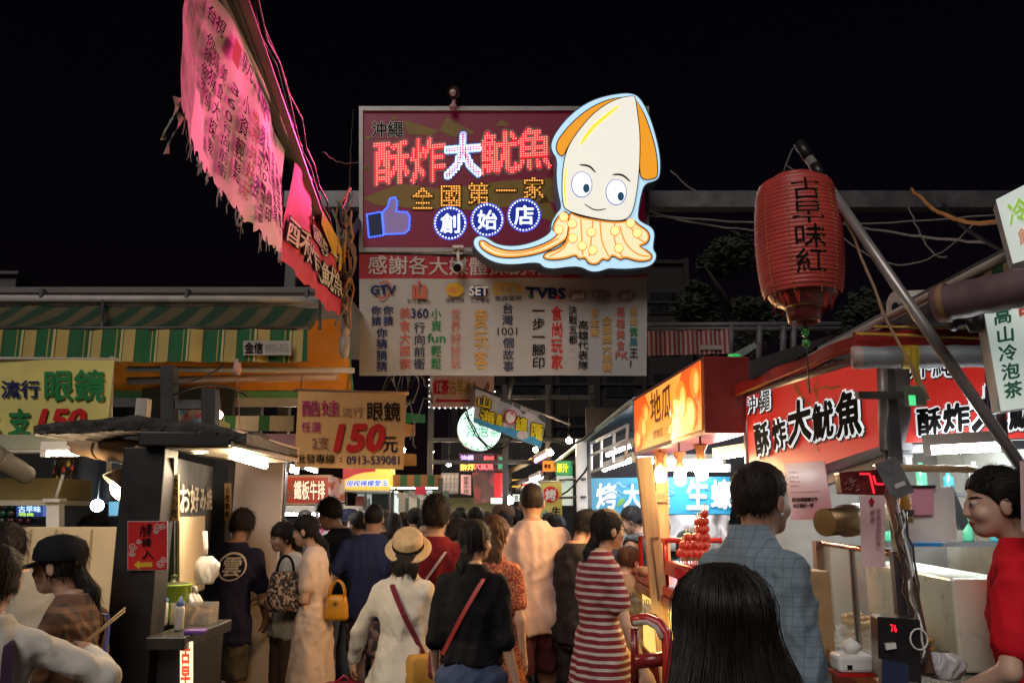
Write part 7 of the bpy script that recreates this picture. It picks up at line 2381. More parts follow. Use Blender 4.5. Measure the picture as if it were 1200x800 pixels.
t = thing('paper_note', 'long pink paper note with a red arrow taped under the queue display', 'note', F.W(0, 0))
b = MB(); cloth_grid(b, F, (1006, 580), (1036, 580), (1038, 664), (1011, 664), M('pale_pink_paper', (.68, .46, .48), rough=.4), 6, 14, lambda a, c: .006 * math.sin(c * 22)); b.build('sheet', t)
b = MB(); b.slab(F, F.LL([(1020, 582), (1024, 588), (1022, 588), (1022, 592), (1018, 592), (1018, 588), (1016, 588)]), None, .012, M('ink_maroon'))
vtext(b, F, '號碼到請取餐', (1025, 595, 1031, 640), M('ink_plum'), d=.012, off=.0); vtext(b, F, '謝謝', (1018, 596, 1024, 612), M('ink_plum'), d=.012); b.build('lettering', t)
# leaning prop with wires
t = thing('prop_pole', 'brown leaning prop pole with loose wires in front of the booth', 'pole', P(1086, 770, 2.7))
b = MB(); b.tube([P(1042, 575, 2.98), P(1062, 660, 2.85), P(1088, 790, 2.70)], .020, M('rust_brown', (.16, .08, .06), rough=.6, var=.4), 10); b.build('pole', t)
for k in range(4):
 b = MB(); b.tube(sag(P(1052 + 3 * k, 600, 2.9), P(1072 + 5 * k, 770 + 6 * k, 2.62), -.0, 12, .012, k + 3), .004, (WIREB, WIRE, WHITEP, WIREB)[k], 5); b.build('wire', t)
b = MB(); b.tube([P(1075, 748, 2.6) + Vector((.026 * math.cos(i * .5), -.01, .030 * math.sin(i * .5))) for i in range(14)], .003, WHITEP, 5); b.build('wire_loop', t)
# bamboo rail with papers, brush
t = thing('bamboo_rail', 'horizontal bamboo rail under the second red signboard', 'rail', P(1095, 549, 3.2))
b = MB(); n = 8; b.tube([P(1045 + 100 * i / n, 548 + .2 * i, 3.2) for i in range(n + 1)], [.013 + (.003 if i % 2 else 0) for i in range(n + 1)], M('bamboo', (.4, .28, .15)), 10); b.build('rail', t)
F = Frame(1090, 602, 3.18, yaw=-4)
b = MB(); cloth_grid(b, F, (1064, 570), (1117, 571), (1121, 633), (1066, 635), M('white_paper', (.66, .66, .66), rough=.4), 8, 8, lambda a, c: .006 * math.sin(a * 20)); tag(b.build('paper_sheet'), 'white paper sheet clipped up beside the brush behind the counter', 'paper')
b = MB(); fbox(b, F, (1066, 571, 1092, 603), .01, .014, M('pink_paper2', (.62, .30, .42), rough=.4)); fbox(b, F, (1064, 568.5, 1094, 571.5), .008, .02, BLACKW); tag(b.build('pink_slip'), 'small pink slip pinned over the white paper sheet', 'paper')
b = MB(); fbox(b, F, (1066, 635.5, 1103, 640), -.01, .012, M('blue_clip', (.02, .22, .55), rough=.3)); tag(b.build('blue_clip', bevel=.003), 'bright blue plastic strip under the white paper sheet', 'clip')
F = Frame(1064, 590, 3.05, roll=-8)
t = thing('basting_brush', 'wide bristle brush with a yellow handle hanging behind the booth counter', 'brush', F.W(0, -.1))
b = MB(); b.slab(F, F.LL(smooth_poly([(1054, 558), (1062, 558), (1063, 578), (1070, 597), (1054, 597), (1056, 578)], 1)), -.012, 0, M('brush_handle', (.55, .34, .08), rough=.4)); b.build('handle', t, .003)
b = MB(); fbox(b, F, (1052, 597, 1071, 603), -.016, .004, STEEL); b.build('ferrule', t)
b = MB(); rr = random.Random(3)
for k in range(70):
 x = 1053 + 17 * rr.random(); a, c = F.L(x, 603); e, g = F.L(x + rr.uniform(-2, 2.5), 612 + rr.uniform(-2, 2)); dd = rr.uniform(-.012, .0)
 b.tube([F.W(a, c, dd), F.W(e, g, dd)], .0012, M('bristle', (.35, .27, .12)), 3)
o = b.build('bristles', t); o['kind'] = 'stuff'
F = Frame(1128, 590, 3.3, yaw=20)
b = MB(); b.slab(F, F.LL([(1112, 572), (1116, 568), (1135, 612), (1128, 622), (1118, 600)]), -.02, 0, M('apron_black', (.03, .035, .04), rough=.6)); tag(b.build('black_cloth', bevel=.006), 'black cloth hanging between the white paper and the vendor', 'cloth')
# objects on the counter
rr = random.Random(8)
for k in range(5):
 p = X @ Vector((-.1 + .17 * k, .22, 1.0915))
 t = thing('food_tray', ('farthest', 'second', 'middle', 'fourth', 'nearest')[k] + ' steel tray of fried squid pieces in the row behind the booth glass', 'tray', p, 'trays of fried squid')
 b = MB(); b.box((p.x - .06, p.y - .07, p.z), (p.x + .06, p.y + .07, p.z + .03), STAIN); b.build('tray', t, .006)
 b = MB()
 for i in range(16):
  b.sph(p + Vector((rr.uniform(-.05, .05), rr.uniform(-.06, .06), .04 + rr.uniform(0, .05))), rr.uniform(.014, .024), M('fried_batter', (.42, .22, .07), rough=.7, var=.4, vs=30), 7, 5, (1.4, 1, .7))
 b.build('fried_squid', t)['kind'] = 'stuff'
p = Vector((P(997, 755, 2.92).x, 2.92, 1.092))
t = thing('tissue_box', 'white tissue box with a red base on the steel counter', 'tissue box', p)
b = MB(); b.box((p.x - .062, p.y - .045, p.z + .012), (p.x + .062, p.y + .045, p.z + .068), WHITEP); b.build('box', t, .012)
b = MB(); b.box((p.x - .064, p.y - .047, p.z), (p.x + .064, p.y + .047, p.z + .0115), REDP); b.box((p.x - .035, p.y - .0475, p.z + .024), (p.x - .018, p.y - .0455, p.z + .038), BLACKI); b.build('base', t, .003)
b = MB(); rr = random.Random(1); vs = []
for j in range(5):
 for i in range(8):
  a = 6.283 * i / 8; r = .010 + .022 * math.sin(j * .8 + .2) ; vs.append(p + Vector((r * math.cos(a) * (1.3 if i % 2 else .6), r * math.sin(a), .066 + .013 * j + rr.uniform(-.004, .004))))
b.add(vs, [(j * 8 + i, j * 8 + (i + 1) % 8, j * 8 + 8 + (i + 1) % 8, j * 8 + 8 + i) for j in range(4) for i in range(8)], M('tissue', (.8, .8, .78), rough=.8, var=.03), True); b.build('tissue', t)
F = Frame(1052, 762, 2.62, yaw=-12)
t = thing('till_display', 'black counter box with small red digits and a white slip', 'till', F.W(0, -.1))
b = MB(); fbox(b, F, [(1028, 722), (1078, 726), (1080, 800), (1030, 795)], -.10, 0, M('till_black', (.012, .012, .013), rough=.3)); b.build('case', t, .006)
b = MB(); text(b, F, '76', [(1043, 731), (1050, 731.5), (1051, 740), (1044, 739.5)], E('digit_red', (1, .1, .1), 1.2), d=.003, off=.02); fbox(b, F, [(1036, 753), (1048, 752), (1049, 758), (1037, 760)], 0, .02, WHITEP); b.build('digits', t)
b = MB(); fbox(b, F, [(1029, 770), (1060, 775), (1060, 815), (1029, 812)], .004, .05, M('navy_box', (.02, .03, .08), rough=.4)); tag(b.build('navy_box', bevel=.004), 'small navy box in front of the black counter box', 'box')
for i, (px, py, Y, c, lab) in enumerate(((1108, 770, 2.75, (.45, .46, .48), 'crumpled pale plastic bag low beside the till'),)):
 bag(lab, P(px, py + 25, Y), .055, .10, M('wrap%d' % i, c, rough=.3, bump=.012, bs=25, var=.15), 'plastic bags by the till', handle=False, seed=i + 20)
F = Frame(955, 690, 3.45)
b = MB(); a = P(957, 690, 3.5); b.box((a.x - .06, 3.45, .1), (a.x + .04, 3.62, P(957, 668, 3.5).z), M('cardboard', (.40, .25, .12), rough=.7)); tag(b.build('carton', bevel=.005), 'brown carton standing at the end of the counter behind the checked shirt', 'carton')

# ------------------------------------------------------------------ roof of the booth
t = thing('booth_roof', 'red tarpaulin roof with dull pink sheeting sloping over the squid booth', 'roof', (1.8, 3.8, 2.0))
rA, rB = P(850, 458, 4.75), P(1012, 389, 3.28)
rA2, rB2 = rA + Vector((1.7, .1, .42)), rB + Vector((1.7, .1, .42))
b = MB(); n = 24; vs = []
for i in range(n + 1):
 for j in range(7):
  q = rA.lerp(rB, i / n).lerp(rA2.lerp(rB2, i / n), j / 6); vs.append(q + Vector((0, 0, .02 * math.sin(i * .9) * math.sin(j * 1.1))))
b.add(vs, [(i * 7 + j, i * 7 + j + 1, i * 7 + j + 8, i * 7 + j + 7) for i in range(n) for j in range(6)], M('pink_sheet', (.30, .14, .16), rough=.5, var=.3, bump=.01), True); b.build('sheet', t)
b = MB(); F = frame_ab(852, 463, 4.7, 1010, 396, 3.3); cloth_grid(b, F, (849, 457), (1013, 388), (1012, 408), (852, 468), REDT, 30, 4, lambda a, c: .015 * math.sin(a * 12)); b.build('valance', t)
b = MB(); b.tube([F.W(*F.L(856, 468), .012), F.W(*F.L(905, 447), .014)], .006, M('yellow_trim', (.55, .35, .05))); b.tube([F.W(*F.L(905, 447), .014), F.W(*F.L(1010, 404), .012)], .004, M('orange_trim', (.45, .12, .03))); b.build('trim', t)
F = Frame(1075, 405, 3.25, yaw=-6)
b = MB(); cloth_grid(b, F, (1000, 388), (1230, 384), (1230, 418), (1005, 410), REDT, 20, 4, lambda a, c: .02 * math.sin(a * 11 + c * 20)); b.build('valance', t)
b = MB(); b.tube([F.W(*F.L(1002, 392), .02), F.W(*F.L(1148, 397), .02)], .006, M('yellow_trim'))
b.tube([F.W(*F.L(1022, 384), .02), F.W(*F.L(1140, 385), .02)], .005, M('yellow_trim')); b.build('trim', t)
# rolls
t = thing('rolled_blind', 'long grey rolled blind in front of the second red signboard', 'blind', P(1075, 415, 3.15), 'rolled blinds on the right')
b = MB(); n = 14; a, c = P(1002, 419, 3.18), P(1165, 417, 3.05); b.tube([a.lerp(c, i / n) for i in range(n + 1)], [.043 * (1 + .05 * math.sin(i * 2)) for i in range(n + 1)], M('grey_roll', (.22, .25, .28), rough=.5, var=.2), 16); b.build('roll', t)
b = MB(); dd = (a - c).normalized(); b.lathe([(0, .004), (.018, .004), (.02, .012), (.043, .012), (.046, 0), (.044, -.03)], a, M('roll_end', (.42, .32, .30), rough=.5), 18, axis=dd); b.build('end_cap', t)
b = MB(); q = a.lerp(c, .40); b.lathe([(.046, -.03), (.047, 0), (.046, .03)], q, M('tape_yellow', (.50, .36, .02)), 16, axis=dd); b.tube([q + Vector((.0, -.045, .03)), q + Vector((-.008, -.05, -.06)), q + Vector((.004, -.05, -.12))], [.012, .016, .010], M('tape_yellow'), 6); b.build('tie', t)
t = thing('rolled_blind', 'thick mauve rolled blind jutting in above the tea sign', 'blind', P(1160, 345, 2.6), 'rolled blinds on the right')
b = MB(); a, c = P(1098, 357, 2.75), P(1250, 326, 2.45); b.tube([a.lerp(c, i / n) for i in range(n + 1)], [.062 * (1 + .04 * math.sin(i * 2.3)) for i in range(n + 1)], M('mauve_roll', (.14, .09, .10), rough=.5, var=.3), 18); b.build('roll', t)
b = MB(); q = a.lerp(c, .08); b.lathe([(.066, -.01), (.068, 0), (.066, .01)], q, M('roll_band', (.28, .15, .08)), 16, axis=(c - a).normalized()); b.lathe([(0, 0.004), (.058, .004)], a, M('roll_core', (.10, .05, .09)), 16, axis=(a - c).normalized()); b.build('band', t)
b = MB(); rr = random.Random(5); a, c = P(1110, 376, 2.85), P(1160, 380, 2.8); b.tube([a.lerp(c, i / 10) + Vector((0, 0, rr.uniform(-.01, .01))) for i in range(11)], [.03 + .012 * math.sin(i) for i in range(11)], M('black_bundle', (.02, .02, .022), rough=.5), 9); tag(b.build('tarpaulin_bundle'), 'black bundled tarpaulin under the mauve blind', 'tarpaulin')
p = P(1050, 361, 3.9); b = MB(); b.tube([p, p + Vector((.25, .03, .02))], .082, M('white_drum', (.50, .46, .44), rough=.5), 20); b.lathe([(.03, .002), (.028, .006), (0, .006)], p, BLACKI, 14, axis=(-1, -.12, -.08)); tag(b.build('paper_roll'), 'round white end of a roll above the red booth roof', 'roll')
# striped canopy beyond
F = frame_ab(1060, 378, 4.0, 1190, 296, 2.9)
t = thing('stall_awning', 'green and yellow striped awning valance high on the right above the booth', 'awning', F.W(.4, 0))
b = MB(); cloth_grid(b, F, (1052, 384), (1215, 276), (1215, 345), (1060, 425), stripes('green_cream_canvas', (.015, .10, .045), (.50, .36, .15), .15, 'Y', .42), 60, 5, lambda a, c: .012 * math.sin(a * 22)); b.build('valance', t)
b = MB(); b.tube([P(950, 418, 5.0), P(1200, 290, 2.8)], .02, M('pole_buff', (.36, .30, .26))); b.tube([P(960, 408, 5.0), P(1205, 280, 2.85)], .012, DSTEEL); b.build('rail', t)
b = MB(); a, c = P(1052, 382, 4.05), P(1215, 274, 2.75); b.add([a, c, c + Vector((1.2, 0, .3)), a + Vector((1.2, 0, .3))], [(0, 1, 2, 3)], M('canopy_dark', (.06, .06, .05))); b.build('canopy', t)
# tea signs
TL = E('tea_white_lit', rgb((190, 205, 195)), .62, base=(.6, .62, .6))
F = Frame(1190, 262, 2.65, yaw=-25)
t = thing('tea_sign', 'upper white lit tea sign with green and orange characters at the right edge', 'sign', F.W(0, 0), 'white lit tea signs')
b = MB(); b.slab(F, F.LL([(1167, 234), (1240, 196), (1250, 290), (1187, 309)]), -.10, 0, TL, M('sign_side_w', (.45, .45, .45))); b.build('panel', t, .004)
b = MB(); text(b, F, '冷', [(1180, 240), (1202, 229), (1204, 256), (1184, 265)], E('tea_lime', rgb((140, 180, 60)), .6, lit=False), d=.004, off=.03); text(b, F, '飲', [(1192, 270), (1208, 263), (1210, 282), (1195, 288)], E('tea_brown', rgb((180, 120, 90)), .6, lit=False), d=.004, off=.02); b.build('lettering', t)
F = Frame(1180, 420, 2.75, yaw=-15)
t = thing('tea_sign', 'lower white lit tea sign with a column of dark green characters', 'sign', F.W(0, 0), 'white lit tea signs')
b = MB(); b.slab(F, F.LL([(1153, 364), (1240, 340), (1250, 470), (1173, 482)]), -.10, 0, TL, M('sign_side_w', (.45, .45, .45))); b.build('panel', t, .004)
b = MB(); TG = E('tea_green', rgb((30, 75, 55)), .5, lit=False)
for i, c in enumerate('高山冷泡茶'):
 x, y = 1162 + 3.2 * i, 363 + 21.5 * i
 text(b, F, c, [(x, y), (x + 22, y - 4), (x + 23, y + 15), (x + 2, y + 19)], TG, d=.004, off=.03, em=True)
text(b, F, '苦', [(1190, 352), (1212, 346), (1213, 366), (1192, 371)], E('tea_red', rgb((160, 70, 60)), .5, lit=False), d=.004, off=.04)
b.build('lettering', t)
F = Frame(1163, 462, 2.95, yaw=-10)
t = thing('menu_strip', 'narrow violet strip of small characters beside the lower tea sign', 'sign', F.W(0, 0))
b = MB(); b.slab(F, F.LL([(1155, 437), (1168, 435), (1172, 488), (1160, 490)]), -.01, 0, M('violet_strip', (.06, .045, .20))); b.build('strip', t)
b = MB(); vtext(b, F, '養生茶飲', (1159, 440, 1168, 486), M('violet_text', (.4, .38, .55)), d=.004); b.build('lettering', t)
b = MB(); p0, p1 = P(1160, 355, 2.9), P(1176, 520, 2.9); b.tube([p0, p1], .018, M('sign_post', (.16, .14, .14))); tag(b.build('sign_post'), 'dark post behind the lower tea sign', 'post')
b = MB(); F = Frame(1197, 580, 2.55, yaw=-30); cloth_grid(b, F, (1195, 540), (1225, 540), (1225, 625), (1197, 622), M('pale_pink_paper'), 5, 6, lambda a, c: .004 * math.sin(c * 20)); tag(b.build('paper_strip'), 'pale pink paper hanging at the far right edge', 'paper')

# ------------------------------------------------------------------ red paper lantern on its pole
c = P(936, 283, 3.2)
LT = thing('paper_lantern', 'big red paper lantern with black brush characters hanging from a leaning pole', 'lantern', c)
H2, R0 = .285, .160
LRED_ = M('lantern_red', (.52, .065, .055), rough=.45, var=.25, vs=5)
prof = []
n = 92
for i in range(n + 1):
 z = -H2 * .80 + (H2 * 1.66) * i / n
 q = z / H2
 r = R0 * (1.06 - .20 * abs(q) ** 2.2) if abs(q) < .70 else R0 * (1.06 - .20 * abs(q) ** 2.2) * math.sqrt(max(.02, 1 - ((abs(q) - .70) / .30) ** 2 * .55))
 prof.append((r + .0026 * math.sin(i * 6.283 / 3.3), z))
b = MB(); b.lathe(prof, c, LRED_, 48); b.build('shade', LT)
b = MB(); b.lathe([(.085, .242), (.088, .262), (.086, .275), (.072, .278), (.07, .26)], c, LRED_, 28); b.build('top_ring', LT)
b = MB(); b.lathe([(.135, -.225), (.115, -.255), (.07, -.275), (.068, -.29), (.062, -.335), (.055, -.335), (.05, -.28)], c, M('lantern_base', (.20, .03, .03), rough=.4), 30); b.lathe([(.073, -.268), (.076, -.274), (.072, -.280)], c, M('brass_ring', (.5, .36, .15), rough=.3, metal=.8), 28)
b.build('bottom_collar', LT)
b = MB(); rr = random.Random(14)
for k in range(34):
 a = 6.283 * k / 34; hgt = rr.uniform(.04, .10)
 q0 = c + Vector((.145 * math.cos(a), .145 * math.sin(a), -.205)); 
 b.add([q0 + Vector((-.016 * math.sin(a), .016 * math.cos(a), .03)), q0 + Vector((.016 * math.sin(a), -.016 * math.cos(a), .03)), q0 + Vector((-.025 * math.cos(a) + .014 * math.sin(a), -.025 * math.sin(a), -hgt * .7)), q0 + Vector((-.035 * math.cos(a), -.035 * math.sin(a), -hgt))], [(0, 1, 2, 3)], M('lantern_fringe', (.50, .04, .03), rough=.4, var=.3))
b.build('torn_skirt', LT)
b = MB()


def lan(u, v):
 """u: -1..1 across the front, v: height"""
 a = math.radians(-96 + u * 62)
 r = float(np.interp(v, [p[1] for p in prof], [p[0] for p in prof])) + .004
 return c + Vector((r * math.cos(a), r * math.sin(a), v))


for i, ch in enumerate('古早味紅'):
 zt = .215 - .098 * i
 v_, f_ = glyphs(ch, 0)
 sub = []
 b.add([lan(-.34 + .66 * x / .93, zt - .098 + .098 * (y + .1) / .96) for x, y, _k in v_], f_, BLACKI)
b.build('lettering', LT)
b = MB()
for u in (-.40, .24, .62, -.92):
 for k in range(34):
  p = lan(u, .17 - .0125 * k); b.sph(p, .0028, M('gold_bead', (.6, .42, .08), rough=.4), 5, 4)
o = b.build('gold_beads', LT); o['kind'] = 'stuff'
b = MB(); b.tube([c + Vector((0, 0, -.33)), c + Vector((.0, 0, -.62))], .003, WIREB, 5)
for z, r in ((-.37, .017), (-.385, .012), (-.42, .017)):
 b.sph(c + Vector((0, 0, z)), r, M('jade_bead', (.05, .30, .06), rough=.2), 10, 7)
b.build('tassel', LT)
top = P(928, 176, 3.2); b = MB(); b.tube([P(938, 168, 3.2), top, c + Vector((-.03, 0, .33)), c + Vector((-.05, 0, .27))], .005, DSTEEL, 6); b.tube([c + Vector((-.03, 0, .33)), c + Vector((.05, 0, .27))], .004, DSTEEL, 6); b.build('hook', LT)
t = thing('lantern_pole', 'leaning grey steel pole with black tape that holds the red lantern', 'pole', P(1195, 545, 2.75))
a, e = P(936, 168, 3.2), P(1210, 566, 2.75)
b = MB(); b.tube([a, e], .020, M('pole_grey', (.34, .32, .32), rough=.35, metal=.5, var=.2), 14); b.build('pole', t)
b = MB(); b.tube([a.lerp(e, .0), a.lerp(e, .055)], .0225, M('black_tape', (.015, .014, .014), rough=.4), 14); b.tube([a.lerp(e, .08), a.lerp(e, .125)], .0222, M('black_tape', (.01, .01, .01)), 14); b.build('tape', t)
b = MB(); b.tube([e, Vector((e.x + .05, e.y - .05, .6))], .02, M('pole_grey', (.3, .3, .3)), 12); b.build('lower_pole', t)
b = MB(); b.tube(sag(a.lerp(e, .22), P(1090, 470, 3.0), .06, 14, .006, 2), .006, M('cable_buff', (.32, .20, .12)), 6); b.build('cord', t)

# ------------------------------------------------------------------ overhead cables
rr = random.Random(77)
CB = [((757, 252, 7.8), (1185, 250, 7.8), .10, .010, WIRE, 'grey cable slung just below the gantry beam on the right'), ((757, 246, 7.9), (1000, 262, 7.7), .14, .009, WIRE, 'second grey cable drooping below the gantry beam behind the lantern'),
      ((985, 262, 7), (1160, 285, 5), .02, .010, WIRE, 'grey cable running from the lantern to the striped awning at right'), ((1068, 222, 7), (1185, 258, 4), .12, .014, WIREO, 'thick orange cable over the gantry beam at right'), ((1065, 242, 7), (1110, 300, 6), .16, .007, WIRE, 'thin cable looping below the beam near the upper tea sign'),
      ((1105, 240, 6), (1195, 300, 4), .06, .012, WIREB, 'black cable slanting behind the upper tea sign'), ((785, 200, 8), (893, 226, 7.9), .20, .008, WIRE, 'thin grey cable from the squid light box down to the gantry beam'), ((378, 178, 6.5), (420, 190, 7.4), .05, .005, WIRE, 'short thin cable between the overhead beam and the LED signboard'),
      ((408, 240, 7), (414, 128, 7.6), -.1, .008, WIREB, 'dark cable rising at the left edge of the LED signboard'), ((985, 275, 7), (1140, 262, 6), .3, .006, WIRE, 'thin wire sagging deeply right of the lantern'), ((690, 545, 7.4), (616, 575, 10), .2, .010, WIREB, 'dark cable drooping along the right row of stalls'),
      ((640, 510, 8.5), (700, 500, 7.4), .12, .010, WIREB, 'dark cable from the tilted seafood banner to the tin roof')]
for a, c_, s, r, m, lab in CB:
 b = MB(); b.tube(sag(P(*a), P(*c_), s, 18, .006, len(lab)), r, m, 6); tag(b.build('overhead_cable'), lab, 'cable', 'cables over the lane')
t = thing('cable_bundle', 'mass of thin pale cables dangling under the left end of the printed banner', 'cables', P(475, 480, 7.7))
for k in range(14):
 rr = random.Random(k + 40); x = 455 + rr.uniform(0, 42)
 b = MB(); b.tube([P(x + 9 * math.sin(i * .55 + k) + rr.uniform(-2, 2), 436 + i * rr.uniform(6, 9), 7.75 + .1 * math.sin(i)) for i in range(rr.randint(6, 13))], .006, rr.choice((WIRE, WIRE, M('cable_pale', (.30, .27, .25)), WIREB)), 5); b.build('cable', t)

# ------------------------------------------------------------------ people
NAVY = cloth('navy', (.020, .020, .050)); BLK = cloth('black', (.007, .007, .009)); CRM = cloth('cream', (.72, .56, .47)); WHT = cloth('white', (.66, .63, .58)); WTEE = cloth('white_tee', (.54, .39, .34))
OFFW = cloth('off_white', (.56, .54, .50)); DRED = cloth('dark_red', (.16, .012, .018)); RED = cloth('red', (.72, .015, .028)); GREY = cloth('grey', (.16, .16, .165)); CHAR = cloth('charcoal', (.028, .025, .026)); JEAN = cloth('jeans', (.045, .065, .13))
DJEAN = cloth('dark_jeans', (.02, .026, .05)); BRN = cloth('brown', (.09, .055, .04)); KHAKI = cloth('khaki', (.20, .15, .10)); PINK = cloth('pink', (.50, .22, .24)); TEAL = cloth('teal', (.06, .16, .17)); OLIVE = cloth('olive', (.16, .15, .06)); LBLUE = cloth('light_blue', (.25, .33, .42))
PLB = plaid('plaid_brown', (.16, .085, .055), (.03, .045, .05), .055, .35, second=(.26, .15, .10)); PLD = plaid('plaid_denim', (.20, .27, .33), (.10, .15, .20), .030, .10); PLG = plaid('plaid_grey', (.30, .27, .24), (.12, .08, .07), .035, .2)
STR = stripes('maroon_stripes', (.60, .54, .52), (.22, .012, .03), .038, 'Z', .40, bump=.006)
FLO = patches('floral_orange', [(.42, .10, .04), (.20, .03, .03), (.50, .20, .09), (.16, .02, .02)], 130); FLB = patches('floral_dark', [(.03, .03, .04), (.35, .20, .12), (.10, .06, .06), (.5, .42, .35), (.02, .02, .03)], 70)
FLG = patches('floral_green', [(.22, .25, .10), (.45, .40, .25), (.12, .14, .06)], 50); PSH = patches('patterned_shorts', [(.20, .10, .09), (.06, .04, .05), (.30, .20, .18)], 24)


def at_(px, top, Y):
 return P(px, 600, Y).x, Y, P(px, top, Y).z


def top_(m, **k):
 d = dict(mat=m); d.update(k); return d


LANE = 'people walking down the lane'
CROWD = 'people in the crowd farther down the lane'
STAFF = 'people working at the stalls'


def put(label, px, ptop, Y, heading, hat=0.0, **k):
 x, y, z = at_(px, ptop, Y)
 return person(label, x, y, heading, H=z - k.get('z0', 0) - hat - .004, **k)


# left stall
p1 = put('woman in a white long sleeved top with a dark strap at the left edge', 0, 628, 2.75, 20, sex='f', top=top_(WHT, sleeve=1.9, hem=.40, name='sweater', folds=.0035), bottom=dict(mat=DJEAN), hair=('lowtail', HAIRG()), arms=('down', ((.150, .0, -.075), (-.05, .12, .035))), group='women at the left counter')
p2 = put('woman in a black cap and brown checked shirt facing left at the counter', 100, 612, 3.25, 92, sex='f', top=top_(PLB, sleeve=1.0, hem=.42), bottom=dict(mat=DJEAN), hair=('lowtail', HAIR(), -.28), head=(0, -8, 0), arms=('fwdlow', ((.03, .03, -.16), (.0, .06, -.125))), hat=.012, group='women at the left counter')
b = MB()
CAPM = cloth('cap_black', (.012, .013, .018))
hs = p2['hs']
cp = [p2['hd'](v) for v in ((0, -.020, .035),)][0]
prof = [(.104, .0), (.108, .012), (.106, .045), (.092, .078), (.060, .098), (.0, .106)]
b.lathe([(r * hs, z * hs) for r, z in prof], p2['hd']((0, -.012, .022)), CAPM, 24)
vs = []
for i in range(11):
 a = math.radians(20 + 14 * i)
 for r, z in ((.098, .028), (.150 + .02 * math.sin(math.radians(14 * i + 20)), .012)):
  vs.append(p2['hd']((r * math.cos(a), -.01 + r * math.sin(a), z)))
vs += [v + Vector((0, 0, -.006)) for v in vs]
n_ = 22
b.add(vs, [(2 * i, 2 * i + 1, 2 * i + 3, 2 * i + 2) for i in range(10)] + [(n_ + 2 * i + 2, n_ + 2 * i + 3, n_ + 2 * i + 1, n_ + 2 * i) for i in range(10)] + [(2 * i + 1, n_ + 2 * i + 1, n_ + 2 * i + 3, 2 * i + 3) for i in range(10)], CAPM, True)
local_mb(b, 'cap', p2)
p3 = person('person in a dull grey tee bending over the left counter behind the capped woman', P(66, 600, 3.78).x, 3.78, 55, H=1.60, lean=30, top=top_(GREY, sleeve=.6), bottom=dict(mat=CHAR), hair=('short', None), head=(0, -15, 0), arms=('reach', 'reach'), group=STAFF)
p4 = put('man with a fringe standing behind the cream splashback under the ball lamp', 117, 599, 5.3, 175, top=top_(CHAR), bottom=dict(mat=CHAR), hair=('short', None), group=STAFF)
p5 = person('cook in a navy tee with a round white emblem on the back and brown shorts', P(271, 600, 6.1).x, 6.1, -4, H=1.665, lean=11, top=top_(NAVY, sleeve=.75, hem=.43), bottom=dict(mat=patches('camouflage', [(.06, .045, .03), (.10, .075, .05), (.035, .03, .025), (.07, .06, .045)], 22), hem=.29, name='shorts', flare=.035), hair=('spiky', HAIRG()), head=(6, -20, 0), arms=('fwdlow', 'fwdlow'), group=STAFF)
EMB = M('emblem_white', (.70, .66, .64), rough=.8)
b = MB(); H5 = p5['H']


def backp(p, x, z, g=.027):
 return on_torso(p, x, z, True, g)


zc = .748 * H5
n = 40
for a0, a1 in ((20, 380),):
 vs = []
 for i in range(n + 1):
  a = math.radians(a0 + (a1 - a0) * i / n)
  w = .016 * (0.35 + .65 * abs(math.sin(a * .5 + .4)))
  for r in (.098 - w, .098):
   vs.append(backp(p5, .045 + r * math.cos(a), zc + r * math.sin(a)))
 b.add(vs, [(2 * i, 2 * i + 1, 2 * i + 3, 2 * i + 2) for i in range(n)], EMB)
v_, f_ = glyphs('雲', .02)
b.add([backp(p5, .045 + (x / .93 - .5) * .125, zc + ((y + .1) / .96 - .5) * .135, .027 + .0004 * kk) for x, y, kk in v_], f_, EMB)
local_mb(b, 'emblem', p5)

# middle left
p6 = put('woman in a long cream dress with a low ponytail standing in profile', 373, 597, 6.2, 84, sex='f', build=.95, top=top_(CRM, sleeve=.65, hem=.05, skirt=(.055, .055), name='dress', folds=.007), hair=('lowtail', HAIR(), -.36), head=(0, -10, 0), arms=('fold', 'fold'), group='people chatting beside the pale partition')
p7 = put('older woman in a white shirt holding a patterned bag beside the cream dress', 344, 606, 6.4, 128, sex='f', top=top_(OFFW, sleeve=.9), bottom=dict(mat=BRN), hair=('bob', HAIRG()), head=(0, -6, 0), arms=('fold', 'fold'), group='people chatting beside the pale partition')
p8 = put('older person in a grey checked shirt half hidden behind the older woman in white', 333, 601, 7.3, 130, top=top_(PLG), bottom=dict(mat=CHAR), hair=('crop', M('hair_grey', (.09, .085, .08), rough=.6)), group='people chatting beside the pale partition')
p9 = put('tall man in a black shirt looking down toward the red kiosk', 400, 580, 7.3, 62, top=top_(BLK, sleeve=.9, hem=.45), bottom=dict(mat=cloth('trousers_grey', (.14, .14, .14))), hair=('spiky', None), head=(8, -20, 0), arms=('fwdlow', 'fwdlow'), group=LANE)
p10 = put('man in a navy polo shirt and patterned shorts walking away', 437, 586, 7.0, 0, top=top_(cloth('navy_polo', (.028, .034, .085)), sleeve=.7, hem=.45), bottom=dict(mat=PSH, hem=.30, name='shorts', flare=.035), hair=('crop', None), arms=(((.075, .00, -.155), (.045, .02, -.13)), 'down'), legs=(.08, -.10), build=1.08, group=LANE)
p11 = put('woman in a straw hat and long white cardigan with a dark red strap', 476, 613, 4.95, -3, sex='f', hat=.035, top=top_(OFFW, sleeve=1.95, hem=.38, name='cardigan', folds=.008, skirt=(.03, .03)), bottom=dict(mat=DJEAN, fit=.002), hair=('bob', HAIR()), head=(0, 2, 4), arms=(((.075, -.02, -.150), (.030, .05, -.112)), ((.02, .02, -.168), (-.03, .08, -.11))), legs=(.06, -.08), group=LANE)
HATM = M('straw', (.52, .38, .22), rough=.75, var=.2, vs=40, bump=.004, bs=140)
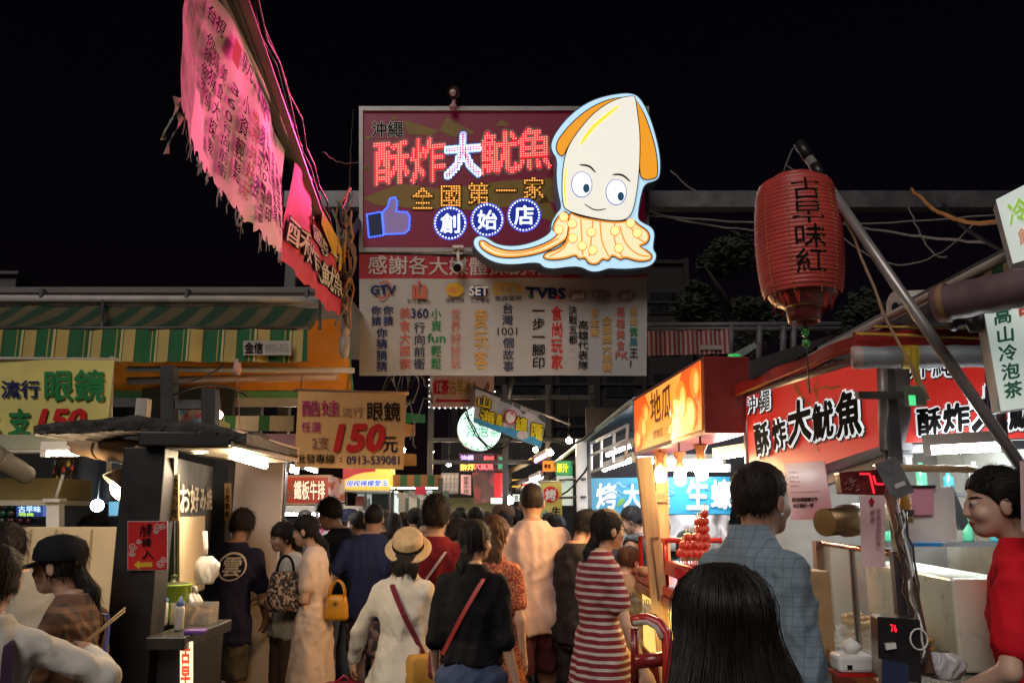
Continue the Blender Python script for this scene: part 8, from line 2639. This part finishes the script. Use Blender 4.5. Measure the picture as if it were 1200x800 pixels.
b = MB(); hs = p11['hs']; HRM = Matrix([list(map(float, r)) for r in p11['HR']])
axis = HRM @ Vector((0, -.58, .81)); cc = p11['hd']((0, -.030, .052))
b.lathe([(r * hs, z * hs) for r, z in [(.158, -.020), (.152, -.012), (.125, -.004), (.106, .0), (.103, .02), (.100, .075), (.088, .096), (.05, .090), (0, .088)]], cc, HATM, 32, axis=axis)
b.lathe([(r * hs, z * hs) for r, z in [(.158, -.021), (.12, -.010), (.10, -.004), (0, .0)]], cc, HATM, 32, axis=axis)
h_ = local_mb(b, 'straw_hat', p11)
b = MB(); b.lathe([(r * hs, z * hs) for r, z in [(.1085, .003), (.107, .015), (.1055, .030), (.1045, .031)]], cc, BLK, 32, axis=axis); o = local_mb(b, 'hat_band', p11); o.parent = h_
p12 = put('man in a dark red tee with a thin white strap across his back', 509, 578, 5.5, -5, top=top_(DRED, sleeve=.7), bottom=dict(mat=DJEAN), hair=('spiky', None), legs=(-.08, .1), build=1.05, group=LANE)
p13 = put('woman in a black top and jeans arm in arm with the straw hatted woman', 554, 601, 4.4, -8, sex='f', top=top_(BLK, sleeve=1.05, hem=.545, folds=.005), bottom=dict(mat=JEAN), hair=('lowtail', HAIR(), -.20), head=(-25, 0, 0), arms=(((.030, -.01, -.168), (.01, .07, -.11)), ((.026, -.02, -.168), (.030, .03, -.14))), legs=(-.08, .06), curl=(.6, .7), build=1.0, group=LANE)
p14 = put('woman with brown shoulder length hair in an orange floral top', 577, 598, 5.2, -15, sex='f', build=.95, top=top_(FLO, sleeve=.7, hem=.30, skirt=(.03, .03), name='dress'), hair=('long', HAIRB(), -.23), head=(-10, 0, 0), group=LANE)
p15 = put('tall man in a white tee and dark red shorts walking away', 624, 561, 5.95, 2, top=top_(WTEE, sleeve=.78, hem=.44, folds=.008, fit=.016), bottom=dict(mat=cloth('shorts_maroon', (.10, .030, .035)), hem=.30, name='shorts', flare=.04), hair=('crop', HAIRG()), legs=(-.09, .10), build=1.04, group=LANE)
p16 = put('man in a black cap and black tee looking down behind the striped dress', 674, 588, 5.8, -45, hat=.012, top=top_(CHAR, sleeve=.9), bottom=dict(mat=CHAR), hair=('short', None), head=(-5, -25, 0), arms=('fold', 'fold'), build=.95, group=LANE)
b = MB(); hs = p16['hs']
b.lathe([(r * hs, z * hs) for r, z in prof], p16['hd']((0, -.012, .030)), CAPM, 22)
vs = []
for i in range(9):
 a = math.radians(40 + 12.5 * i)
 for r, z in ((.095, .032), (.165, .018)):
  vs.append(p16['hd']((r * math.cos(a) * .8, r * math.sin(a), z)))
b.add(vs, [(2 * i, 2 * i + 1, 2 * i + 3, 2 * i + 2) for i in range(8)], CAPM, True)
local_mb(b, 'cap', p16)
p17 = put('woman in a maroon and white striped dress and glasses facing the sweet potato cart', 700, 589, 4.8, -68, sex='f', top=top_(STR, sleeve=.62, hem=.28, skirt=(.045, .045), name='dress', folds=.005, fit=.016), bottom=None, hair=('lowtail', HAIR(), -.42), head=(0, 0, 0), arms=('fwdlow', ((.040, .030, -.166), (.03, .045, -.138))), curl=(.5, .6), group=LANE)


def glasses(p, m=None, dark=True):
 m = m or M('glasses_black', (.012, .012, .012), rough=.3)
 b = MB()
 for s in (-1, 1):
  b.tube([p['hd']((s * .033 + .022 * math.cos(i * 6.283 / 14), .094 + .002, .004 + .016 * math.sin(i * 6.283 / 14))) for i in range(15)], .0019, m, 5)
  b.tube([p['hd']((s * .055, .092, .008)), p['hd']((s * .074, .07, .010)), p['hd']((s * .079, .0, .006))], .0017, m, 5)
 b.tube([p['hd']((-.012, .098, .008)), p['hd']((0, .103, .010)), p['hd']((.012, .098, .008))], .0017, m, 5)
 local_mb(b, 'glasses', p)


glasses(p17)

# right foreground
p18 = put('woman with very long black hair in the foreground, seen from behind', 852, 645, 1.5, 4, sex='f', top=top_(CHAR, sleeve=.7), bottom=dict(mat=DJEAN), hair=('long', HAIR(), -.52, 1.5), dist=1.7, build=1.0, group=LANE)
b = MB(); rr = random.Random(99)
HST = M('hair_strand', (.016, .013, .011), rough=.42, var=.5, vs=9, spec=.35)
h18 = p18['o'].children[0]


def fall(phi, z, off):
 """surface of the long hair at angle phi (0 = straight back) and head height z"""
 L = -.52
 if z > .02:
  k = math.sqrt(max(0.0, 1 - ((z - .036) / .100) ** 2)) if z > .036 else 1.0
  a, bb, cy = .089 * k, .109 * k, -.016
 else:
  a, bb, cy = .089, .095, -.02
 t = min(1, max(0, (.03 - z) / (.03 - L)))
 f = (.084 + .018 * math.sin(t * 2.2) - .012 * t) * (1 + .50 * min(1, t * 3)); g = .072 - .030 * min(1, t * 2); c2 = -.030 - .085 * min(1, t * 1.9)
 m = min(1, max(0, (.03 - z) / .09))
 A, B, C = a + (f - a) * m, bb + (g - bb) * m, cy + (c2 - cy) * m
 return Vector(((A + off) * math.sin(phi), C - (B + off) * math.cos(phi), z))


HS2 = M('hair_strand_brown', (.028, .020, .016), rough=.45, var=.4, vs=9, spec=.35)
for k in range(1700):
 ph = rr.uniform(-1.75, 1.75); w = rr.uniform(-.05, .05); pts = []; ofs = rr.uniform(.001, .005) + .005 * max(0, math.sin(ph * 13 + 1.5 * math.sin(ph * 5))) ** 2
 zend = rr.uniform(-.53, -.40); ns = 15
 zs = rr.uniform(.118, .1355) if rr.random() < .8 else rr.uniform(-.2, .1)
 if k > 1620:
  ofs += rr.uniform(.002, .008)
 for i in range(ns + 1):
  u_ = i / ns; z = zs + (zend - zs) * u_ ** 1.1
  q = fall(ph + w * math.sin(u_ * 5 + k) * u_ + .02 * math.sin(u_ * 11 + k * 2), z, ofs + .004 * math.sin(k + u_ * 4))
  pts.append(p18['hd'](q))
 b.tube(pts, [(.0010 if i < ns else .0004) for i in range(ns + 1)], HS2 if k % 9 == 0 else HST, 3, caps=False)
o = local_mb(b, 'hair_strands', p18); o.parent = h18; o['kind'] = 'stuff'
p19 = put('man in a blue grey checked shirt with dark hair at the squid booth', 878, 533, 3.0, -58, top=top_(PLD, sleeve=1.9, hem=.44, fit=.018, folds=.008, ), bottom=dict(mat=DJEAN), hair=('grey', HAIRG()), head=(2, 0, 0), arms=('down', ((.028, .0, -.168), (.01, .07, -.13))), build=.88, group='customers at the squid booth')
b = MB(); H9 = p19['H']  # shirt collar
vs = []
for i in range(25):
 a = 6.283 * i / 24; yc = float(p19['bend'](np.array(.83 * H9))) - .004
 for r, z in ((.062, .852 * H9), (.070, .868 * H9), (.081, .848 * H9), (.088, .838 * H9)):
  vs.append((r * math.cos(a), yc + r * .92 * math.sin(a) * 1.0, z))
b.add(vs, [(i * 4 + j, i * 4 + j + 1, i * 4 + j + 5, i * 4 + j + 4) for i in range(24) for j in range(3)], PLD, True); local_mb(b, 'collar', p19)
b = MB(); b.sph(p19['hd']((.079, -.004, -.044)), .006, M('pearl', (.6, .6, .62), rough=.2), 8, 6); local_mb(b, 'earring', p19)
b = MB(); b.box((P(1172, 600, 2.62).x - .45, 2.30, 0), (P(1172, 600, 2.62).x + .6, 2.95, .14), DSTEEL); tag(b.build('step_platform', bevel=.005), 'low dark platform behind the steel counter under the vendor', 'platform')
p20 = put('vendor in a bright red tee with dark hair tied back, behind the counter', 1200, 533, 2.7, 42, z0=.14, sex='f', skin=M('skin_fair', (.62, .40, .30), rough=.5, var=.06, vs=14), top=top_(RED, sleeve=.75, fit=.016, folds=.008), bottom=dict(mat=DJEAN), hair=('bun', HAIR()), head=(36, -6, 0), arms=(((.05, .01, -.165), (-.02, .11, -.06)), 'fwdlow'), build=1.05, group=STAFF)
# people round the cart
p21 = put('seated man with glasses and a black tee behind the sweet potato cart', 742, 623, 7.1, 160, sit=True, z0=-.19, top=top_(BLK, sleeve=.8, hem=.47), bottom=dict(mat=CHAR), hair=('grey', None), arms=('fwdlow', 'bent'), group='people around the sweet potato cart')
glasses(p21)
x, y = p21['o'].location.x, p21['o'].location.y
t = thing('stool', 'tall stool under the seated man behind the cart', 'stool', (x, y, 0))
b = MB(); b.box((x - .17, y - .17, .53), (x + .17, y + .17, .56), REDP); b.build('seat', t, .01)
for sx in (-1, 1):
 for sy in (-1, 1):
  b = MB(); b.tube([(x + sx * .13, y + sy * .13, .53), (x + sx * .16, y + sy * .16, 0)], .014, REDP, 6); b.build('leg', t)
p22 = put('child with a brown bowl haircut standing at the cart behind the striped dress', 729, 634, 6.0, -30, sex='f', top=top_(cloth('child_tan', (.30, .2, .14)), sleeve=.7), bottom=dict(mat=CHAR), hair=('bowl', HAIRB()), head=(-20, -12, 0), arms=('fwdlow', 'fwdlow'), group='people around the sweet potato cart')
p23 = put('man in a dark grey tee and jeans working in front of the blue banner', 770, 588, 7.6, 60, lean=12, top=top_(cloth('slate', (.07, .072, .08)), sleeve=.8), bottom=dict(mat=JEAN), hair=('short', None), head=(10, -15, 0), arms=('fwdlow', 'fwdlow'), group=STAFF)
p24 = put('woman with dark hair peering from behind the candied tomato skewers', 803, 617, 6.75, 165, sex='f', top=top_(TEAL), bottom=dict(mat=CHAR), hair=('bob', HAIR()), head=(0, -6, 0), group='people around the sweet potato cart')

# farther crowd
CR = [('man in a navy cap near the glass counter of the drinks kiosk', 417, 592, 8.7, 120, 'm', NAVY, 'cap'), ('person with short black hair and dark shirt just left of the navy polo', 426, 596, 8.2, 60, 'm', CHAR, 'short'),
      ('woman with long black hair under the white hanging shirts', 462, 597, 8.4, 10, 'f', BLK, 'long'), ('person in a brown top right of the long haired woman under the hanging shirts', 485, 592, 9.0, -10, 'm', BRN, 'short'),
      ('young woman in pale pink glimpsed between the dark red tee and the black top', 528, 602, 6.6, -70, 'f', PINK, 'bob'), ('person in a green floral shirt seen beyond the black ponytail', 541, 590, 8.8, 15, 'f', FLG, 'bun'),
      ('dark haired man before the red drapes at the lane end', 557, 591, 9.0, 0, 'm', OLIVE, 'short'), ('broad man with a brown cap left of the tall white tee', 590, 586, 7.5, 5, 'm', DRED, 'cap'),
      ('person with black hair left of the tall white tee below the bulb', 607, 591, 8.4, 20, 'm', BLK, 'short'), ('person in teal right of the tall white tee under the yellow upright sign', 642, 597, 7.9, -15, 'f', TEAL, 'bob'),
      ('person in a dark red top behind the man in the black cap', 655, 599, 7.0, 30, 'm', DRED, 'short'), ('woman with grey hair in front of the bright display case, left part', 324, 601, 8.3, 40, 'f', KHAKI, 'bob'),
      ('dark haired person in front of the display case, behind the cream dress', 357, 595, 8.4, 10, 'm', GREY, 'short'), ('small dark figure far off under the paper price list', 534, 597, 11.0, 0, 'm', CHAR, 'short'),
      ('far person in light blue below the red drapes', 573, 596, 10.4, 170, 'f', LBLUE, 'bob'), ('far man in khaki near the end counter, left of centre', 518, 596, 10.0, 10, 'm', KHAKI, 'crop'),
      ('far woman in white facing the camera near the end counter', 500, 600, 9.0, 178, 'f', OFFW, 'bob'), ('person in black ahead of the navy polo by the clothes stall', 447, 594, 9.3, -5, 'm', BLK, 'short'),
      ('person in off white deep in the crowd behind the straw hat', 474, 596, 9.5, 5, 'f', WHT, 'bun'), ('person in olive right of the dazzling bulb', 618, 594, 9.2, 0, 'm', OLIVE, 'short'),
      ('far person in dark blue under the far right awnings', 631, 598, 10.6, 160, 'm', DJEAN, 'short'), ('shopper in charcoal at the oyster stall left of the timber post', 716, 606, 7.4, -20, 'm', CHAR, 'short')]
for lab, px, top, Y, hd, sx, m, hk in CR:
 cap = hk == 'cap'
 q = put(lab, px, top, Y, hd, sex=sx, top=top_(m, sleeve=.7), bottom=dict(mat=random.Random(px).choice((DJEAN, CHAR, BLK, JEAN))), hair=('short' if cap else hk, HAIRG() if px % 3 == 0 else HAIR()), legs=((px % 5 - 2) * .03, (2 - px % 5) * .03), head=((px * 7) % 40 - 20, -5, 0), hat=.012 if cap else 0, group=CROWD, nohands=Y > 9)
 if cap:
  b = MB(); hs = q['hs']; cm = CAPM if 'navy' not in lab else NAVY
  if 'brown' in lab:
   cm = BRN
  b.lathe([(r * hs, z * hs) for r, z in prof], q['hd']((0, -.012, .030)), cm, 18)
  vs = []
  for i in range(7):
   a = math.radians(40 + 16.6 * i)
   for r, z in ((.095, .032), (.165, .018)):
    vs.append(q['hd']((r * math.cos(a) * .8, r * math.sin(a), z)))
  b.add(vs, [(2 * i, 2 * i + 1, 2 * i + 3, 2 * i + 2) for i in range(6)], cm, True)
  local_mb(b, 'cap', q)


# ------------------------------------------------------------------ bags people carry
def soft_box(mb, c, w, d, hgt, m, ax=0.0, taper=.85, seed=0, yaw=0.0):
 rr = random.Random(seed); vs = []; n, k = 20, 8
 ca, sa = math.cos(yaw), math.sin(yaw)
 for j in range(k + 1):
  v = j / k; s = (1 - (1 - taper) * v) * (1 if 0 < j < k else .86)
  for i in range(n):
   a = 6.283 * i / n; e = lambda t: math.copysign(abs(t) ** .55, t)
   x, y = w / 2 * s * e(math.cos(a)), d / 2 * s * e(math.sin(a)) * (1 + .12 * math.sin(math.pi * v))
   vs.append((c[0] + x * ca - y * sa + rr.uniform(-.003, .003), c[1] + x * sa + y * ca, c[2] + hgt * v))
 mb.add(vs, [(j * n + i, j * n + (i + 1) % n, j * n + n + (i + 1) % n, j * n + n + i) for j in range(k) for i in range(n)] + [list(range(n))[::-1], [k * n + i for i in range(n)]], m, True)


def shoulder_bag(label, p, pts, m, bagc=None, bm=None, size=(.24, .09, .18), w=.028, both=True):
 c = p['w'](pts[-1])
 t = thing('shoulder_bag', label, 'bag', c, 'bags people carry')
 b = strap_local(p, pts, m, w)
 b.v = [tuple(p['T'] @ Vector(v)) for v in b.v]
 b.build('strap', t)
 b = MB(); soft_box(b, (c.x, c.y - (.02 if bagc is None else bagc), c.z - size[2]), size[0], size[1], size[2], bm or m, yaw=.5); b.build('bag_body', t)
 return t


def strap_path(p, x0, z0, x1, z1, g=.026, n=12):
 H = p['H']; out = [on_torso(p, x0 * H * .8, (z0 + .012) * H, False, .0)]
 out[0].y = float(p['bend'](np.array(z0 * H)))
 for i in range(n + 1):
  t = i / n
  out.append(on_torso(p, (x0 + (x1 - x0) * t) * H, (z0 + (z1 - z0) * t) * H, True, g))
 return out


shoulder_bag('mustard shoulder bag on a dark red strap across the white cardigan', p11, strap_path(p11, -.035, .80, .085, .56, .030), cloth('strap_maroon', (.14, .02, .035)), bm=M('mustard_leather', (.36, .19, .03), rough=.5, bump=.01, bs=14), size=(.21, .10, .20))
shoulder_bag('dark bag hung on a narrow red strap across the black top', p13, strap_path(p13, .045, .80, -.085, .575, .024), M('red_leather', (.40, .05, .045), rough=.45), bm=M('wine_leather', (.12, .02, .03), rough=.4), w=.020, bagc=-.22, size=(.2, .08, .15))
shoulder_bag('grey bag on a thin white strap across the dark red tee', p12, strap_path(p12, .055, .79, -.09, .58, .026), M('white_webbing', (.62, .55, .52), rough=.8), bm=GREY, w=.016, bagc=-.2)
shoulder_bag('blue shoulder bag with a bright blue strap on the capped woman', p2, strap_path(p2, .04, .79, -.08, .56, .026), M('blue_webbing', (.02, .05, .38), rough=.7), bm=M('blue_nylon', (.02, .06, .30), rough=.5))
b = strap_local(p1, strap_path(p1, .055, .79, .065, .60, .030), cloth('strap_plum', (.06, .03, .06)), .03); b.v = [tuple(p1['T'] @ Vector(v)) for v in b.v]
t = thing('shoulder_bag', 'bag with a dark plum strap over the white sleeve at the left edge', 'bag', p1['w']((.0, -.2, .9)), 'bags people carry'); b.build('strap', t)
b = MB(); q = p1['w']((.04, -.17, .70)); soft_box(b, (q.x, q.y, q.z), .26, .10, .22, cloth('plum_bag', (.05, .03, .05))); b.build('bag_body', t)
# yellow handbag
q = P(394, 726, 6.15)
t = thing('handbag', 'mustard yellow leather handbag hanging behind the cream dress', 'bag', q, 'bags people carry')
LE = M('yellow_leather', (.60, .27, .015), rough=.38, var=.1)
b = MB(); soft_box(b, (q.x, q.y, q.z), .175, .10, .17, LE, taper=.78); b.build('bag_body', t)
for dy in (-.03, .03):
 b = MB(); b.tube([Vector((q.x + .055 * math.cos(a), q.y + dy, q.z + .16 + .11 * math.sin(a))) for a in [i * math.pi / 10 for i in range(11)]], .006, LE, 6); b.build('handle', t)
b = MB(); b.box((q.x - .012, q.y - .056, q.z + .10), (q.x + .012, q.y - .050, q.z + .13), M('brass', (.5, .3, .1))); b.build('clasp', t)
q = P(332, 716, 6.1)
t = thing('patterned_bag', 'dark floral patterned bag held in front of the older woman in white', 'bag', q, 'bags people carry')
b = MB(); soft_box(b, (q.x, q.y, q.z), .24, .14, .27, FLB, taper=.8, seed=3); b.build('bag_body', t)
b = MB(); b.tube([Vector((q.x + .06 * math.cos(a), q.y, q.z + .26 + .12 * math.sin(a))) for a in [i * math.pi / 10 for i in range(11)]], .010, BLK, 6); b.build('handle', t)
q = p11['w'](p11['hands'][0]) + Vector((-.02, 0, -.02))
t = thing('carrier_bag', 'crimson carrier bag in the left hand of the straw hatted woman', 'bag', q, 'bags people carry')
b = MB(); soft_box(b, (q.x - .02, q.y, q.z - .34), .26, .12, .30, M('crimson_bag', (.34, .015, .06), rough=.4, bump=.01, bs=20), seed=4, taper=.95); b.build('bag_body', t)
b = MB(); b.tube([q + Vector((-.08, 0, -.05)), q + Vector((-.02, 0, .0)), q + Vector((.04, 0, -.05))], .007, M('crimson_bag'), 6); b.build('handle', t)
q = p13['w'](p13['hands'][1])
bag('translucent white plastic bag in the right hand of the woman in the black top', q + Vector((0, 0, -.30)), .07, .27, PB, 'bags people carry', seed=11)
q = p10['w'](p10['hands'][0])
# chopsticks of the woman at left
h1 = p1['w'](p1['hands'][1])
t = thing('chopsticks', 'pair of wooden chopsticks in the hand of the woman in white', 'chopsticks', h1)
for k in range(2):
 b = MB(); b.tube([h1 + Vector((-.02, .0, -.02 + .006 * k)), h1 + Vector((.09, .10, .10 + .012 * k))], .0035, STK, 6); b.build('stick', t)

# the lettering source is only a tool
COL.objects.unlink(_to)
bpy.data.objects.remove(_to)
bpy.data.curves.remove(_tc)
